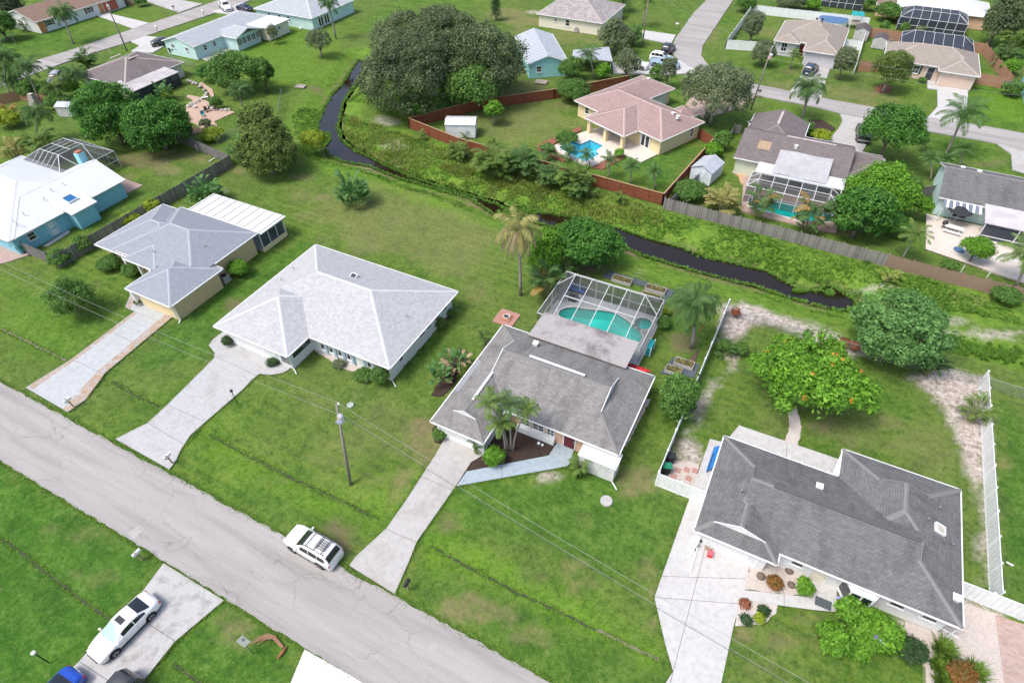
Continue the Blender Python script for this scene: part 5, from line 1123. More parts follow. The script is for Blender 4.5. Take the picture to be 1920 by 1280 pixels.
chain_fence('chain link fence along the sandy bed by the creek path', [(-1.8, 53.8), (9.2, 53.6), (22.0, 54.2)]); chain_fence('chain link fence at the right edge beyond the sandy yard', [(22.1, 54.4), (32, 54.2)])
chain_fence('chain link fence on the lawn right of the garden', [G(527, 168, 1.2), G(522, 215, 0.8)], 1.5)
chain_fence('chain link fence below the garden by the olive tree', [G(405, 263, .8), G(450, 240, .8)]); chain_fence('chain link fence in front of the brown roofed house', [G(310, 103, 1), G(360, 118, 1)]); chain_fence('chain link fence beside the top left palm', [G(-5, 72, 1), G(22, 60, 1), G(24, 75, 1)])
picket_fence('long reddish board fence behind the pink tan house', [(4.6, 154.2), (25.5, 153.6)], M_fenceorange, 1.9, .28, .01, False); picket_fence('orange board fence at the right side of the pink tan house', [(25.5, 153.5), (29.0, 137.0)], M_fenceorange, 1.9, .28, .01, False)
picket_fence('reddish board fence left of the pink tan house', [G(1608, 132, 0), G(1645, 135, 0)], M_fenceorange, 1.9, .28, .01, False); picket_fence('reddish board gate fence right of the pink tan garage', [(23.2, 136.2), (28.4, 135.6)], M_fenceorange, 1.9, .28, .01, False)
picket_fence('orange board fence behind the top left palms', [G(-10, 188, .9), G(90, 172, .9), G(140, 200, .9)][:1]+[G(35, 178, .9), G(90, 187, .9), G(138, 203, .9)], M_fenceorange, 1.7, .2, .01, False)
picket_fence('board fence beyond the red garage of the ranch house', [G(200, 4, 0), G(252, 10, 0)], M_fencebrown, 1.7, .25, .01, False)
picket_fence('weathered picket fence by the shrubs at the right edge', [G(1876, 165, 0), G(1916, 170, 0)], M_fencegrey, 1.6, .22)
def shed(label, px, w, d, h, rz, m, mr, pitch=.4, dmat=None):
    p = P(*px); t = thing('shed', label, 'shed', (p.x, p.y, 0), rz, None, world=False); b = B(); n = len(b.v)
    b.prism([(-w/2, -d/2), (w/2, -d/2), (w/2, d/2), (-w/2, d/2)], 0, h)
    for y in (-d/2, d/2): tri = [(-w/2, y, h), (w/2, y, h), (0, y, h+pitch*w/2)]; b.poly(tri)
    wo = obj('wall', b, m, t); o = .12
    for s in (-1, 1):
        b = B(); e = Vector((s*(w/2+o), 0, h-pitch*o)); k = 5
        for j in range(k):
            y0 = -d/2-o+(d+2*o)*j/k; y1 = -d/2-o+(d+2*o)*(j+1)/k-.02; top = h+pitch*w/2+.03; pts = [(0, y0, top), (0, y1, top), (e.x, y1, e.z+.03), (e.x, y0, e.z+.03)]; b.poly(pts); b.poly([(x, y, z-.04) for x, y, z in pts[::-1]])
            b.bar((0, y1+.01, top+.012), (e.x, y1+.01, e.z+.042), .04, .04)
        obj('roof', b, mr, t)
    for s in (-1, 1): b = B(); b.box(s*.36-.33, s*.36+.33, -d/2-.03, -d/2, .05, h-.15); b.bar((s*.36-.33, -d/2-.04, .1), (s*.36+.33, -d/2-.04, h-.2), .06, .03); obj('door', b, dmat or m, t)
    b = B(); [b.box(x-.03, x+.03, y-.03, y+.03, 0, h) for x in (-w/2, w/2) for y in (-d/2, d/2)]; obj('corner_trim', b, M_white, t)
    return t
M_screen3 = M_screen2
shed('white metal shed on the lawn inside the red fence', (866, 250), 3.0, 4.6, 2.1, R(-66), M_white, M_whitemetal, .28)
shed('small pale blue shed with ribbed roof behind the red fence corner', (1322, 332), 3.0, 3.8, 1.9, R(-12), plain('pale_blue_panel', (.62, .67, .7), .6), M_metalroof, .45)
shed('small grey shed left of the ficus trees', (132, 214), 2.2, 2.4, 1.7, R(-70), plain('grey_panel', (.5, .5, .5), .6), M_metalroof, .35)
shed('grey shed in the corner of the white fence yard', (1612, 72), 2.6, 3.2, 2., 0, plain('grey_panel', (.5, .5, .5), .6), M_sh_brown, .4); shed('grey shed beside the pool enclosure of the pink tan house', (1646, 88), 2.4, 2.6, 1.9, R(-4), plain('grey_panel', (.5, .5, .5), .6), M_sh_brown, .4)
# ---- pools
def pool(label, outline_, m_w, m_b, depth_=1.4, wz=-.1, rim=.05):
    pts = outline_ if sum(outline_[i][0]*outline_[(i+1) % len(outline_)][1]-outline_[(i+1) % len(outline_)][0]*outline_[i][1] for i in range(len(outline_))) > 0 else outline_[::-1]
    c = (sum(p[0] for p in pts)/len(pts), sum(p[1] for p in pts)/len(pts), 0); t = thing('swimming_pool', label, 'pool', c); n = len(pts); b = B()
    b.v = [(x, y, .06) for x, y in pts]+[(x, y, -depth_) for x, y in pts]; b.f = [(i, n+i, n+(i+1) % n, (i+1) % n) for i in range(n)]; b.f.append(tuple(range(n, 2*n))); obj('basin', b, m_b, t)
    b = B(); b.poly([(x, y, wz) for x, y in pts]); obj('water', b, m_w, t)
    b = B(); cc = [Vector((x, y, 0)) for x, y in pts]
    for i in range(n):
        p, q = cc[i], cc[(i+1) % n]; d = (q-p).normalized(); nn = Vector((d.y, -d.x, 0)); b.bar(p+nn*.1+Vector((0, 0, .055)), q+nn*.1+Vector((0, 0, .055)), .26, .06)
    obj('coping', b, M_white_slab, t); return t
def deck(name, outer, holes, m, z=.05):
    bm = bmesh.new(); ed = []
    for lp in [outer]+holes:
        v = [bm.verts.new((x, y, z)) for x, y in lp]; ed += [bm.edges.new((v[i], v[(i+1) % len(v)])) for i in range(len(v))]
    bmesh.ops.triangle_fill(bm, use_beauty=True, use_dissolve=False, edges=ed)
    for f in bm.faces:
        if f.normal.z < 0: f.normal_flip()
    r = bmesh.ops.extrude_edge_only(bm, edges=[e for e in bm.edges if e.is_boundary]); 
    for v in r['geom']:
        if isinstance(v, bmesh.types.BMVert): v.co.z = -.25
    me = bpy.data.meshes.new(name); bm.to_mesh(me); bm.free(); me.materials.append(m); return tag(link(bpy.data.objects.new(name, me)), kind='structure')
deck('pool_deck', [(-19.2, 38.8), (-7.9, 38.8), (-7.9, 50.1), (-19.2, 50.1)], [KIDNEY, SPA], M_deckgrey)
pool('kidney shaped teal pool under the white screen cage', KIDNEY, M_pool, M_basin); pool('round teal spa at the right end of the caged pool', SPA, M_pooldeep, M_basin, .9)
d5 = pxs([(1032, 277), (1075, 255), (1096, 247), (1135, 236), (1200, 270), (1240, 286), (1203, 304), (1165, 288), (1110, 312), (1078, 302)])
deck('pool_deck', d5, [POOL5], M_patio); pool('clear blue notched pool beside the rose roofed porch', POOL5, M_poolblue, M_basinblue)
d6 = pxs([(1394, 335), (1408, 322), (1580, 358), (1568, 436), (1530, 430), (1390, 396)])
deck('pool_deck', d6, [POOL6], M_patiopink); pool('deep teal pool behind the palms of the lanai house', POOL6, M_pooldeep, M_basin)
deck('pool_deck', pxs([(1838, 470), (1862, 447), (1960, 462), (1960, 512), (1835, 488)]), [POOL7], M_patio, .07); pool('green pool at the right edge patio', POOL7, M_poolgreen, plain('green_plaster', (.08, .3, .12), .7))
# ---- screen enclosures
def cage(label, x0, x1, y0, y1, he, ht, inx, iny, nx_, ny_, root_rot=0, loc=(0, 0, 0), m=None, scr=None, open_side='', bw=.06, sides=True):
    m = m or M_whitemetal; scr = scr or M_screen; t = thing('pool_cage', label, 'enclosure', loc, root_rot, None, world=False)
    X0, X1, Y0, Y1 = x0+inx, x1-inx, y0+iny, y1-iny
    if 's' in open_side: Y0 = y0
    def beam(p, q, w=bw): b = B(); b.bar(p, q, w, w*1.3); obj('beam', b, m, t)
    def pane(pts, m_=None): b = B(); b.poly(pts); obj('screen', b, m_ or scr, t)
    xs = [x0]+[X0+(X1-X0)*i/(nx_-2) for i in range(nx_-1)]+[x1]; ys = [y0+(y1-y0)*j/ny_ for j in range(ny_+1)]
    for x in xs:
        for y in (y0, y1):
            if y == y0 and 's' in open_side: continue
            if sides: beam((x, y, 0), (x, y, he), .07)
    for y in ys[1:-1]:
        for x in (x0, x1):
            if sides: beam((x, y, 0), (x, y, he), .07)
    for a, b_ in (((x0, y0), (x1, y0)), ((x1, y0), (x1, y1)), ((x1, y1), (x0, y1)), ((x0, y1), (x0, y0))):
        beam((*a, he), (*b_, he))
        if a[1] == b_[1] == y0 and 's' in open_side: continue
        if sides: beam((*a, he*.45), (*b_, he*.45), .06); pane([(*a, .05), (*b_, .05), (*b_, he), (*a, he)])
    ring = [(X0, Y0), (X1, Y0), (X1, Y1), (X0, Y1)]
    zt = ht
    beam((X0, Y1, zt), (X1, Y1, zt), .065)
    if 's' not in open_side: beam((X0, Y0, zt), (X1, Y0, zt), .065)
    zf = he+.05 if 's' in open_side else zt
    for x in xs[1:-1]: beam((x, Y0, zt if 's' not in open_side else zf), (x, Y1, zt), .06); beam((x, Y1, zt), (x, y1, he), .06); ('s' in open_side) or beam((x, Y0, zt), (x, y0, he), .06)
    for cx_, cy_, ex, ey in ((X0, Y1, x0, y1), (X1, Y1, x1, y1), (X0, Y0, x0, y0), (X1, Y0, x1, y0)):
        if ey == y0 and 's' in open_side: continue
        beam((cx_, cy_, zt), (ex, ey, he), .09); beam((cx_, cy_, zt), (ex, (cy_*.6+ (y0+y1)/2*.4), he), .07)
    if ny_ > 1: ym = (y0+y1)/2; zz = zt if 's' not in open_side else (zt+zf)/2; beam((X0, (Y0+Y1)/2, zz), (X1, (Y0+Y1)/2, zz), .07)
    z0 = zt if 's' not in open_side else zf
    for i in range(1, len(xs)-2): pane([(xs[i], Y0, z0), (xs[i+1], Y0, z0), (xs[i+1], Y1, zt), (xs[i], Y1, zt)], scr if i % 2 == 0 or scr is not M_screen else M_screenlight); pane([(xs[i], Y1, zt), (xs[i+1], Y1, zt), (xs[i+1], y1, he), (xs[i], y1, he)])
    if 's' not in open_side: pane([(x0, y0, he), (x1, y0, he), (X1, Y0, zt), (X0, Y0, zt)])
    pane([(x0, y0, he), (X0, Y0, z0), (X0, Y1, zt), (x0, y1, he)]); pane([(x1, y0, he), (x1, y1, he), (X1, Y1, zt), (X1, Y0, z0)])
    pane([(x0, y1, he), (X0, Y1, zt), (X0, Y1, zt), (x0, y1, he)][:2]+[(X0, y1, he)]); pane([(x1, y1, he), (X1, y1, he), (X1, Y1, zt)])
    return t
cage('white framed screen cage over the kidney pool', -19.1, -8.05, 42.35, 50.0, 2.6, 3.9, 1.7, 1.7, 6, 2, open_side='s')
cage('white framed screen cage behind the sky blue house', -98.8, -89.5, 38.6, 47.0, 2.5, 4.1, 2.6, 2.4, 6, 2, scr=M_screen)
cage('dark screened pool enclosure behind the pink tan house', 10.4, 22.8, 143.3, 151.5, 2.5, 3.6, 2., 2., 7, 1, m=M_whitemetal, scr=M_screen2, open_side='s', bw=.07)
cage('dark screened pool enclosure at the top edge', 9.6, 22.2, 161.6, 168.6, 2.5, 3.6, 2., 2., 7, 1, m=M_whitemetal, scr=M_screen2, bw=.07)
cage('white framed screen wall before the lanai pool', -5.2, 6.1, 77.6, 81.7, 2.4, 3.0, 1.2, 1.2, 7, 1, bw=.09)
cage('dark screen enclosure left of the white fence, top edge', -7, 2, 172, 182, 2.5, 3.4, 2, 2, 5, 1, scr=M_screen2)
# ---------------------------------------------------------------- plants
def np_mesh(name, V, F, v=None):
    me = bpy.data.meshes.new(name); V = np.asarray(V, 'f4'); F = np.asarray(F, 'i4'); k = F.shape[1]
    me.vertices.add(len(V)); me.vertices.foreach_set('co', V.ravel()); me.loops.add(F.size); me.loops.foreach_set('vertex_index', F.ravel())
    me.polygons.add(len(F)); me.polygons.foreach_set('loop_start', np.arange(0, F.size, k, dtype='i4')); me.update()
    if v is not None: at = me.attributes.new('v', 'FLOAT', 'POINT'); at.data.foreach_set('value', np.asarray(v, 'f4'))
    return me
def unit(a): return a/np.maximum(np.linalg.norm(a, axis=-1, keepdims=True), 1e-9)
def leaves(Pc, Nrm, ln, wd, rg, fold=.25):
    n = len(Pc); t = unit(np.cross(Nrm, rg.normal(size=(n, 3)))); b = np.cross(Nrm, t); s = (rg.random((n, 1))**1.3*.95+.6)
    L = t*ln*s*.5; W = b*wd*s*.5; up = Nrm*ln*fold*.3*s
    V = np.stack([Pc-L-up*.5, Pc+W, Pc+L-up, Pc-W], 1).reshape(-1, 3); i = np.arange(n)*4
    return V, np.stack([i, i+1, i+2, i+3], 1)
def crown_mesh(name, seed, rx, rz, ncl, cr, per, leaf, wr=.5, flat=0., low=-.55, shell=.8, tops=None):
    rg = np.random.default_rng(seed); ry = rx
    d = unit(rg.normal(size=(ncl*4, 3))); d = d[d[:, 2] > low][:ncl]; n = len(d)
    ph = rg.random((5, 3))*6.28; fr = rg.normal(size=(5, 3))*2.0
    bump = np.clip(1+.42*np.mean([np.sin(d@fr[i]*1.3+ph[i, 0]) for i in range(5)], 0)*1.6, .62, 1.12)
    rad = np.where(rg.random(n) < shell, .78+.22*rg.random(n), .3+.5*rg.random(n))*bump
    if flat: rad *= 1
    ext = np.array([max(rx-cr*.7, rx*.3), max(ry-cr*.7, ry*.3), max(rz-cr*.6, rz*.3)])
    c = d*rad[:, None]*ext
    if flat: c[:, 2] = np.where(c[:, 2] < 0, c[:, 2]*(1-flat), c[:, 2])
    cs = cr*(.5+.8*rg.random(n)); cv = rg.random(n)
    k = rg.integers(0, n, n*per); dd = unit(rg.normal(size=(len(k), 3))); out = unit(c/np.array([rx, ry, rz])+np.array([0, 0, .35]))[k]
    dd = np.where(((dd*out).sum(1) < -.25)[:, None], -dd, dd)
    p = c[k]+dd*(cs[k]*(.55+.5*rg.random(len(k))))[:, None]*np.array([1, 1, .75])
    nr = unit(dd+.5*rg.normal(size=dd.shape)+np.array([0, 0, .45]))
    V, F = leaves(p, nr, leaf, leaf*wr, rg)
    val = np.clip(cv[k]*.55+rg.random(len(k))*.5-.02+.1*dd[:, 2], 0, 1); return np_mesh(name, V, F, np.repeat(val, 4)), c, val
def limbs(base_r, top, cl, n, rg, h0=.35, spread=.75):
    """tapered trunk from the ground to the crown with limbs to some clumps; coordinates relative to the trunk foot"""
    b = B(); mid = Vector((0, 0, max(.4, top*h0))); b.tube([(0, 0, -.1), (base_r*.1, 0, mid.z*.5), tuple(mid)], [base_r*1.35, base_r, base_r*.85], 8)
    idx = rg.choice(len(cl), min(n, len(cl)), replace=False)
    for i in idx:
        e = Vector((cl[i][0]*spread, cl[i][1]*spread, top+cl[i][2]*.8)); m = mid.lerp(e, .5)+Vector((0, 0, .15*(e-mid).length*.3))
        b.tube([tuple(mid-Vector((0, 0, .1))), tuple(m), tuple(e)], [base_r*.6, base_r*.38, base_r*.12], 5, False)
    return b
def fit(bbox, clear, rzmax=1.5, rzmin=.5):
    u0, v0, u1, v1 = bbox; uc, vc = (u0+u1)/2, (v0+v1)/2; z = 3.; hx, hy = (u1-u0)*.025, (v1-v0)*.025; u0 += hx; u1 -= hx; v0 += hy; v1 -= hy
    for _ in range(4):
        c = P(uc, vc, z); k = depth(c)/FPX; rx = (u1-u0)/2*k; hv = (v1-v0)/2*k
        th = math.atan2(CAMH-z, math.hypot(c.x, c.y)); q = (hv*hv-(rx*math.sin(th))**2)
        rz = math.sqrt(q)/math.cos(th) if q > 0 else rx*rzmin; rz = min(max(rz, rx*rzmin), rx*rzmax); z = clear+rz
    return c, rx, rz
SEED = [100]
def tree(name, label, bbox, m, clear=.6, leaf=.32, cr=None, dens=1., group=None, bark=None, cat='tree', flat=0., low=-.55, shell=.8, tr=None, wr=.5, nl=10, flowers=None, rzmax=1.5, part='crown', stem=True, rzmin=.5, lobes=()):
    SEED[0] += 1; sd_ = SEED[0]; c, rx, rz = fit(bbox, clear, rzmax, rzmin); cr = cr or max(.35, rx*.26)
    ncl = int(min(420, max(24, 5.2*(rx*rx*2+rx*rz*2.5)/(cr*cr)*.75))); per = int(max(11, min(84, dens*26*(cr/leaf)**1.5*.42)))
    me, cl, _ = crown_mesh(part, sd_, rx, rz, ncl, cr, per, leaf, wr, flat, low, shell)
    t = thing(name, label, cat, (c.x, c.y, 0), 0, group, world=False)
    if lobes:
        g_ = lambda me, at, k, n: (lambda a: (me.vertices.foreach_get(at, a) if k == 'v' else me.attributes['v'].data.foreach_get('value', a), a)[1])(np.zeros(n, 'f4'))
        Vs = [g_(me, 'co', 'v', len(me.vertices)*3).reshape(-1, 3)]; vv = [g_(me, '', 'a', len(me.vertices))]
        for q, (bb, cl_) in enumerate(lobes):
            c2, rx2, rz2 = fit(bb, cl_, rzmax, rzmin); n2 = int(min(300, max(14, 3.9*(rx2*rx2*2+rx2*rz2*2.5)/(cr*cr)))); me2, c2l, _ = crown_mesh(part, sd_+50+q, rx2, rz2, n2, cr, per, leaf, wr, flat, low, shell)
            off = np.array([c2.x-c.x, c2.y-c.y, c2.z-c.z]); Vs.append(g_(me2, 'co', 'v', len(me2.vertices)*3).reshape(-1, 3)+off); vv.append(g_(me2, '', 'a', len(me2.vertices))); cl = np.concatenate([cl, c2l+off]); bpy.data.meshes.remove(me2)
        bpy.data.meshes.remove(me); V_ = np.concatenate(Vs); me = np_mesh(part, V_, np.arange(len(V_)).reshape(-1, 4), np.concatenate(vv))
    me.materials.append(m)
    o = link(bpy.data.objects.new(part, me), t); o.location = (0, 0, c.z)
    rg = np.random.default_rng(sd_+500)
    if stem:
        b = limbs(tr or max(.06, rx*.07), c.z, cl, nl, rg, .3 if clear < 1 else min(.6, clear/c.z)); obj('trunk', b, bark or M_bark, t, True)
    if flowers:
        mf, n = flowers; k = rg.choice(len(cl), min(n, len(cl)), replace=False); k = [i for i in k if cl[i][2] > 0] or list(k[:3]); pp = []; 
        for i in k:
            for _ in range(7): pp.append(cl[i]*1.0+unit(cl[i]+np.array([0, 0, .6]))*cr*1.05+rg.normal(size=3)*.1)
        pp = np.array(pp); V, F = leaves(pp, unit(rg.normal(size=pp.shape)+[0, 0, 1.5]), .2, .16, rg); fm = np_mesh('blossom', V, F, np.repeat(rg.random(len(pp)), 4)); fm.materials.append(mf)
        fo = link(bpy.data.objects.new('blossom', fm), o)
    return t
def shrub(label, bbox, m, leaf=.16, name='shrub', group=None, clear=0., **kw):
    kw.setdefault('nl', 6); kw.setdefault('low', -.25); kw.setdefault('tr', .05); kw.setdefault('rzmax', 1.1); return tree(name, label, bbox, m, clear, leaf, cat='shrub', group=group, part='foliage', **kw)
# ---- palms
def frond_mesh(seed, L=2.6, rise=.55, droop=1.5, nleaf=22, ll=.55, lw=.06, hang=.5, taper=1.):
    """a feather frond leaving the crown along +x: rachis plus two rows of leaflets"""
    rg = np.random.default_rng(seed); V = []; F = []; val = []; pts = []; x = z = 0.; a = rise
    n = 14
    for i in range(n+1):
        pts.append(np.array([x, 0, z])); x += math.cos(a)*L/n; z += math.sin(a)*L/n; a -= droop/n*(.5+i/n)
    for i in range(n):
        p, q = pts[i], pts[i+1]; w0 = .035*(1-i/n)+.008; k = len(V); V += [p+[0, w0, 0], p-[0, w0, 0], q-[0, w0*.8, 0], q+[0, w0*.8, 0]]; F.append((k, k+1, k+2, k+3)); val += [.75]*4
    for s in (-1, 1):
        for j in range(nleaf):
            t = .12+.88*(j+.5*rg.random())/nleaf; i = min(int(t*n), n-1); f = t*n-i; p = pts[i]*(1-f)+pts[i+1]*f; tg = unit(pts[i+1]-pts[i])
            sz = ll*(math.sin(math.pi*min(1, .18+t*.8))**.6)*(.8+.4*rg.random()); d = unit(tg*(.55+.3*rg.random())+np.array([0, s*1., 0])+np.array([0, 0, -hang*(.6+.8*rg.random())+.15]))
            wv = unit(np.cross(d, [0, 0, 1]))*lw; e = p+d*sz+np.array([0, 0, -hang*.3*sz]); m_ = p+d*sz*.5; k = len(V)
            V += [p, m_+wv*.5, e, m_-wv*.5]; F.append((k, k+1, k+2, k+3)); val += [float(np.clip(.35+.5*rg.random(), 0, 1))]*4
    return np_mesh('frond', V, F, val)
def fan(seed): return frond_mesh(seed)
FROND = {}
def fronds(kind, m):
    key = (kind, m.name)
    if key not in FROND:
        cfg = dict(queen=dict(L=2.9, rise=.75, droop=2.2, nleaf=46, ll=.82, lw=.055, hang=1.1), coco=dict(L=3.1, rise=.55, droop=1.7, nleaf=40, ll=.78, lw=.06, hang=.75), areca=dict(L=1.9, rise=1.05, droop=1.8, nleaf=26, ll=.58, lw=.085, hang=.35), fox=dict(L=1.7, rise=.7, droop=1.6, nleaf=32, ll=.5, lw=.05, hang=.45),
                   dead=dict(L=3.1, rise=.35, droop=2.3, nleaf=26, ll=.7, lw=.04, hang=1.5), small=dict(L=1.25, rise=.75, droop=1.5, nleaf=22, ll=.38, lw=.05, hang=.4), cycad=dict(L=1.5, rise=.5, droop=1.0, nleaf=30, ll=.3, lw=.07, hang=.15))[kind]
        FROND[key] = [frond_mesh(900+k*13+len(FROND)*7, **cfg) for k in range(3)]
        for me in FROND[key]: me.materials.append(m)
    return FROND[key]
def palm(label, base, crown_px, kind, m, n=16, r=.16, scale=1., group=None, name='palm_tree', bark=None, m2=None, n2=0, kind2=None, lean=True, stems=None):
    b0 = P(*base); rg = random.Random(int(base[0]*3+base[1]))
    lo, hi = .3, 16.; best = (1e9, 3)
    for z in np.arange(.4, 13, .1):
        q = P(crown_px[0], crown_px[1], z); d = math.hypot(q.x-b0.x, q.y-b0.y)
        if d < best[0]: best = (d, z)
    z = best[1]; top = P(crown_px[0], crown_px[1], z); off = Vector((top.x-b0.x, top.y-b0.y, z))
    n = int(n*1.45); t = thing(name, label, 'palm', (b0.x, b0.y, 0), 0, group, world=False); b = B()
    pts = [Vector((off.x*s*s, off.y*s*s, z*s-.05)) for s in (0, .25, .5, .75, 1)]; b.tube(pts, [r*1.25, r, r*.92, r*.85, r*.8], 8); obj('trunk', b, bark or M_barkgrey, t, True)
    def put(me, az, tilt, sc, h=0):
        o = link(bpy.data.objects.new('frond', me), t); o.location = off+Vector((0, 0, h)); o.rotation_euler = (0, -tilt, az); o.scale = (sc,)*3
    F1 = fronds(kind, m)
    for k in range(n): u = k/n; put(F1[k % 3], k*2.4+rg.uniform(-.25, .25), .85-1.5*u+rg.uniform(-.2, .2), scale*rg.uniform(.85, 1.1))
    if m2:
        F2 = fronds(kind2 or 'dead', m2)
        for k in range(n2): put(F2[k % 3], k*2.4+1.1+rg.uniform(-.3, .3), -.3+rg.uniform(-.45, .3), scale*rg.uniform(.75, 1.1), -.15)
    if kind in ('queen', 'coco', 'fox'):
        b = B(); b.tube([off+Vector((0, 0, -.7)), off+Vector((0, 0, -.2)), off+Vector((0, 0, .35))], [r*.95, r*1.15, r*.4], 8); obj('crownshaft', b, plain('green_sheath', (.15, .2, .08), .7), t, True)
    return t
def clump(label, bbox, m, kind='areca', n=26, name='areca_palm', group=None, m2=None, n2=0, cat='palm', scale=None, up=1.0):
    """many-stemmed palm: fronds rise from a tight clump of canes"""
    c, rx, rz = fit(bbox, .1, 1.6); rg = random.Random(int(bbox[0]*5+bbox[1])); H = c.z
    t = thing(name, label, cat, (c.x, c.y, 0), 0, group, world=False); b = B()
    F1 = fronds(kind, m); F2 = fronds(kind, m2) if m2 else None; L = {'areca': 1.9, 'small': 1.25, 'cycad': 1.5, 'queen': 2.9, 'coco': 3.1, 'fox': 1.7}[kind]
    for k in range(n+n2):
        a = rg.uniform(0, 6.283); q = math.sqrt(rg.random())*rx*.45; hz_ = rg.uniform(.15, 1.)*H*1.1*up; p = Vector((math.cos(a)*q, math.sin(a)*q, hz_))
        if k % 2 == 0: b.tube([(p.x*.4, p.y*.4, -.05), (p.x*.7, p.y*.7, hz_*.5), tuple(p)], [.05, .045, .035], 5, False)
        me = (F2 if k >= n else F1)[k % 3]; o = link(bpy.data.objects.new('frond', me), t); o.location = p
        s = (scale or max(.45, rx*.9/L))*rg.uniform(.75, 1.1); o.scale = (s,)*3; o.rotation_euler = (0, -rg.uniform(-.7 if k >= n else -.35, .45), a+rg.uniform(-.7, .7))
    obj('canes', b, plain('cane', (.22, .24, .1), .7), t); return t
def paddle_mesh(seed, pet=1.1, L=1.2, W=.34, droop=1.0, name='leaf'):
    rg = np.random.default_rng(seed); V = []; F = []; val = []; x = z = 0.; a = 1.25; st = []
    for i in range(6): st.append((x, z, .03)); x += math.cos(a)*pet/6; z += math.sin(a)*pet/6; a -= .05
    for i in range(9):
        t = i/8; st.append((x, z, W*math.sin(math.pi*min(.97, .08+t*.9))**.7)); x += math.cos(a)*L/8; z += math.sin(a)*L/8; a -= droop/8*(.5+t)
    tear = rg.random(20)
    for i in range(len(st)-1):
        (x0, z0, w0), (x1, z1, w1) = st[i], st[i+1]; k = len(V); u = .12 if i > 5 else 0; g = .93 if i > 5 and tear[i] > .5 else 1
        V += [(x0, -w0, z0+w0*u), (x0, 0, z0), (x1, 0, z1), (x0+(x1-x0)*g, -w1, z1+w1*u), (x0, w0, z0+w0*u), (x0+(x1-x0)*g, w1, z1+w1*u)]
        F += [(k, k+1, k+2, k+3), (k+1, k+4, k+5, k+2)]; val += [.45, .8, .8, .45, .5, .5]
    return np_mesh(name, V, F, val)
PAD = {}
def paddles(label, bbox, m, n=24, m2=None, n2=0, name='bird_of_paradise', group=None, scale=None):
    c, rx, rz = fit(bbox, .05, 1.8); rg = random.Random(int(bbox[0]+bbox[1]*3)); t = thing(name, label, 'plant', (c.x, c.y, 0), 0, group, world=False)
    for mm in (m, m2):
        if mm and mm.name not in PAD:
            PAD[mm.name] = [paddle_mesh(60+k, droop=.7+.5*k, pet=1.0+.2*k, W=.36) for k in range(3)]
            for me in PAD[mm.name]: me.materials.append(mm)
    H = c.z+rz*.9; n = int(n*2.9); n2 = int(n2*1.5)
    for k in range(n+n2):
        dead = k >= n; a = k*2.4+rg.uniform(-.4, .4); o = link(bpy.data.objects.new('leaf', PAD[(m2 if dead else m).name][k % 3]), t); q = math.sqrt(rg.random())*rx*.5
        o.location = (math.cos(a)*q, math.sin(a)*q, rg.uniform(0, max(.05, H*.62))*(.4+.6*rg.random())); s = (scale or max(.4, min(.75, H/4.2)))*rg.uniform(.7, 1.1); o.scale = (s,)*3; o.rotation_euler = (rg.uniform(-.35, .35), rg.uniform(.1, .8) if dead else rg.uniform(-.45, .35), a+rg.uniform(-1, 1))
    return t
def tuft_mesh(name, pts, seed, h=.5, nb=6, spread=.25, w=.03):
    rg = np.random.default_rng(seed); pts = np.asarray(pts); n = len(pts); k = np.repeat(np.arange(n), nb); base = pts[k]+np.concatenate([rg.normal(size=(n*nb, 2))*.06, np.zeros((n*nb, 1))], 1)
    hh = np.asarray(h)[k] if hasattr(h, '__len__') else h; hh = hh*(.5+.7*rg.random(n*nb)); a = rg.random(n*nb)*6.283; dirv = np.stack([np.cos(a), np.sin(a), 0*a], 1); sd = np.stack([-np.sin(a), np.cos(a), 0*a], 1)
    W = (w*(.7+.6*rg.random(n*nb)))[:, None]; tip = base+dirv*(spread*hh*(.4+rg.random(n*nb)))[:, None]; tip[:, 2] += hh; midp = base+(tip-base)*.55+dirv*0; midp[:, 2] += hh*.08
    V = np.stack([base-sd*W, base+sd*W, midp+sd*W*.8, tip, midp-sd*W*.8], 1).reshape(-1, 3); i = np.arange(n*nb)*5
    return np_mesh(name, V, np.stack([i, i+1, i+2, i+3, i+4], 1), np.repeat(rg.random(n*nb)*.6+.4*rg.random(n)[k], 5))
def grass_clump(label, px, m, r=.5, h=.7, n=60, name='ornamental_grass', group=None):
    p = P(*px); t = thing(name, label, 'plant', (p.x, p.y, 0), 0, group, world=False); rg = np.random.default_rng(int(px[0]+px[1])); a = rg.random(n)*6.283; q = np.sqrt(rg.random(n))*r*.6
    me = tuft_mesh('blades', np.stack([np.cos(a)*q, np.sin(a)*q, 0*a], 1), int(px[0]), h, 8, .9, .03); me.materials.append(m); link(bpy.data.objects.new('blades', me), t); return t
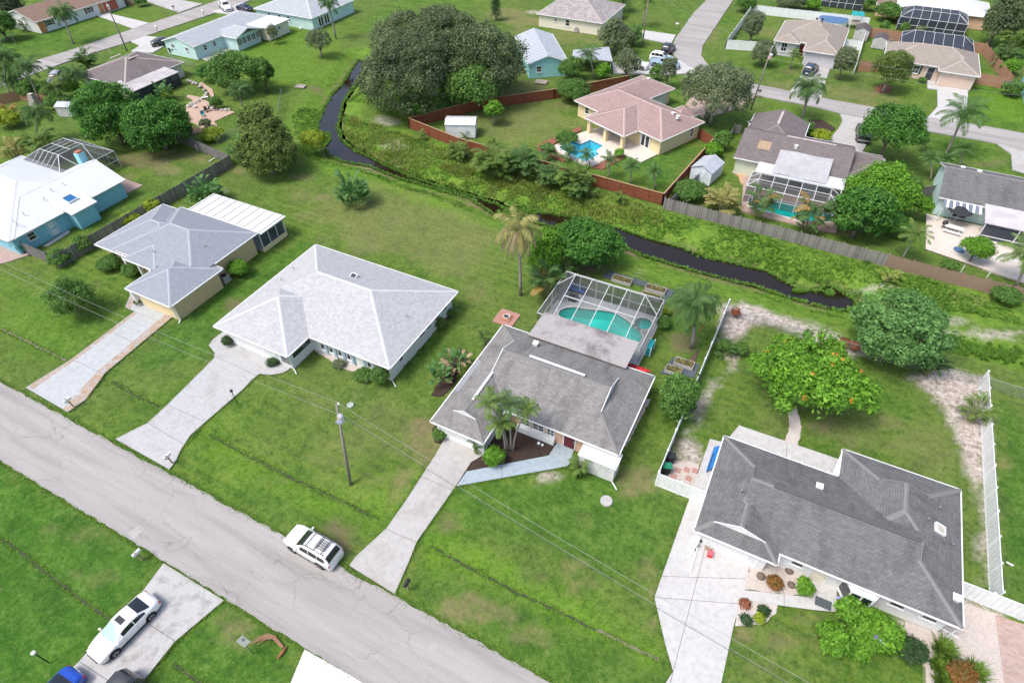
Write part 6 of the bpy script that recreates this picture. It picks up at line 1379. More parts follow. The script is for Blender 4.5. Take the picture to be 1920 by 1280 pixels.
# ---------------------------------------------------------------- vehicles
def carpaint(name, c, rough=.22):
    if name in MATS: return MATS[name]
    x = N(name); x.base(c, rough, 0, .6); x.p.inputs['Coat Weight'].default_value = .6; x.p.inputs['Coat Roughness'].default_value = .06; return x.m
P_white = carpaint('car_white', (.78, .78, .78)); P_blue = carpaint('car_blue', (.005, .06, .42)); P_black = carpaint('car_black', (.012, .012, .014)); P_navy = carpaint('car_navy', (.02, .035, .07)); P_silver = carpaint('car_silver', (.4, .41, .42)); P_lightblue = carpaint('car_pale_blue', (.28, .4, .5)); P_charcoal = carpaint('car_charcoal', (.05, .05, .055))
M_tyre = M_black; M_rim = plain('alloy_rim', (.4, .41, .43), .35, .1, 5, .7); M_tail = plain('tail_lamp', (.4, .01, .01), .25, .05); M_head = plain('head_lamp', (.7, .72, .75), .15, .05)
CARS = {'sedan': dict(L=4.84, W=1.83, zt=[(-2.42, .62), (-2.36, .84), (-2.2, .97), (-1.85, 1.03), (-1.6, 1.1), (-1.0, 1.37), (-.45, 1.46), (.15, 1.45), (.55, 1.33), (1.2, 1.0), (1.45, .95), (1.95, .86), (2.25, .74), (2.38, .6), (2.42, .48)], zb=[(-2.42, .58), (-2.3, .82), (-1.9, .95), (-.5, .95), (1.2, .92), (1.9, .8), (2.25, .66), (2.42, .44)], hw=[(-2.42, .6), (-2.32, .77), (-2.0, .87), (-1.4, .91), (0, .915), (1.5, .9), (2.1, .83), (2.32, .7), (2.42, .52)], cab=(-1.78, -.98, .22, 1.22), wt=.6, wb=(-1.38, 1.42), wr=.33, side=[(-1.3, -.5), (-.44, .45)], zr=1.46),
        'suv': dict(L=4.68, W=1.88, zt=[(-2.34, .66), (-2.31, 1.05), (-2.2, 1.35), (-2.02, 1.66), (-1.7, 1.76), (-.8, 1.79), (0, 1.75), (.3, 1.66), (.95, 1.18), (1.15, 1.12), (1.7, 1.06), (2.05, .98), (2.25, .85), (2.34, .6)], zb=[(-2.34, .62), (-2.25, 1.02), (-1.5, 1.08), (.9, 1.05), (1.7, 1.0), (2.1, .88), (2.34, .55)], hw=[(-2.34, .74), (-2.25, .86), (-1.6, .93), (0, .94), (1.5, .92), (2.05, .85), (2.26, .74), (2.34, .6)], cab=(-2.3, -1.96, .12, 1.0), wt=.66, wb=(-1.36, 1.36), wr=.37, side=[(-1.95, -1.3), (-1.24, -.45), (-.39, .42)], zr=1.79),
        'pickup': dict(L=5.6, W=1.95, zt=[(-2.8, .8), (-2.76, 1.14), (-2.6, 1.16), (-.95, 1.17), (-.82, 1.45), (-.68, 1.8), (-.4, 1.87), (.4, 1.87), (.75, 1.72), (1.32, 1.22), (1.5, 1.16), (2.2, 1.08), (2.6, .95), (2.78, .75), (2.8, .6)], zb=[(-2.8, .75), (-2.7, 1.08), (0, 1.1), (1.5, 1.1), (2.3, 1.0), (2.7, .8), (2.8, .55)], hw=[(-2.8, .85), (-2.65, .95), (0, .965), (1.8, .95), (2.5, .88), (2.72, .78), (2.8, .66)], cab=(-.93, -.66, .68, 1.36), wt=.7, wb=(-1.75, 1.75), wr=.4, side=[(-.72, -.02), (.04, .85)], zr=1.87)}
def car(label, loc, rz, style, paint, name='parked_car', cat='car', group='parked cars', roof_m=None, extras=None, shade=False, sunroof=False):
    c = CARS[style]; t = thing(name, label, cat, (*loc, .03), rz, group, world=False); W = c['W']/2
    ip = lambda k, x: float(np.interp(x, [q[0] for q in c[k]], [q[1] for q in c[k]]))
    def sm_(k, x): return sum(ip(k, min(max(x+d, -c['L']/2), c['L']/2))*w_ for d, w_ in ((-.1, .25), (0, .5), (.1, .25))) if abs(x) < c['L']/2-.12 else ip(k, x)
    xr0, xr1, xf1, xf0 = c['cab']; wt = c['wt']
    def ring(x):
        hw, zb, zt = sm_('hw', x), sm_('zb', x), sm_('zt', x); zt = max(zt, zb+.02); u = min(1, max(0, (zt-zb-.06)/.3)); wr_ = hw*.86*(1-u)+wt*u; zs = zb+(zt-zb)*.15
        return [(hw*.9, .2), (hw*.985, .32), (hw, .5), (hw, zb*.8), (hw*.985, zb-.03), (hw*.95, zb+.01), (hw*.93+(wr_-hw*.93)*.1, zs), (wr_+.05*u+.03, zt-.1*u-.02), (wr_-.03, zt-.03*u-.008), (wr_*.6, zt), (0, zt+.015)]
    L = c['L']/2; xs = sorted(set([-L, -L+.03, L-.03, L]+[round(v, 3) for v in np.arange(-L+.1, L-.05, .1)]+[v for q in c['side'] for v in q]+list(c['cab'])+[xf1+.04, xf0-.08]+list(np.linspace(xr0+.03, xr1-.03, 5).round(3)))); rows = []
    for x in xs: h_ = ring(x); rows.append([Vector((x, y, z)) for y, z in h_]+[Vector((x, -y, z)) for y, z in h_[-2::-1]])
    k = len(rows[0]); b = B(); b.v = [tuple(p) for r_ in rows for p in r_]
    for i in range(len(xs)-1):
        for j in range(k-1): a = i*k+j; b.f.append((a, a+k, a+k+1, a+1))
    b.f.append(tuple(range(k))); b.f.append(tuple((len(xs)-1)*k+j for j in range(k-1, -1, -1)))
    obj('body', b, paint, t, True); zr = c['zr']; zb = sm_('zb', 0); xm = (xr1+xf1)/2
    def skin(nm, x0, x1, j0, j1, m, off=.012):
        ii = [i for i, x in enumerate(xs) if x0-1e-6 <= x <= x1+1e-6]; q = B(); w_ = j1-j0+1
        for i in ii:
            for j in range(j0, j1+1):
                p = rows[i][j]; n = Vector((0, p.y*.6, p.z-.75)).normalized() if j not in (6, 7, k-8, k-7) else Vector((0, math.copysign(1, p.y), .35)).normalized()
                if nm == 'windscreen': n = (n+Vector((.6, 0, .3))).normalized()
                if nm == 'rear_window': n = (n+Vector((-.6, 0, .3))).normalized()
                q.v.append(tuple(p+n*off))
        for a in range(len(ii)-1):
            for j in range(w_-1): e = a*w_+j; q.f.append((e, e+w_, e+w_+1, e+1))
        obj(nm, q, m, t, True)
    skin('windscreen', xf1+.04, xf0-.08, 8, k-9, shade or M_cargl, .016); skin('rear_window', xr0+.03, xr1-.03, 8, k-9, M_cargl, .016)
    for x0, x1 in c['side']: skin('side_window', x0, x1, 6, 7, M_cargl); skin('side_window', x0, x1, k-8, k-7, M_cargl)
    for s in (-1, 1):
        for x in [c['side'][0][0]-.03]+[q[1]+.03 for q in c['side']]:
            b = B(); y = s*(sm_('hw', x)+.004); b.box(x-.008, x+.008, min(y, y-s*.02), max(y, y-s*.02), .3, sm_('zb', x)-.02); obj('door_seam', b, M_dark, t)
        b = B(); y = s*(W+.006); b.box(c['wb'][0]+.45, c['wb'][1]-.45, min(y, y-s*.06), max(y, y-s*.06), .2, .3); obj('sill_trim', b, M_dark, t)
    if sunroof: skin('sunroof', -.35, .12, 9, k-10, M_cargl, .01)
    st = [(0, 0, 0), (0, sm_('zb', -L+.15), 0), (0, sm_('zt', L-.12), 0), (0, 0, 0)]
    for x in c['wb']:
        for s in (-1, 1):
            a = B(); a.tube([(x, s*(W-.16), c['wr']+.02), (x, s*(W+.008), c['wr']+.02)], c['wr']+.07, 18); obj('wheel_arch', a, M_black, t)
            w_ = B(); w_.tube([(x, s*(W-.2), c['wr']-.03), (x, s*(W+.02), c['wr']-.03)], c['wr'], 18); wo = obj('wheel', w_, M_tyre, t); r_ = B(); r_.tube([(x, s*(W+.021), c['wr']-.03), (x, s*(W+.03), c['wr']-.03)], c['wr']*.66, 14)
            obj('rim', r_, M_rim, wo); sp = B()
            for q in range(5): an = q*1.2566; sp.bar((x, s*(W+.034), c['wr']-.03), (x+math.cos(an)*c['wr']*.62, s*(W+.034), c['wr']-.03+math.sin(an)*c['wr']*.62), .05, .02, (0, s, 0))
            obj('spokes', sp, M_dark, wo)
    Lh = c['L']/2; zf = st[-2][1]
    for s in (-1, 1):
        q = B(); q.box(Lh-.36, Lh-.1, s*W*.52 if s > 0 else -W*.86, s*W*.86 if s > 0 else -W*.52, zf-.2, zf-.03); bevel(obj('headlight', q, M_head, t), .05, 2)
        q = B(); zt = st[1][1]; q.box(-Lh+.03, -Lh+.16, s*W*.6 if s > 0 else -W*.9, s*W*.9 if s > 0 else -W*.6, zt-.22, zt-.06); bevel(obj('tail_light', q, M_tail, t), .03, 2)
        q = B(); q.box(xf0-.35, xf0-.2, s*(W*.95) if s > 0 else -W-.16, W+.16 if s > 0 else -W*.95, zb+.02, zb+.16); bevel(obj('mirror', q, paint, t), .03)
    q = B(); q.box(Lh-.03, Lh+.015, -W*.55, W*.55, .38, .62); obj('grille', q, M_dark, t)
    q = B(); q.box(-Lh-.012, -Lh+.03, -.26, .26, .55, .68); obj('number_plate', q, M_white, t)
    if style == 'suv':
        for s in (-1, 1): q = B(); q.bar((xr1+.1, s*wt*.9, zr+.1), (xf1-.1, s*wt*.9, zr+.1), .05, .04); [q.bar((x, s*wt*.9, zr+.02), (x, s*wt*.9, zr+.1), .05) for x in (xr1+.15, xf1-.15)]; obj('roof_rail', q, M_dark, t)
        if extras == 'rack':
            for x in (xr1+.35, xm, xf1-.3): q = B(); q.bar((x, -wt*.9, zr+.12), (x, wt*.9, zr+.12), .06, .04); obj('crossbar', q, M_dark, t)
            q = B()
            for x in np.linspace(xr1+.3, xm+.1, 7): q.bar((x, -wt*.6, zr+.15), (x, wt*.5, zr+.15), .03)
            for y in np.linspace(-wt*.6, wt*.5, 5): q.bar((xr1+.3, y, zr+.15), (xm+.1, y, zr+.15), .03)
            obj('roof_basket', q, M_dark, t)
    if style == 'pickup':
        q = B(); q.box(-2.7, -.85, -W*.78, W*.78, 1.13, 1.16); obj('cargo_bed', q, M_dark, t)
        for s in (-1, 1): q = B(); q.box(-2.72, -.82, s*W*.8 if s > 0 else -W*.92, s*W*.92 if s > 0 else -W*.8, 1.1, 1.24); obj('bed_rail', q, paint, t)
        q = B(); q.box(-2.82, -2.72, -W*.85, W*.85, .75, 1.22); obj('tailgate', q, paint, t); q = B(); q.box(-2.95, -2.8, -W*.85, W*.85, .5, .68); obj('bumper', q, M_chrome, t)
    return t
def at2(u, v, z=0): p = P(u, v, z); return (p.x, p.y)
def hd(a, b): p = P(*a); q = P(*b); return math.atan2(q.y-p.y, q.x-p.x)
f1, r1 = P(219, 1223, .33), P(283, 1157, .33); dv = (f1-r1).normalized(); lf = Vector((dv.y, -dv.x, 0))   # near-side wheels of the sedan; body lies to the far side
M_sunshade = glass('windscreen_with_sunshade', (.32, .55, .5), .1)
cc = (f1+r1)/2; rt = Vector((dv.y, -dv.x, 0)); rt = rt if rt.dot(Vector((-cc.x, -cc.y, 0))) < 0 else -rt
cc = cc+rt*.9; car('white sedan with sunshade parked nose down on the lower left driveway', (cc.x, cc.y), math.atan2(dv.y, dv.x), 'sedan', P_white, shade=M_sunshade, sunroof=True)
f2, r2 = P(547.5, 1031, .35), P(599.6, 1061.6, .35); dv = (f2-r2).normalized(); cc = (f2+r2)/2; rt = Vector((-dv.y, dv.x, 0)); rt = rt if rt.dot(Vector((-cc.x, -cc.y, 0))) < 0 else -rt; cc = cc+rt*.92
car('white SUV with roof rack parked half on the grass beside the road', (cc.x, cc.y), math.atan2(dv.y, dv.x), 'suv', P_white, extras='rack', name='parked_suv')
cc = P(82, 1325, .7); car('blue car cut by the bottom edge on the lower left driveway', (cc.x, cc.y), hd((265, 1112), (148, 1240)), 'sedan', P_blue)
cc = P(200, 1332, .7); car('black car whose roof just shows at the bottom edge', (cc.x, cc.y), hd((265, 1112), (148, 1240)), 'suv', P_charcoal, name='parked_suv')
car('white pickup truck parked by the upper left street', at2(424, 18), R(-30), 'pickup', P_white, 'pickup_truck', 'truck')
car('dark blue car beside the white pickup, upper left', at2(459, 20), R(170), 'sedan', P_navy)
car('dark SUV parked before the lilac garage', at2(1518, 137), R(80), 'suv', P_navy, 'parked_suv')
car('black pickup truck under the tree on the curved driveway', at2(1616, 256), R(95), 'pickup', P_black, 'pickup_truck', 'truck')
car('silver SUV half hidden by palms near the orange fence', at2(108, 156), R(-50), 'suv', P_silver, 'parked_suv')
car('white car half hidden by a pale open tree beside the red fence end', at2(1192, 128), R(2), 'suv', P_white, 'parked_suv')
car('white SUV parked beside a blue one near the street bend', at2(1240, 116), R(0), 'suv', P_white, 'parked_suv')
car('pale blue pickup truck beside the white SUV near the street bend', at2(1246, 126), R(0), 'pickup', P_lightblue, 'pickup_truck', 'truck')
car('black car parked on the grass at the street bend', at2(1252, 98), R(88), 'suv', P_black, 'parked_suv')
car('dark car half hidden behind the mint house', at2(308, 84), R(60), 'sedan', P_charcoal)
# ---------------------------------------------------------------- planting
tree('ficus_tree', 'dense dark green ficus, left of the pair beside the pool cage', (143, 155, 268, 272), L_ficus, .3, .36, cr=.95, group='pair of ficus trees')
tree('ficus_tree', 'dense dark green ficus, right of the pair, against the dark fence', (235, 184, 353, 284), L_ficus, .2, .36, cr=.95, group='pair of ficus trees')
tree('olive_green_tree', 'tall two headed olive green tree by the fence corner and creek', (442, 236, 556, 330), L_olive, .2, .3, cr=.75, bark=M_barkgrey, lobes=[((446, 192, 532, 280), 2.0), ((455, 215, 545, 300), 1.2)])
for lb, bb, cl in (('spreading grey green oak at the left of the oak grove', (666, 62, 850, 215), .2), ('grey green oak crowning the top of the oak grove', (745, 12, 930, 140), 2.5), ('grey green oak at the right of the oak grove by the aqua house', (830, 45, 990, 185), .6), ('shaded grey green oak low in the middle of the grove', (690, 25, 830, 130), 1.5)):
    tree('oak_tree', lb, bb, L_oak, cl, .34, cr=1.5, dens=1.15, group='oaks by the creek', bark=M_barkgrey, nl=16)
tree('orchard_tree', 'mid green open tree in front of the oaks above the red fence', (823, 112, 952, 203), L_mid, .8, .34)
tree('young_tree', 'bright green young tree at the creek side of the oaks', (744, 160, 803, 228), L_bright, .2, .34); shrub('low green shrub between young tree and red fence', (795, 175, 850, 215), L_mid, .25)
tree('young_tree', 'small pale green tree alone on the lawn beside the white shed', (905, 188, 944, 222), L_bright, 1.2, .25, bark=M_barkgrey)
shrub('large round green bush in the red fence corner', (1043, 146, 1107, 192), L_mid, .2)
tree('garden_tree', 'leafy tree behind the pale mint house', (386, 94, 492, 170), L_mid, .5, .34); tree('garden_tree', 'smaller dark tree right of the leafy one on the lawn', (466, 110, 516, 160), L_mid, 1.2, .3); shrub('dark shrub left of the leafy lawn tree', (368, 120, 404, 152), L_ficus, .25)
tree('young_tree', 'small open tree alone on the upper left lawn', (571, 54, 622, 96), L_dusty, 1.2, .25, dens=.45, bark=M_barkgrey); tree('young_tree', 'nearly bare little tree beside the mint house', (499, 45, 521, 74), L_dusty, .8, .18, dens=.3, bark=M_barkgrey)
tree('street_oak', 'dusty green street oak with pale trunk above the rose roofed house', (1275, 118, 1418, 216), L_dusty, 2.2, .28, cr=1.0, dens=.85, bark=M_barkgrey, tr=.22)
tree('sparse_tree', 'brownish open tree at the end of the red fence', (1236, 100, 1272, 160), L_dusty, .8, .22, dens=.5); tree('dense_tree', 'dark glossy tree beside the street bend houses', (1120, 36, 1188, 96), L_dusty, .4, .3); tree('sparse_tree', 'pale open tree screening the off-road car', (1150, 90, 1202, 142), L_dusty, .6, .22, dens=.6)
shrub('green shrub between aqua house and palm', (1046, 105, 1095, 150), L_mid, .25); shrub('green shrub under the feather palm by the carport', (1110, 118, 1150, 152), L_bright, .25); shrub('dark green shrub behind the rose roof ridge', (1218, 118, 1245, 152), L_mid, .22)
tree('yard_tree', 'small round tree inside the white fence corner', (1392, 22, 1436, 74), L_dusty, .8, .24); tree('yard_tree', 'small tree outside the white fence by the pole', (1408, 74, 1457, 118), L_dusty, .5, .24); tree('yard_tree', 'slim young tree right of the lilac garage', (1563, 88, 1606, 138), L_dusty, 1.0, .24); tree('yard_tree', 'round olive tree on the lawn of the pink tan house', (1637, 95, 1710, 162), L_olive, 1.0, .24, bark=M_barkgrey)
tree('shade_tree', 'bright green spreading tree over the black pickup', (1611, 190, 1742, 280), L_ficus, 2.6, .32, cr=1.0, dens=.8, tr=.2)
tree('garden_tree', 'pale green bushy tree beside the lanai house', (1590, 300, 1722, 402), L_bright, .6, .3, dens=.9); tree('mango_tree', 'round deep green mango tree at the grey fence', (1563, 345, 1674, 450), L_ficus, .4, .34); tree('young_tree', 'small light tree beside the awning house', (1712, 365, 1750, 402), L_bright, 1., .2); tree('young_tree', 'small round tree on the pale patio edge', (1803, 441, 1866, 486), L_bright, .9, .2)
tree('mango_tree', 'big rounded blue green mango tree at the sandy yard', (1584, 540, 1772, 702), L_mango, .3, .28, cr=.7, dens=1.2)
tree('flame_tree', 'wide bright green tree with orange blossoms on the lawn', (1408, 610, 1643, 790), L_bright, .9, .38, cr=.85, wr=.42, flat=.7, low=-.2, flowers=(L_flower, 16), dens=1., rzmin=.42, rzmax=.55, bark=M_barkgrey, nl=14)
tree('sea_grape_tree', 'glossy round green tree between pool cage and creek', (1034, 404, 1170, 514), L_ficus, .2, .36, dens=1.05); tree('garden_tree', 'light green leafy tree left of the glossy round one', (985, 425, 1062, 520), L_bright, .4, .28, dens=.7)
tree('small_tree', 'round green bush tree beside the long white fence', (1233, 700, 1312, 792), L_mid, .4, .24)
tree('hibiscus_bush', 'large leafy green bush with a violet bloom before the charcoal house', (1590, 1140, 1680, 1215), L_bright, .4, .26, cr=.45, dens=.6, lobes=[((1530, 1160, 1600, 1228), .2), ((1562, 1112, 1622, 1165), 1.0), ((1625, 1150, 1700, 1222), .3), ((1580, 1185, 1640, 1238), .1)], flowers=(L_purple, 3), cat='shrub', part='foliage', tr=.06)
shrub('dark clipped shrub right of the large leafy bush', (1682, 1192, 1738, 1246), L_pine, .12)
tree('weeping_bush', 'feathery green bush on the far left front lawn', (82, 515, 178, 600), L_mid, .1, .3, wr=.25, cat='shrub', part='foliage', tr=.07)
for i, (lb, bb, m) in enumerate([('dark tree crown at the top right corner', (1842, -10, 1915, 80), L_oak), ('second dark tree crown at the right edge near the top', (1880, -40, 1960, 40), L_oak), ('tree crown at the top left corner', (-40, -20, 38, 40), L_oak), ('tree crown left of the ranch house', (-30, 20, 25, 70), L_mid)]):
    tree('background_tree', lb, bb, m, .5, .4, group='trees at the picture corners')
for lb, bb, m in [('green shrub at the right edge above the picket fence', (1880, 108, 1916, 140), L_bright), ('green shrub before the picket fence at the right edge', (1880, 150, 1918, 180), L_mid), ('shrub behind the white fence at the top', (1378, -8, 1420, 22), L_mid), ('flowering shrub behind the white fence, top middle', (1455, -8, 1510, 14), L_dusty), ('shrub behind the white fence, top right of middle', (1505, -4, 1540, 18), L_bright), ('tall green hedge right of the white fence top', (1618, -20, 1645, 30), L_mid), ('green bush at the corner of the paler hedge', (1640, 5, 1690, 40), L_mid),
    ('bush along the reddish fence, left', (1650, 40, 1668, 60), L_mid), ('bush along the reddish fence, middle', (1688, 42, 1706, 62), L_mid), ('dusty bush along the reddish fence, right', (1714, 48, 1738, 62), L_dusty), ('bush at the top edge by the dark enclosure', (1690, 25, 1720, 42), L_mid), ('bush below the top edge enclosure, left', (1725, 25, 1760, 45), L_bright), ('bush below the top edge enclosure, right', (1765, 30, 1810, 50), L_mid)]: shrub(lb, bb, m, .28)
for lb, bb, m in [('round bright green bush beside the tan house wall', (425, 484, 468, 521), L_bright), ('green bush at the lower end of the dark fence', (86, 466, 130, 500), L_mid), ('green bush left of the dark fence end', (138, 440, 172, 474), L_mid), ('yellow green bush by the dark fence, upper', (264, 372, 302, 403), L_yellow), ('yellow green bush by the dark fence, lower', (224, 397, 262, 424), L_yellow), ('dark round shrub by the white garage, left', (415, 628, 437, 650), L_pine), ('dark round shrub by the white garage, right', (499, 669, 525, 689), L_pine), ('green shrub at the front right corner of the white house', (694, 684, 732, 724), L_mid), ('low hedge before the white house front', (662, 690, 700, 712), L_mid), ('grey shrub in the white house entry bed', (622, 672, 648, 692), L_dusty), ('bronze green shrub at the right wall of the white house, lower', (815, 594, 838, 618), L_olive), ('small green shrub at the right wall of the white house, upper', (838, 576, 854, 594), L_mid),
    ('round clipped green bush by the red gate fence', (1335, 244, 1372, 282), L_mid), ('yellow green bush below the clipped round one', (1317, 266, 1357, 298), L_bright), ('loose green shrub behind the small pale shed', (1262, 334, 1328, 378), L_mid), ('dark hosta-like shrub in the mulch bed', (904, 833, 951, 878), L_bright), ('shrub left of the grey house garage', (812, 800, 838, 826), L_mid), ('bronze and green croton in the gravel bed', (1437, 1075, 1468, 1108), L_bronze), ('green shrub in the gravel bed by the front door', (1491, 1080, 1528, 1118), L_bright), ('small dark round shrub beside the driveway, left', (1387, 1150, 1409, 1172), L_pine), ('small dark round shrub beside the walkway', (1419, 1134, 1443, 1155), L_pine), ('small light green shrub between two dark round ones', (1414, 1148, 1434, 1170), L_yellow), ('small red plant at the walkway corner', (1388, 1124, 1406, 1138), L_redleaf), ('bronze grass-like shrub at the bottom right', (1778, 1240, 1830, 1290), L_bronze),
    ('yellow green shrub beside the curved driveway', (1520, 244, 1560, 264), L_yellow), ('green shrub in the curved drive bed', (1500, 225, 1530, 256), L_mid), ('yellow leaved shrub behind the right edge of the pool cage', (1243, 572, 1260, 592), L_yellow), ('green shrub at the right edge of the pool cage', (1232, 590, 1260, 620), L_mid), ('garden shrub at the pink path bend', (372, 222, 395, 242), L_dusty), ('low yellow green planting by the dark fence', (375, 240, 420, 262), L_yellow), ('green shrub inside the pink path loop', (392, 180, 418, 205), L_mid), ('red brown bush in the sandy bed, left', (1572, 632, 1594, 654), L_redleaf), ('red brown bush in the sandy bed, right', (1594, 636, 1616, 660), L_redleaf), ('orange tipped plant in the sandy bed by the white fence', (1370, 574, 1390, 596), L_redleaf), ('round green bush by the ranch drive', (250, -6, 275, 11), L_mid),
    ('bushy green plant along the lower side of the awning patio, left', (1765, 490, 1800, 506), L_mid), ('weedy bush at the brown fence, right', (1860, 540, 1915, 566), L_mid), ('bush by the creek weeds at the left bank', (560, 240, 612, 285), L_yellow), ('leafy plant beside the tan porch', (182, 478, 232, 505), L_mid), ('plant under the tan porch windows', (228, 492, 262, 520), L_mid), ('round plant by the tan garage post', (250, 555, 270, 572), L_olive), ('low hedge along the red mulch pool bed', (1040, 246, 1085, 272), L_mid), ('low hedge by the red mulch bed corner', (1012, 268, 1042, 284), L_mid), ('clipped shrub beside the pink tan front window', (1722, 146, 1738, 153), L_mid), ('small bush at the pool deck planter of the rose house', (1150, 278, 1170, 296), L_bright),
    ('shrub mass in the shade beside the mango at the grey fence', (1660, 400, 1712, 450), L_ficus), ('green shrub by the lanai house right corner', (1690, 330, 1730, 372), L_mid), ('shrub at the base of the flame tree, left', (1345, 632, 1372, 665), L_mid), ('low bush in the sandy bed by the long white fence', (1374, 640, 1404, 668), L_mid), ('green weeds shrub at the top of the red fence', (1085, 100, 1110, 118), L_mid), ('garden bush left of the lanai plants', (300, 165, 325, 185), L_yellow)]: shrub(lb, bb, m, .16 if bb[3] > 420 else .22)
# palms
palm('half dead palm with hanging tan fronds beside the glossy round tree', (976, 553), (972, 430), 'queen', L_palmmix, 8, .17, 1.1, m2=L_palmdead, n2=26)
palm('tall feathery palm beside the curved driveway bed', (1503, 224), (1516, 166), 'queen', L_palm, 20, .2, 1.15); palm('leaning coconut palm by the upper street, right', (1772, 292), (1806, 214), 'coco', L_palm, 17, .17, 1.25)
palm('small palm in the row before the awning house, left', (1743, 338), (1742, 298), 'fox', L_palm, 12, .1, 1.0); palm('small palm in the row before the awning house, middle', (1772, 330), (1772, 300), 'fox', L_palm, 12, .1, 1.0); palm('small palm in the row before the awning house, right', (1794, 320), (1806, 281), 'fox', L_palm, 12, .1, 1.05); palm('tiny palm right of the bright spreading tree', (1732, 282), (1735, 268), 'small', L_palm, 9, .08, 1.)
for lb, bs, cr_ in [('young palm inside the red fence, first from the right', (1228, 354), (1226, 322)), ('young palm inside the red fence, second from the right', (1181, 345), (1184, 312)), ('young palm inside the red fence, third from the right', (1140, 334), (1143, 302)), ('young palm at the pool corner behind the areca clumps', (1106, 312), (1100, 294)), ('young palm at the left pool corner', (1070, 300), (1066, 284)), ('young palm by the left end of the pool bed', (1028, 300), (1028, 286))]: palm(lb, bs, cr_, 'fox', L_palm, 12, .1, .95, group='young palms inside the red fence')
palm('palm behind the grey fence with a pale leaning trunk', (1690, 488), (1716, 440), 'coco', L_palmlight, 14, .1, .7); palm('palm frond crown cut by the right edge at the patio', (1903, 538), (1922, 478), 'coco', L_palmlight, 14, .15, 1.0)
palm('slender palm on the upper left lawn by the aqua house', (630, 73), (616, 8), 'queen', L_palm, 16, .17, .95); palm('feather palm beside the carport', (1112, 148), (1103, 102), 'coco', L_palm, 16, .16, .85); palm('bright little palm by the lilac house walk', (1482, 128), (1488, 103), 'fox', L_palmlight, 12, .1, 1.0)
palm('palm on the lawn of the ranch house', (138, 82), (118, 26), 'queen', L_palm, 18, .17, 1.1); palm('palm at the top edge by the street pole', (1204, 50), (1212, 4), 'coco', L_palmlight, 14, .15, .85); palm('palm with yellowing skirt in the pink path garden', (458, 212), (450, 172), 'queen', L_palm, 20, .16, .85)
palm('drooping feathery palm behind the long white fence', (1296, 652), (1300, 572), 'queen', L_palm, 26, .18, 1.05, m2=L_orange, n2=3); 
for lb, bs, cr_, m in [('leaning palm at the far left edge, front', (78, 194), (50, 128), L_palm), ('palm at the far left edge behind the leaning one', (22, 182), (10, 110), L_palm), ('pale trunked palm at the far left edge', (30, 180), (22, 150), L_palm), ('palm beside the silver SUV', (146, 176), (140, 142), L_palm), ('palm above the orange fence', (108, 196), (100, 165), L_palmlight), ('palm over the pool fence at the far left', (78, 270), (70, 215), L_palm)]: palm(lb, bs, cr_, 'queen', m, 16, .14, 1.0, group='palms at the far left edge')
for lb, bb, m in [('leafy dark shrub mass under the far left palms', (30, 150, 75, 185), L_mid), ('leafy shrub mass along the orange fence', (85, 175, 130, 205), L_mid), ('leafy shrub at the far left edge below the palms', (-10, 205, 40, 240), L_yellow), ('dense shrub beside the palmetto and the street', (0, 120, 40, 160), L_mid), ('green shrub beside the parked silver SUV', (118, 150, 150, 180), L_bright)]: shrub(lb, bb, m, .25)
for lb, bb, m, k in [('tall areca clump with orange fronds at the far left edge', (-10, 235, 45, 312), L_palmmix, 40), ('broad areca clump at the far left', (35, 225, 108, 300), L_palmlight, 48), ('yellow orange areca at the far left edge', (-10, 185, 35, 225), L_orange, 18)]: clump(lb, bb, m, n=k)
for lb, bb, m in [('palmetto clump by the upper left street', (133, 86, 184, 128), L_palm), ('round palmetto beside the silver SUV', (85, 115, 124, 144), L_palm), ('areca clump hanging over the red fence, left', (885, 262, 965, 335), L_palmlight), ('areca clump in the middle of the red fence row', (945, 266, 1015, 335), L_palm), ('areca clump hanging over the red fence, right', (1040, 296, 1115, 366), L_palmlight), ('dark areca clump right of the middle of the red fence', (1005, 295, 1062, 350), L_palm), ('young areca in the weeds before the red fence, far left', (775, 238, 800, 262), L_palmlight), ('young areca in the weeds before the red fence, left', (885, 282, 912, 308), L_palmlight), ('young areca between the two fence clumps', (990, 310, 1030, 342), L_palmlight), ('young areca before the red fence, right', (1098, 342, 1126, 370), L_palmlight), ('bushy areca spilling over the red fence behind the weeds', (1060, 325, 1105, 372), L_palm), ('low areca between weeds and red fence, left of the clumps', (835, 262, 880, 300), L_palmlight), ('young areca before the red fence corner', (1150, 352, 1182, 382), L_palmlight), ('areca with orange fronds by the lanai pool, left', (1322, 342, 1392, 402), L_palmmix), ('small palm clump on the lawn by the white shed', (862, 245, 880, 258), L_palmlight), ('bright palm clump along the red fence inside', (912, 258, 940, 276), L_palmlight),
    ('palm clump by the curved drive bed', (1492, 222, 1526, 248), L_palm), ('areca mass at the right edge near the top', (1878, 35, 1935, 105), L_palmlight), ('palms mass below it at the right edge', (1865, 80, 1915, 125), L_palm), ('dark palm clump beside the dark tree at the bend', (1168, 34, 1210, 84), L_palm), ('palm bed plant by the house beside the street oak', (1318, 205, 1340, 225), L_palm), ('palm bush beside the ranch house gable', (25, 25, 56, 56), L_palm)]: clump(lb, bb, m, n=(72 if 'red fence' in lb else 46) if bb[2]-bb[0] > 40 else 22)
clump('areca palms between half dead palm and pool cage', (985, 470, 1062, 562), L_palm, n=30, m2=L_orange, n2=4); clump('areca palms behind the left corner of the pool cage', (1040, 462, 1085, 525), L_palm, n=20)
clump('lanai palm clump with orange fronds before the teal pool, left', (1398, 330, 1466, 412), L_palm, n=24, m2=L_orange, n2=5); clump('lanai palm clump with orange fronds before the teal pool, right', (1488, 345, 1568, 438), L_palm, n=28, m2=L_orange, n2=5)
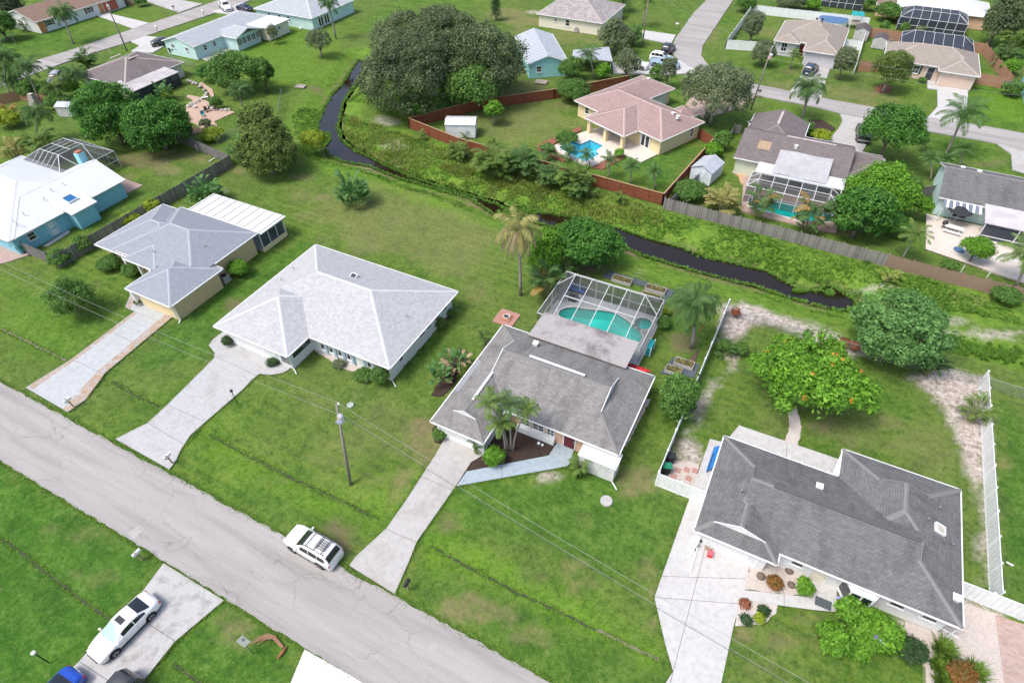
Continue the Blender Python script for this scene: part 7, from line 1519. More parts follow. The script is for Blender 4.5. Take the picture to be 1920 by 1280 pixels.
clump('dark cycad at the right foot of the blue green mango', (1716, 645, 1782, 712), L_cycad, 'cycad', 26, 'cycad', cat='plant'); clump('palm shrub with tan fronds at the right white fence', (1812, 720, 1872, 800), L_palmlight, 'small', 30, 'palm_shrub', m2=L_palmdead, n2=4)
clump('spiky green plant by the long white fence and sand', (1338, 635, 1385, 672), L_palm, 'small', 18, 'yucca_plant', cat='plant'); clump('spiky bush with bronze base at the stone front wall', (1068, 836, 1112, 892), L_palmlight, 'small', 34, 'dracaena_bush', cat='plant'); clump('small palm at the garage corner of the grey house', (872, 792, 908, 872), L_palm, 'small', 18, up=1.2)
clump('grassy clump at the creek bank by the brown fence', (1645, 492, 1690, 530), L_reed, 'small', 22, 'pampas_clump', cat='plant'); clump('young plant beside the dark banana clump at the cage', (895, 606, 926, 655), L_cycad, 'small', 18, 'palm_shrub')
for i, (bs, cr_) in enumerate([((952, 846), (918, 756)), ((958, 846), (955, 760)), ((962, 846), (988, 770)), ((948, 848), (938, 795))]): palm(['left', 'second from left', 'right', 'lowest front'][i]+' stem of the palm group before the grey house', bs, cr_, 'fox', [L_palmlight, L_palm, L_palmlight, L_palmlight][i], 9, .08, .9, group='palm group before the grey house', m2=L_orange if i == 3 else None, n2=1 if i == 3 else 0, kind2='fox')
paddles('wild banana clump before the flat white lanai roof', (338, 316, 422, 390), L_paddle, 44, scale=.8); paddles('traveller palm clump alone on the back lawn', (618, 306, 696, 390), L_paddle, 46, scale=.85); paddles('banana clump behind the olive green tree', (424, 252, 462, 302), L_paddle, 18)
paddles('bird of paradise with dried leaves beside the grey house, upper', (826, 628, 882, 700), L_paddle, 12, L_paddledead, 12, scale=.62); paddles('bird of paradise with dried leaves beside the grey house, lower', (805, 655, 842, 738), L_paddle, 12, L_paddledead, 5, scale=.6); paddles('banana plants beside the stained lanai roof', (284, 138, 322, 190), L_paddle, 18)
clump('pale blue agave beside the wild banana clump', (404, 342, 426, 368), L_agave, 'cycad', 14, 'agave', cat='plant', scale=.45)
for lb, px, m, rr, hh in [('fountain grass in the gravel, upper of three', (1766, 1222), L_grass, .75, .8), ('fountain grass in the gravel, lower left', (1758, 1250), L_grass, .6, .6), ('fountain grass at the bottom right corner', (1825, 1262), L_grass, .7, .7), ('grass tuft by the stone wall', (1085, 890), L_grass, .5, .5), ('fountain grass cut by the bottom edge', (1770, 1285), L_grass, .8, .8)]: grass_clump(lb, px, m, rr, hh)
def conifer(label, base, top, r):
    b0 = P(*base); z = 3
    for zz in np.arange(2, 18, .2):
        if proj((b0.x, b0.y, zz))[1] < top[1]: break
        z = zz
    t = thing('conifer', label, 'tree', (b0.x, b0.y, 0), 0, None, world=False); rg = np.random.default_rng(int(base[0])); n = 2600; h = rg.random(n)**.8; a = rg.random(n)*6.283; lay = np.floor(h*14)/14; rr = r*(1-h*.85)*np.sqrt(rg.random(n))*(1.1-.5*(h*14 % 1))
    p = np.stack([np.cos(a)*rr, np.sin(a)*rr, .8+h*(z-.8)-rr*.12], 1); V, F = leaves(p, unit(np.stack([np.cos(a)*.4, np.sin(a)*.4, 1+0*a], 1)+.3*rg.normal(size=(n, 3))), .5, .12, rg); me = np_mesh('crown', V, F, np.repeat(rg.random(n), 4)); me.materials.append(L_pine); link(bpy.data.objects.new('crown', me), t)
    b = B(); b.tube([(0, 0, -.1), (0, 0, z*.9)], [r*.1, .03], 7); obj('trunk', b, M_bark, t)
conifer('slim layered pine at the top edge right of the oaks', (930, 38), (930, -40), 1.7); conifer('broad pine at the top edge by the street', (1166, 22), (1166, -50), 3.4)
# creek-bank weeds and reeds: uncountable ground cover
def scatter(pl, n, seed):
    rg = np.random.default_rng(seed); xs = [p[0] for p in pl]; ys = [p[1] for p in pl]; x = rg.uniform(min(xs), max(xs), n*4); y = rg.uniform(min(ys), max(ys), n*4); d = sdist(x, y, pl); k = np.where(d < 0)[0][:n]; x, y = x[k], y[k]
    i = np.clip(np.searchsorted(gx, x), 1, len(gx)-1); j = np.clip(np.searchsorted(gy, y), 1, len(gy)-1); fx = (x-gx[i-1])/(gx[i]-gx[i-1]); fy = (y-gy[j-1])/(gy[j]-gy[j-1])
    z = (Zg[j-1, i-1]*(1-fx)+Zg[j-1, i]*fx)*(1-fy)+(Zg[j, i-1]*(1-fx)+Zg[j, i]*fx)*fy
    ok = sdist(x, y, CREEK) > -.15; return np.stack([x, y, z], 1)[ok]
def weeds(label, l, n, m, h, nb, w_, seed):
    p = scatter(pxs(l), n, seed); hv = h*(.35+1.1*vnoise(p[:, 0], p[:, 1], 2.2, seed)**1.6); keep = (vnoise(p[:, 0], p[:, 1], 1.7, seed+4) > .22) & (-sdist(p[:, 0], p[:, 1], pxs(l)) > 2.2*vnoise(p[:, 0], p[:, 1], .5, 3)*vnoise(p[:, 0], p[:, 1], 3, 9)); p = p[keep]; hv = hv[keep]
    me = tuft_mesh('weeds', p, seed, hv, nb, .7, w_); me.materials.append(m); tag(link(bpy.data.objects.new('weeds', me)), label, 'weeds', kind='stuff')
far = [(640, 200), (690, 225), (765, 250), (1245, 392), (1500, 455), (1700, 505), (1920, 570), (1920, 610), (1620, 560), (1280, 464), (1160, 428), (1000, 390), (740, 316), (660, 272), (636, 235)]
weeds('tall green weeds covering the far creek bank', far, 13000, L_weed, .32, 6, .032, 21); weeds('yellowish reeds among the weeds of the far creek bank', [(640, 200), (690, 225), (765, 250), (1245, 392), (1260, 430), (1000, 385), (740, 312), (660, 270), (636, 235)], 4200, L_reed, .7, 6, .03, 22)
weeds('green weeds along the near creek edge', [(560, 200), (610, 260), (600, 300), (700, 330), (900, 405), (1160, 470), (1420, 545), (1570, 590), (1600, 585), (1420, 532), (1160, 455), (1000, 412), (900, 380), (690, 308), (612, 285), (596, 240), (620, 180)], 5000, L_weed, .22, 6, .04, 23)
weeds('yellow green weeds choking the dry ditch at the right', [(1600, 570), (1700, 600), (1920, 650), (1920, 690), (1740, 660), (1600, 600)], 3500, L_weed, .35, 6, .035, 24); weeds('tall grass on the left creek bend', [(540, 210), (610, 180), (640, 150), (600, 240), (620, 265), (600, 300), (560, 290)], 1800, L_weed, .2, 6, .035, 25)
weeds('rough grass under the oaks and by the red fence', [(640, 180), (760, 235), (820, 200), (990, 160), (980, 140), (700, 150)], 3000, L_weed, .3, 6, .035, 26)
cr_ = []; rg_ = np.random.default_rng(31)
for (ax, ay), (bx, by) in zip(CREEK, CREEK[1:]+CREEK[:1]):
    L_ = math.hypot(bx-ax, by-ay)
    for k in range(int(L_*16)): t_ = rg_.random(); q_ = abs(rg_.normal())*.2*(.3+1.4*float(vnoise(np.array([ax+(bx-ax)*t_]), np.array([ay+(by-ay)*t_]), 2.5, 4)[0])); a_ = rg_.random()*6.28; cr_.append((ax+(bx-ax)*t_+math.cos(a_)*q_, ay+(by-ay)*t_+math.sin(a_)*q_, WZ+.0))
for u, v, ru, rv in ((975, 398, 45, 7), (1070, 425, 30, 5), (606, 262, 12, 14), (1500, 546, 14, 3), (1555, 550, 8, 5)):
    for k in range(220): a_ = rg_.random()*6.28; q_ = math.sqrt(rg_.random()); x_, y_ = G(u+ru*q_*math.cos(a_), v+rv*q_*math.sin(a_), WZ); cr_.append((x_, y_, WZ))
me = tuft_mesh('water_weeds', np.array(cr_), 41, .2, 6, 1.1, .05); me.materials.append(L_weed); tag(link(bpy.data.objects.new('water_weeds', me)), 'green weeds overhanging and floating at the creek edges', 'weeds', kind='stuff')
# unmown fringe where lawn meets paving
fr = []
def fringe(l, n, seed, z=.0):
    rg = np.random.default_rng(seed); q = [Vector((*G(u, v), 0)) for u, v in l]
    for a, b_ in zip(q[:-1], q[1:]):
        k = max(1, int((b_-a).length*n))
        for i in range(k): p = a.lerp(b_, rg.random()); fr.append((p.x+rg.normal()*.05, p.y+rg.normal()*.05, z-.02))
for x in np.arange(-75, 20, .045): fr.append((x, 12.5+rng.normal()*.12, -.01)); fr.append((x, 6.66-abs(rng.normal())*.1, -.01))
for l_ in SWALE:
    for (ax, ay), (bx, by) in zip(l_[:-1], l_[1:]):
        for k in range(int(math.hypot(bx-ax, by-ay)*26)): t_ = rng.random(); x_ = ax+(bx-ax)*t_; y_ = ay+(by-ay)*t_+rng.choice((-1, 1))*(.1+abs(rng.normal())*.06); fr.append((x_, y_, gz(x_, y_)))
for l in ([(48.7, 727), (134.4, 673.5), (252, 584.5)], [(329, 590), (198, 698.7), (161, 749), (127.6, 772.6)], [(216.7, 823), (277, 793), (314, 759), (401.4, 672), (391, 648), (421, 620)], [(546, 690), (510, 703), (487, 701), (457, 729), (383, 793), (338, 845), (318, 880)], [(655, 1060), (724, 991), (818, 850)], [(855, 912), (781, 1016), (740, 1113)], [(1262, 1258), (1247, 1206), (1227, 1120), (1292, 936)], [(1376, 1172), (1350, 1285)], [(857, 912), (1042, 879), (1065, 874)], [(307, 1055), (265, 1112), (148, 1240)], [(420, 1126), (327, 1204), (262, 1285)], [(571, 1217), (545, 1280)], [(1387, 1126), (1524, 1144)]): fringe(l, 22, int(l[0][0]))
me = tuft_mesh('lawn_fringe', np.array(fr), 5, .09, 5, 1.1, .02); me.materials.append(L_grass); tag(link(bpy.data.objects.new('lawn_fringe', me)), 'unmown grass fringe along road and driveway edges', 'grass', kind='stuff')
# ---------------------------------------------------------------- utility poles and lines
def pole(label, base, h, lean=(0, 0), arm=True, can=True, r=.125, group='utility poles'):
    x, y = base; t = thing('utility_pole', label, 'pole', (x, y, 0), 0, group, world=False); b = B(); tp = Vector((lean[0], lean[1], h)); b.tube([(0, 0, -.2), tuple(tp*.5), tuple(tp)], [r*1.15, r, r*.75], 10); obj('shaft', b, M_polewood, t, True)
    up = tp.normalized()
    if can:
        c = tp*.86+Vector((.3, -.1, 0)); b = B(); b.lathe(c, [(.2, -.4), (.24, -.36), (.24, .36), (.2, .42), (.06, .46)], 12); obj('transformer', b, plain('pale_grey_metal', (.6, .61, .62), .5), t); b = B(); b.bar(tp*.86, c, .08); obj('bracket', b, M_chrome, t)
        b = B(); b.box(c.x-.1, c.x+.12, c.y-.36, c.y-.24, c.z-.1, c.z+.2); obj('warning_tag', b, plain('orange_tag', (.6, .15, .05), .6), t)
    for k in (0, 1): b = B(); q = tp+up*(-.1-1.1*k)+Vector((.12, .1, 0)); b.lathe(q, [(.05, 0), (.09, .06), (.05, .1), (.09, .15), (.04, .22)], 8); obj('insulator', b, M_white, t)
    if arm: b = B(); a = tp*.93; b.tube([tuple(a), tuple(a+Vector((.5, -.5, .3))), tuple(a+Vector((.9, -.9, .25)))], .04, 6); o = obj('lamp_arm', b, M_chrome, t); b = B(); q = a+Vector((1.0, -1.0, .2)); b.box(q.x-.25, q.x+.2, q.y-.15, q.y+.15, q.z-.06, q.z+.08); obj('lamp_head', b, M_chrome, o)
    return Vector((x, y, 0))+tp
pb = P(657, 908); tp = P(631, 757, 8.8)
pole('leaning timber utility pole with transformer on the middle front lawn', (pb.x, pb.y), 8.8, (tp.x-pb.x, tp.y-pb.y))
nb_ = Vector((18.5, pb.y-1.6, 0)); pole('utility pole whose top just shows at the bottom right', (16.6, 15.0), 9.0, (.3, .2), False)
pole('utility pole beside the upper left street', (P(238, 95).x, P(238, 95).y), 9.5, (0, 0), False); p3 = P(1408, 205); pole('utility pole with transformer beside the street oak', (p3.x, p3.y), 10.0, (.6, .2), False); p4 = P(1204, 88); pole('utility pole at the top edge near the bend', (p4.x, p4.y), 10.5, (0, 0), True, False)
WIRE = plain('cable', (.06, .06, .06), .6); WIREL = plain('pale_cable', (.3, .3, .3), .5)
def wire(label, a, b_, sag=.8, r=.014, m=None, n=20):
    a = Vector(a); b_ = Vector(b_); t = B(); t.tube([a.lerp(b_, k/n)-Vector((0, 0, sag*4*(k/n)*(1-k/n))) for k in range(n+1)], r, 4, False); o = obj('overhead_wire', t, m or WIRE); tag(o, label, 'wire', 'overhead wires')
T1 = Vector((tp.x, tp.y, 8.8)); W0 = Vector((-72, T1.y-.3, 9)); W1 = Vector((16.9, 15.2, 9.0))
wire('upper overhead wire left of the leaning pole', W0, T1+Vector((0, .1, .1)), .9, .011, WIREL); wire('lower overhead wire left of the leaning pole', W0-Vector((0, 0, 1.5)), T1-Vector((0, 0, 1.3)), .8, .012, WIREL)
wire('upper overhead wire right of the leaning pole', T1+Vector((0, .1, .1)), W1, .7, .011, WIREL); wire('lower overhead wire right of the leaning pole', T1-Vector((0, 0, 1.3)), W1-Vector((0, 0, 1.5)), .6, .016); wire('thin middle wire right of the leaning pole', T1-Vector((0, 0, 1.1)), W1-Vector((0, 0, 1.35)), .5, .009, WIREL)
wire('upper overhead wire past the bottom right pole', W1, W1+Vector((30, .2, 0)), .5, .011, WIREL); wire('lower overhead wire past the bottom right pole', W1-Vector((0, 0, 1.5)), W1+Vector((30, .2, -1.5)), .5, .02)
wire('service drop from the leaning pole to the white house', T1-Vector((0, 0, 1)), (-28.9, 30.4, 3.3), .3, .012, WIREL)
q3 = Vector((p3.x+.6, p3.y+.2, 9.8)); wire('overhead wire along the upper right street', q3, q3+Vector((48, 3.5, -.3)), .6, .012, WIREL); wire('lower overhead wire along the upper right street', q3-Vector((0, 0, 1.5)), q3+Vector((48, 3.5, -1.8)), .6, .012, WIREL); wire('overhead wire from the bend to the street oak pole', q3, (p4.x, p4.y, 10.3), .8, .012, WIREL)
# ---------------------------------------------------------------- street furniture and garden things
def mailbox(label, px, rz, m, post=M_wood):
    p = P(*px); t = thing('mailbox', label, 'mailbox', (p.x, p.y, 0), rz, 'roadside mailboxes', world=False); b = B(); b.box(-.05, .05, -.05, .05, 0, 1.0); b.bar((0, 0, .62), (.3, 0, .95), .05); obj('post', b, post, t)
    b = B(); pr = [(-.12, 0), (.12, 0), (.12, .14), (.085, .22), (0, .255), (-.085, .22), (-.12, .14)]; n = len(pr); b.v = [(-.3, y, 1.0+z) for y, z in pr]+[(.34, y, 1.0+z) for y, z in pr]; b.f = [tuple(range(n)), tuple(range(2*n-1, n-1, -1))]+[(i, i+n, (i+1) % n+n, (i+1) % n) for i in range(n)]; obj('box', b, m, t)
    b = B(); b.box(.1, .13, .125, .14, 1.15, 1.4); b.box(.13, .22, .125, .14, 1.32, 1.4); obj('flag', b, M_red, t); b = B(); b.box(.34, .36, -.1, .1, 1.02, 1.2); obj('door', b, m, t)
for lb, px, rz, m in [('white mailbox by the lower left driveway', (268, 1048), -1.57, M_white), ('black mailbox beside the middle driveway', (766, 1105), 1.57, M_dark), ('white mailbox at the stained driveway', (138, 763), -1.57, M_white), ('white mailbox at the foot of the textured driveway', (323, 868), -1.57, M_white), ('white mailbox on the upper left verge', (296, 60), 0, M_white), ('white mailbox further along the upper left verge', (383, 30), 0, M_white), ('black mailbox across the upper left street', (328, 22), 3.1, M_dark), ('white mailbox by the street bend', (1268, 55), 0, M_white), ('dark mailbox under the utility pole by the street oak', (1421, 182), 0, M_dark)]: mailbox(lb, px, rz, m)
def lamp_post(label, px, m):
    p = P(*px); t = thing('garden_lamp', label, 'lamp', (p.x, p.y, 0), 0, 'garden lamp posts', world=False); b = B(); b.tube([(0, 0, 0), (0, 0, 1.75)], .04, 8); obj('post', b, M_dark, t); b = B(); b.lathe((0, 0, 1.75), [(.06, 0), (.13, .04), (.15, .2), (.06, .26), (.02, .3)], 10); obj('lamp_head', b, m, t)
lamp_post('dark lamp post beside the textured driveway', (446, 757), M_dark); lamp_post('lamp post with pale head on the lower left lawn', (92, 1242), M_white)
p = P(472, 1228); t = thing('street_sign', 'diamond street sign on a post seen from behind, lower left verge', 'sign', (p.x, p.y, 0), R(25), None, world=False); b = B(); b.bar((0, .1, 0), (0, .25, 2.4), .06); obj('post', b, M_chrome, t); b = B(); b.v = [(-.5, .2, 2.0), (0, -.02, 1.55), (.5, .2, 2.0), (0, .42, 2.45)]; b.f = [(0, 1, 2, 3)]; so = obj('sign_plate', b, plain('sign_back', (.42, .45, .46), .4, .1, 3, .3), t); md = so.modifiers.new('t', 'SOLIDIFY'); md.thickness = .01
p = P(472, 1200); q = P(529, 1216); b = B(); rg_ = random.Random(8)
for k in range(26):
    o1 = Vector((rg_.uniform(-.1, .1), rg_.uniform(-.14, .14), 0)); e = p.lerp(q, rg_.uniform(.0, .25))+Vector((0, rg_.uniform(-.25, .2), .03)); m_ = p.lerp(q, .6)+Vector((0, .5, .22))+o1; b.tube([tuple(e), tuple(e.lerp(m_, .55)+o1+Vector((0, .12, .06))), tuple(m_), tuple(q+o1*.6+Vector((0, .1, .14)))], [.008, .014, .018, .03], 4)
tag(obj('fallen_palm_frond', b, plain('dry_frond', (.34, .2, .12), .9, .3, 6)), 'fallen dry brown palm frond on the lower verge', 'palm frond')
b = B(); p = P(530, 1222); b.tube([(p.x, p.y+.4, .1), (p.x+.05, p.y, .16), (p.x, p.y-.5, .08)], [.04, .12, .05], 7); tag(obj('frond_sheath', b, plain('dry_sheath', (.3, .12, .06), .8), None), 'curled red brown palm sheath beside the fallen frond', 'palm frond')
p = P(1137, 939); t = thing('septic_lid', 'round pale concrete lid set in the front lawn', 'lid', (p.x, p.y, 0), 0, None, world=False); b = B(); b.lathe((0, 0, 0), [(.5, -.1), (.5, .1), (.46, .13), (.1, .15)], 28); obj('disc', b, M_drive, t); b = B(); b.lathe((0, 0, .14), [(.06, 0), (.06, .06), (.02, .07)], 8); obj('knob', b, M_drive, t)
p = P(657, 759); b = B(); b.lathe((p.x, p.y, 0), [(.33, -.05), (.33, .06), (.27, .09)], 18); tag(obj('utility_cover', b, plain('green_grey_cover', (.35, .42, .36), .7)), 'small green grey round cover in the middle lawn', 'lid')
# fire pit on its paved pad
p = P(950, 596); c = Vector((p.x, p.y, 0)); t = thing('fire_pit', 'terracotta ringed fire pit on a pink paved pad in the lawn', 'fire pit', (p.x, p.y, 0), 0, None, world=False)
rg_ = random.Random(4)
for i in range(9):
    for j in range(9):
        b = B(); x0, y0 = -1.15+i*.256, -1.15+j*.256; b.box(x0, x0+.24, y0, y0+.24, -.05, .045+rg_.uniform(0, .01)); obj('paver', b, M_brickpad, t)
b = B(); b.box(-.55, .55, -.55, .55, .05, .12); obj('base', b, M_terracotta, t); b = B(); b.lathe((0, 0, .12), [(.42, 0), (.42, .2), (.3, .2), (.28, .02)], 18); obj('ring', b, plain('pit_ring', (.5, .44, .4), .8), t); b = B(); b.lathe((0, 0, .14), [(.27, 0), (.05, .03)], 12); obj('ash', b, M_dark, t)
ac_unit('air_conditioner', 'grey air conditioner beside the round bush at the tan house', P(421, 521, .4).x, P(421, 521, .4).y); ac_unit('air_conditioner', 'air conditioner beside the sky blue house wall', P(60, 452, .4).x, P(60, 452, .4).y); ac_unit('air_conditioner', 'grey air conditioner against the ivory house', P(1081, 56, .4).x, P(1081, 56, .4).y)
for lb, px, rz, m, ld in [('green wheeled bin at the end of the far left fence', (43, 474), -.6, M_green_bin, None), ('black wheeled bin behind the green one, far left', (33, 469), -.6, M_dark, None), ('green and black bin inside the white fence by the stepping stones', (1248, 885), 1.9, M_dark, M_green_bin), ('black bin beside the stepping stones', (1255, 866), 1.9, M_dark, None), ('green bin against the ivory house, right', (1112, 60), 0, M_green_bin, None), ('dark green bin against the ivory house, left', (1105, 59), 0, M_dark, None), ('black bin at the right of the ivory house bins', (1120, 61), 0, M_dark, None), ('green bin at the gable of the mint house', (328, 101), 0, M_green_bin, None), ('dark bin at the gable of the mint house', (322, 100), 0, M_dark, None), ('black bin beside the curved drive bed', (1521, 262), 0, M_dark, None)]: q = P(*px); trash_bin(lb, q.x, q.y, rz, m, ld)
# raised vegetable beds on grey ground cloth
for l in ([(1140, 507), (1268, 546), (1240, 580), (1245, 545), (1130, 520)], [(1238, 700), (1262, 670), (1312, 683), (1302, 708)]): struct('ground_cloth', B().prism(pxs(l), -.1, .05), M_slate)
def raised_bed(label, px, L, W_, rz, m=None):
    p = P(*px); t = thing('raised_bed', label, 'planter', (p.x, p.y, 0), rz, 'raised vegetable beds', world=False); m = m or plain('grey_plank', (.42, .41, .39), .9, .2, 4)
    for a in ((-L/2, L/2, -W_/2, -W_/2+.05), (-L/2, L/2, W_/2-.05, W_/2), (-L/2, -L/2+.05, -W_/2+.051, W_/2-.051), (L/2-.05, L/2, -W_/2+.051, W_/2-.051)): b = B(); b.box(*a, 0, .42); obj('plank', b, m, t)
    b = B(); b.box(-L/2+.051, L/2-.051, -W_/2+.051, W_/2-.051, .05, .34); obj('soil', b, M_soil, t); rg = np.random.default_rng(int(px[0])); n = 40
    me = tuft_mesh('seedlings', np.stack([rg.uniform(-L/2+.1, L/2-.1, n), rg.uniform(-W_/2+.1, W_/2-.1, n), np.full(n, .33)], 1), 3, .22, 5, .8, .03); me.materials.append(L_palmmix); link(bpy.data.objects.new('seedlings', me), t)
raised_bed('raised vegetable bed behind the pool cage, left', (1166, 528), 2.3, 1.0, 0); raised_bed('raised vegetable bed behind the pool cage, right', (1229, 545), 2.3, 1.0, 0); raised_bed('low raised bed against the pool cage back wall', (1220, 558), 2.2, .8, 0); raised_bed('raised bed beside the round green bush tree, upper', (1282, 684), 1.9, .9, 0); raised_bed('raised bed beside the round green bush tree, lower', (1262, 697), 1.6, .9, 0)
t = thing('garden_arch', 'thin wire garden arch between the raised beds', 'arch', (P(1195, 540).x, P(1195, 540).y, 0), 0, None, world=False)
for y in (-.6, 0, .6): b = B(); b.tube([(-.7, y, 0), (-.7, y, 1.5), (-.45, y, 2.0), (0, y, 2.2), (.45, y, 2.0), (.7, y, 1.5), (.7, y, 0)], .015, 5); obj('hoop', b, M_chrome, t)
# kayak beside the cage
t = thing('kayak', 'red kayak lying behind the grey house beside the pool cage', 'kayak', (P(1186, 687, .9).x, P(1186, 687, .9).y, 0), R(2), None, world=False); b = B(); st = []
for i in range(13): q = i/12*2-1; wq = .36*(1-abs(q)**2.4)+.01; st.append((q*1.9, wq, .75+.16*abs(q)**3))
for x, w_, z in st:
    for k in range(8): a = k/8*6.283; b.v.append((x, math.cos(a)*w_, z+math.sin(a)*min(.17, w_*.6)+.12))
for i in range(12):
    for k in range(8): b.f.append((i*8+k, i*8+(k+1) % 8, (i+1)*8+(k+1) % 8, (i+1)*8+k))
obj('hull', b, M_red, t, True); b = B(); b.lathe((0, 0, .98), [(.25, 0), (.27, .06), (.22, .06), (.2, -.05)], 12); obj('cockpit', b, M_dark, t); b = B(); [b.box(x-.05, x+.05, -.4, .4, 0, .76) for x in (-1, 1)]; obj('stand', b, M_wood, t)
# pool furniture inside the cage
t = thing('sofa', 'dark outdoor sofa with blue cushions in the pool cage corner', 'sofa', (P(1078, 545).x+.2, P(1078, 545).y, 0), 0, None, world=False); b = B(); b.box(-1.1, 1.1, -.4, .4, .05, .35); b.box(-1.1, 1.1, .3, .45, .35, .85); b.box(-1.2, -1.05, -.4, .45, .05, .65); b.box(1.05, 1.2, -.4, .45, .05, .65); obj('frame', b, M_slate, t)
for k in range(3): b = B(); x = -1.03+k*.69; b.box(x, x+.66, -.38, .28, .352, .5); bevel(obj('seat_cushion', b, M_blue, t), .05, 2); b = B(); b.box(x+.04, x+.62, .15, .29, .505, .86); bevel(obj('back_cushion', b, plain('pale_blue_fabric', (.3, .45, .68), .9, .2, 8), t), .05, 2)
t = thing('fire_table', 'small dark square fire table on the caged pool deck', 'table', (P(1074, 562).x, P(1074, 562).y, 0), 0, None, world=False); b = B(); b.box(-.42, .42, -.42, .42, .06, .5); obj('body', b, M_dark, t); b = B(); b.box(-.5, .5, -.5, .5, .5, .56); obj('top', b, M_slate, t); b = B(); b.box(-.25, .25, -.25, .25, .562, .57); obj('burner', b, M_black, t)
t = thing('shelf_unit', 'teal shelf unit against the right side of the pool cage', 'shelf', (P(1217, 660).x, P(1217, 660).y, 0), 0, None, world=False)
for z in (.1, .6, 1.1): b = B(); b.box(-.25, .25, -.7, .7, z, z+.05); obj('shelf', b, M_teal, t)
b = B(); [b.box(x-.04, x+.04, y-.04, y+.04, .05, 1.3) for x in (-.25, .25) for y in (-.7, .7)]; obj('uprights', b, M_white, t)
# stepping stones and toys at the charcoal house
for k, (u, v) in enumerate([(1271, 882), (1288, 881), (1303, 883), (1291, 897), (1262, 893)]):
    p = P(u, v); b = B(); b.prism(rough_edge([(p.x-.24, p.y-.24), (p.x+.24, p.y-.24), (p.x+.24, p.y+.24), (p.x-.24, p.y+.24)], .2, .03, k), 0, .08); o = obj('stepping_stone', b, M_brickpad); tag(o, ['pinkish stepping stone nearest the bins', 'pinkish stepping stone in the middle of the upper row', 'pinkish stepping stone nearest the house', 'pinkish stepping stone in the lower row by the fence', 'pinkish stepping stone at the lower left'][k], 'stepping stone', 'stepping stones behind the short white fence')
t = thing('bicycle_basket', 'red and wicker baskets beside the garage of the charcoal house', 'basket', (P(1328, 1026).x, P(1328, 1026).y, 0), 0, None, world=False); b = B(); b.lathe((0, 0, 0), [(.28, .05), (.36, .42), (.3, .42), (.24, .1)], 14); obj('wicker_bowl', b, M_wood, t); b = B(); b.lathe((.08, .06, .2), [(.18, 0), (.2, .28), (.1, .3)], 10); obj('red_bag', b, M_red, t)
p = P(1330, 1041); t = thing('cooler_box', 'small red crate on the drive beside the baskets', 'crate', (p.x, p.y, 0), .1, None, world=False); b = B(); b.box(-.18, .18, -.2, .2, .05, .4); obj('box', b, M_red, t); b = B(); b.box(-.2, .2, -.22, .22, .401, .46); obj('lid', b, plain('pink_lid', (.6, .12, .15), .5), t)
p = P(1312, 1022); t = thing('bicycle', 'grey bicycle leaning near the garage of the charcoal house', 'bicycle', (p.x, p.y, 0), R(70), None, world=False)
for s in (-1, 1):
    b = B(); b.tube([(s*.5+.3*math.cos(a), 0, .35+.3*math.sin(a)) for a in np.linspace(0, 6.283, 17)], .025, 5, False); obj('wheel', b, M_black, t)
b = B(); [b.tube([a, c], .02, 6) for a, c in (((-.5, 0, .35), (-.15, 0, .85)), ((-.5, 0, .35), (0, 0, .33)), ((0, 0, .33), (-.15, 0, .85)), ((0, 0, .33), (.38, 0, .8)), ((-.15, 0, .8), (.38, 0, .8)), ((.38, 0, .95), (.5, 0, .35)), ((.38, -.25, .97), (.38, .25, .97)))]; obj('frame', b, M_chrome, t); b = B(); b.box(-.28, -.05, -.07, .07, .87, .92); obj('saddle', b, M_black, t)
p = P(1543, 1131); b = B(); b.box(p.x-.55, p.x+.55, p.y-.35, p.y+.35, .061, .085); tag(obj('door_mat', b, M_slate), 'dark door mat on the walkway of the charcoal house', 'mat')
p = P(1065, 827); b = B(); b.box(p.x-.5, p.x+.5, p.y-.3, p.y+.3, .061, .085); tag(obj('door_mat', b, plain('green_mat', (.06, .14, .1), .9)), 'green door mat at the grey house entry', 'mat')
for k, (u, v, s) in enumerate([(1426, 1081, .3), (1479, 1070, .3), (1483, 1097, .26)]): p = P(u, v); b = B(); b.lathe((p.x, p.y, 0), [(s, 0), (s*1.1, s*.5), (s*.8, s*1.0), (s*.3, s*1.25)], 9); tag(obj('boulder', b, plain('dark_rock', (.16, .12, .1), .9, .3, 5, bump=.5), None, True), ['dark rock at the left of the gravel bed', 'dark rock by the charcoal house wall', 'dark rock in the middle of the gravel bed'][k], 'rock', 'rocks in the gravel bed')
for k, (u, v, s, m) in enumerate([(1010, 833, .16, M_white), (1017, 836, .14, M_white), (1036, 828, .2, M_terracotta)]): p = P(u, v); b = B(); b.lathe((p.x, p.y, .04), [(s*.6, 0), (s, s), (s*.7, s*1.7), (s*.2, s*1.9)], 12); tag(obj('garden_globe', b, m, None, True), ['white garden globe in the mulch bed, left', 'white garden globe in the mulch bed, right', 'pink garden pot by the entry of the grey house'][k], 'ornament', 'ornaments in the mulch bed')
p = P(1075, 835); b = B(); b.lathe((p.x, p.y, .06), [(.18, 0), (.26, .35), (.28, .4), (.2, .42), (.18, .3)], 12); tag(obj('flower_pot', b, M_terracotta), 'terracotta pot beside the stone front wall', 'pot')
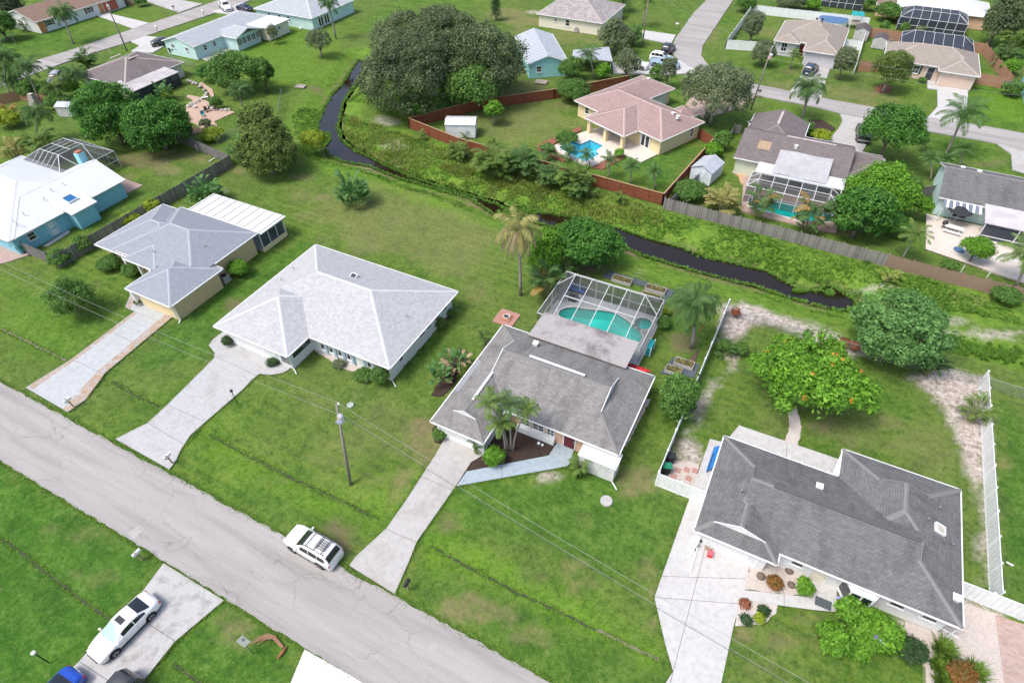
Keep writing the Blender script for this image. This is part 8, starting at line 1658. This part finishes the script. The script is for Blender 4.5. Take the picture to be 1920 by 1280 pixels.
# rocks edging the pink garden path
for k, (u, v) in enumerate([(353, 152), (358, 154), (364, 157), (369, 158), (376, 163), (383, 170), (388, 176), (386, 182), (380, 187), (372, 191), (366, 195), (358, 196), (354, 201), (393, 200), (400, 203), (408, 206), (416, 208), (424, 208), (430, 207)]):
    p = P(u, v); s = .3+.14*((k*37) % 5)/4; b = B(); b.lathe((p.x, p.y, 0), [(s, 0), (s*1.05, s*.4), (s*.7, s*.85), (s*.2, s)], 7); tag(obj('edging_stone', b, M_stone), 'pale edging stone lining the pink garden path', 'stone', 'edging stones of the pink garden path')
for lb, px, rz in [('white garden bench on the pink path', (385, 187), .8)]:
    p = P(*px); t = thing('bench', lb, 'bench', (p.x, p.y, 0), rz, None, world=False); b = B(); b.box(-.6, .6, -.2, .2, .4, .46); obj('seat', b, M_white, t); [obj('leg', B().box(x-.04, x+.04, -.18, .18, .05, .4), M_white, t) for x in (-.5, .5)]
def chair(label, px, rz, m, group):
    p = P(*px); t = thing('garden_chair', label, 'chair', (p.x, p.y, 0), rz, group, world=False); b = B(); b.box(-.27, .27, -.27, .27, .4, .45); obj('seat', b, m, t); b = B(); b.box(-.27, .27, .23, .28, .451, .95); obj('backrest', b, m, t)
    for x in (-.23, .23):
        for y in (-.23, .23): b = B(); b.box(x-.025, x+.025, y-.025, y+.025, 0, .4); obj('leg', b, m, t)
for lb, px, rz, m in [('dark garden chair on the pink path, left', (386, 211), .4, M_dark), ('dark garden chair on the pink path, right', (391, 209), -.3, M_dark), ('teal garden chair on the pink path', (382, 219), 1.2, M_teal), ('pale garden chair at the left of the pink path', (366, 203), 2., M_white), ('blue garden chair at the mint house patio, left', (409, 88), 0, plain('sky_blue_plastic', (.04, .35, .6), .5)), ('blue garden chair at the mint house patio, right', (419, 90), 0, plain('sky_blue_plastic', (.04, .35, .6), .5)), ('white garden chair at the mint house patio', (394, 96), 0, M_white)]: chair(lb, px, rz, m, 'garden chairs')
# striped-awning patio: umbrella, table set, grill
p = P(1786, 420); t = thing('patio_umbrella', 'black patio umbrella on the pale patio of the awning house', 'umbrella', (p.x, p.y, 0), 0, None, world=False); b = B(); n = 8; b.v = [(0, 0, 2.5)]+[(1.5*math.cos(k*math.pi/4), 1.5*math.sin(k*math.pi/4), 2.0) for k in range(n)]; b.f = [(0, 1+k, 1+(k+1) % n) for k in range(n)]; obj('canopy', b, plain('black_canvas', (.03, .032, .036), .8), t); b = B(); b.tube([(0, 0, 0), (0, 0, 2.55)], .03, 8); obj('pole', b, M_chrome, t)
p = P(1784, 435); t = thing('picnic_table', 'white picnic table beside the black umbrella', 'table', (p.x, p.y, 0), R(-8), None, world=False); b = B(); b.box(-1, 1, -.4, .4, .7, .76); obj('top', b, M_white, t)
for y in (-.75, .75): b = B(); b.box(-1, 1, y-.15, y+.15, .42, .47); obj('bench_seat', b, M_white, t)
for x in (-.7, .7): b = B(); b.bar((x, -.7, .05), (x, .1, .7), .07); b.bar((x, .7, .05), (x, -.1, .7), .07); b.bar((x, -.8, .4), (x, .8, .4), .07); obj('trestle', b, M_white, t)
p = P(1767, 428); t = thing('barbecue_grill', 'black covered barbecue grill at the patio left side', 'grill', (p.x, p.y, 0), 0, None, world=False); b = B(); b.lathe((0, 0, .5), [(.1, 0), (.3, .15), (.34, .35), (.2, .55), (.04, .62)], 14); obj('kettle', b, M_dark, t); [obj('leg', B().bar((.1*math.cos(a), .1*math.sin(a), .5), (.35*math.cos(a), .35*math.sin(a), 0), .04), M_dark, t) for a in (0, 2.1, 4.2)]
p = P(1797, 470); t = thing('pool_float', 'round blue and white float lying on the pale patio', 'float', (p.x, p.y, 0), 0, None, world=False); b = B(); b.lathe((0, 0, .05), [(.35, 0), (.55, .05), (.6, .14), (.5, .2), (.36, .12)], 18); obj('ring', b, M_tarp, t); b = B(); b.lathe((0, 0, .06), [(.35, 0), (.05, .02)], 18); obj('centre', b, M_white, t)
# trampoline-like tarp behind the lilac house, play house, blue tarps
p = P(1560, 46); t = thing('covered_pool', 'round above-ground pool with blue cover behind the lilac house', 'pool', (p.x, p.y, 0), 0, None, world=False); b = B(); b.lathe((0, 0, 0), [(3.0, 0), (3.0, 1.1)], 24); obj('wall', b, M_w_white, t); b = B(); b.lathe((0, 0, 1.1), [(3.05, 0), (2.6, .06), (.1, .1)], 24); obj('cover', b, M_tarp, t)
p = P(1600, 52); t = thing('play_house', 'teal roofed play house in the white fence yard', 'play house', (p.x, p.y, 0), .1, None, world=False); b = B(); [b.bar((x, y, 0), (x, y, 2.6), .1) for x in (-1, 1) for y in (-.9, .9)]; obj('posts', b, M_white, t); [obj('roof_panel', B().poly([(x0, -1.1, 2.6), (x1, -1.1, 2.6), (x1, 1.1, 2.9), (x0, 1.1, 2.9)]), M_teal, t) for x0, x1 in ((-1.2, -.05), (.05, 1.2))]; b = B(); b.box(-.9, .9, -.8, .8, 1.2, 1.3); obj('platform', b, M_wood, t)
p = P(568, 44); b = B(); r_ = random.Random(2)
for i in range(6):
    for j in range(5): b.v.append((p.x-1.2+i*.48, p.y-.9+j*.45, .1+.8*math.exp(-((i-2.5)**2+(j-2)**2)/5)+r_.uniform(0, .2)))
for i in range(5):
    for j in range(4): q = i*5+j; b.f.append((q, q+5, q+6, q+1))
tag(obj('tarpaulin', b, plain('bright_blue_tarp', (.02, .1, .5), .6, .2, 4), None), 'bright blue tarp heaped on the aqua house patio', 'tarp')
p = P(577, 47); t = thing('lawn_mower', 'red lawn mower beside the blue tarp', 'mower', (p.x, p.y, 0), .5, None, world=False); b = B(); b.box(-.45, .45, -.28, .28, .15, .4); obj('deck', b, M_red, t); b = B(); b.box(-.2, .2, -.18, .18, .4, .65); obj('engine', b, M_dark, t); b = B(); b.bar((-.4, .2, .35), (-1.1, .2, 1.), .04); b.bar((-.4, -.2, .35), (-1.1, -.2, 1.), .04); b.bar((-1.1, -.2, 1.), (-1.1, .2, 1.), .04); obj('handle', b, M_dark, t); [obj('wheel', B().tube([(x, y-.03, .14), (x, y+.03, .14)], .14, 10), M_black, t) for x in (-.38, .38) for y in (-.3, .3)]
def dish(label, p):
    t = thing('satellite_dish', label, 'dish', tuple(p), R(200), 'satellite dishes', world=False); b = B(); b.lathe((0, 0, 0), [(.05, 0), (.25, .03), (.42, .1), (.43, .11), (.25, .045)], 16); o = obj('reflector', b, M_chrome, t); o.rotation_euler = (R(50), 0, 0); o.location = (0, 0, .5); b = B(); b.tube([(0, 0, -.4), (0, 0, .5)], .03, 6); obj('mast', b, M_chrome, t)
dish('satellite dish at the gable of the grey brown house', P(1403, 236, 2.8)); dish('satellite dish on the rose roof behind the red fence', P(1183, 145, 2.6)); dish('satellite dish behind the pink tan house', P(1668, 82, 2.6))
for lb, a, z, s in [('square weathered well cover on the upper lawn', (564, 163), .1, .9), ('pale flat slab lying by the aqua house wall', (1015, 155), .15, 1.1)]:
    p = P(*a); t = thing('cover_slab', lb, 'slab', (p.x, p.y, 0), .2, None, world=False); b = B(); [b.box(*q, 0, z+.08) for q in ((-s, s, -s*.7, -s*.7+.12), (-s, s, s*.7-.12, s*.7), (-s, -s+.12, -s*.7+.121, s*.7-.121), (s-.12, s, -s*.7+.121, s*.7-.121))]; obj('kerb', b, M_stone, t); b = B(); b.box(-s+.121, s-.121, -s*.7+.121, s*.7-.121, 0, z); obj('slab', b, plain('mottled_slab', (.33, .28, .24), .9, .3, 3), t)
p = P(205/2.977, 590/2.977); t = thing('garden_chimney', 'stacked pale stone garden chimney on the far left lawn', 'chimney', (p.x, p.y, 0), .3, None, world=False)
for k in range(5): b = B(); s = .75-.09*k; b.box(-s, s, -s, s, k*.42, k*.42+.4); obj('course', b, M_stone, t)
for lb, a, b_ in [('white downspout pipe lying across the drive of the charcoal house', (1310, 1018), (1294, 1070)), ('white pipe lying on the gravel at the right corner', (1762, 1176), (1798, 1196)), ('white plank lying by the fence corner', (392, 303), (403, 296)), ('short brown plank by the right white fence', (1887, 1053), (1900, 1060))]:
    p, q = P(*a, .12), P(*b_, .12); t = B(); t.bar(p, q, .11, .09); tag(obj('pipe', t, M_white if 'white' in lb else M_wood), lb, 'pipe')
for lb, px in [('white utility stake by the brown fence, left', (1800, 512)), ('white utility stake by the brown fence, right', (1847, 525)), ('white stake on the lawn below the dark fence', (371, 284)), ('white stake on the upper left verge', (208, 102))]: p = P(*px); b = B(); b.tube([(p.x, p.y, 0), (p.x, p.y, 1.1)], .05, 8); tag(obj('utility_stake', b, M_white), lb, 'stake', 'white stakes')
p = P(1333, 862); t = thing('paddle_board', 'bright blue board leaning on the left wall of the charcoal house', 'board', (p.x, p.y, 0), 0, None, world=False); b = B(); b.v = [(-.1, -1.4, .1), (-.1, -.9, .05), (-.1, .9, .05), (-.1, 1.4, .1), (.25, 1.2, .75), (.25, -1.2, .75)]; b.v += [(x+.08, y, z) for x, y, z in b.v]; b.f = [(0, 1, 2, 3, 4, 5), (11, 10, 9, 8, 7, 6)]+[(k, (k+1) % 6, 6+(k+1) % 6, 6+k) for k in range(6)]; obj('board', b, plain('bright_blue_board', (.02, .2, .6), .4), t); b = B(); b.tube([(0, -1.6, .3), (0, .4, .5)], .03, 6); obj('paddle', b, M_dark, t)
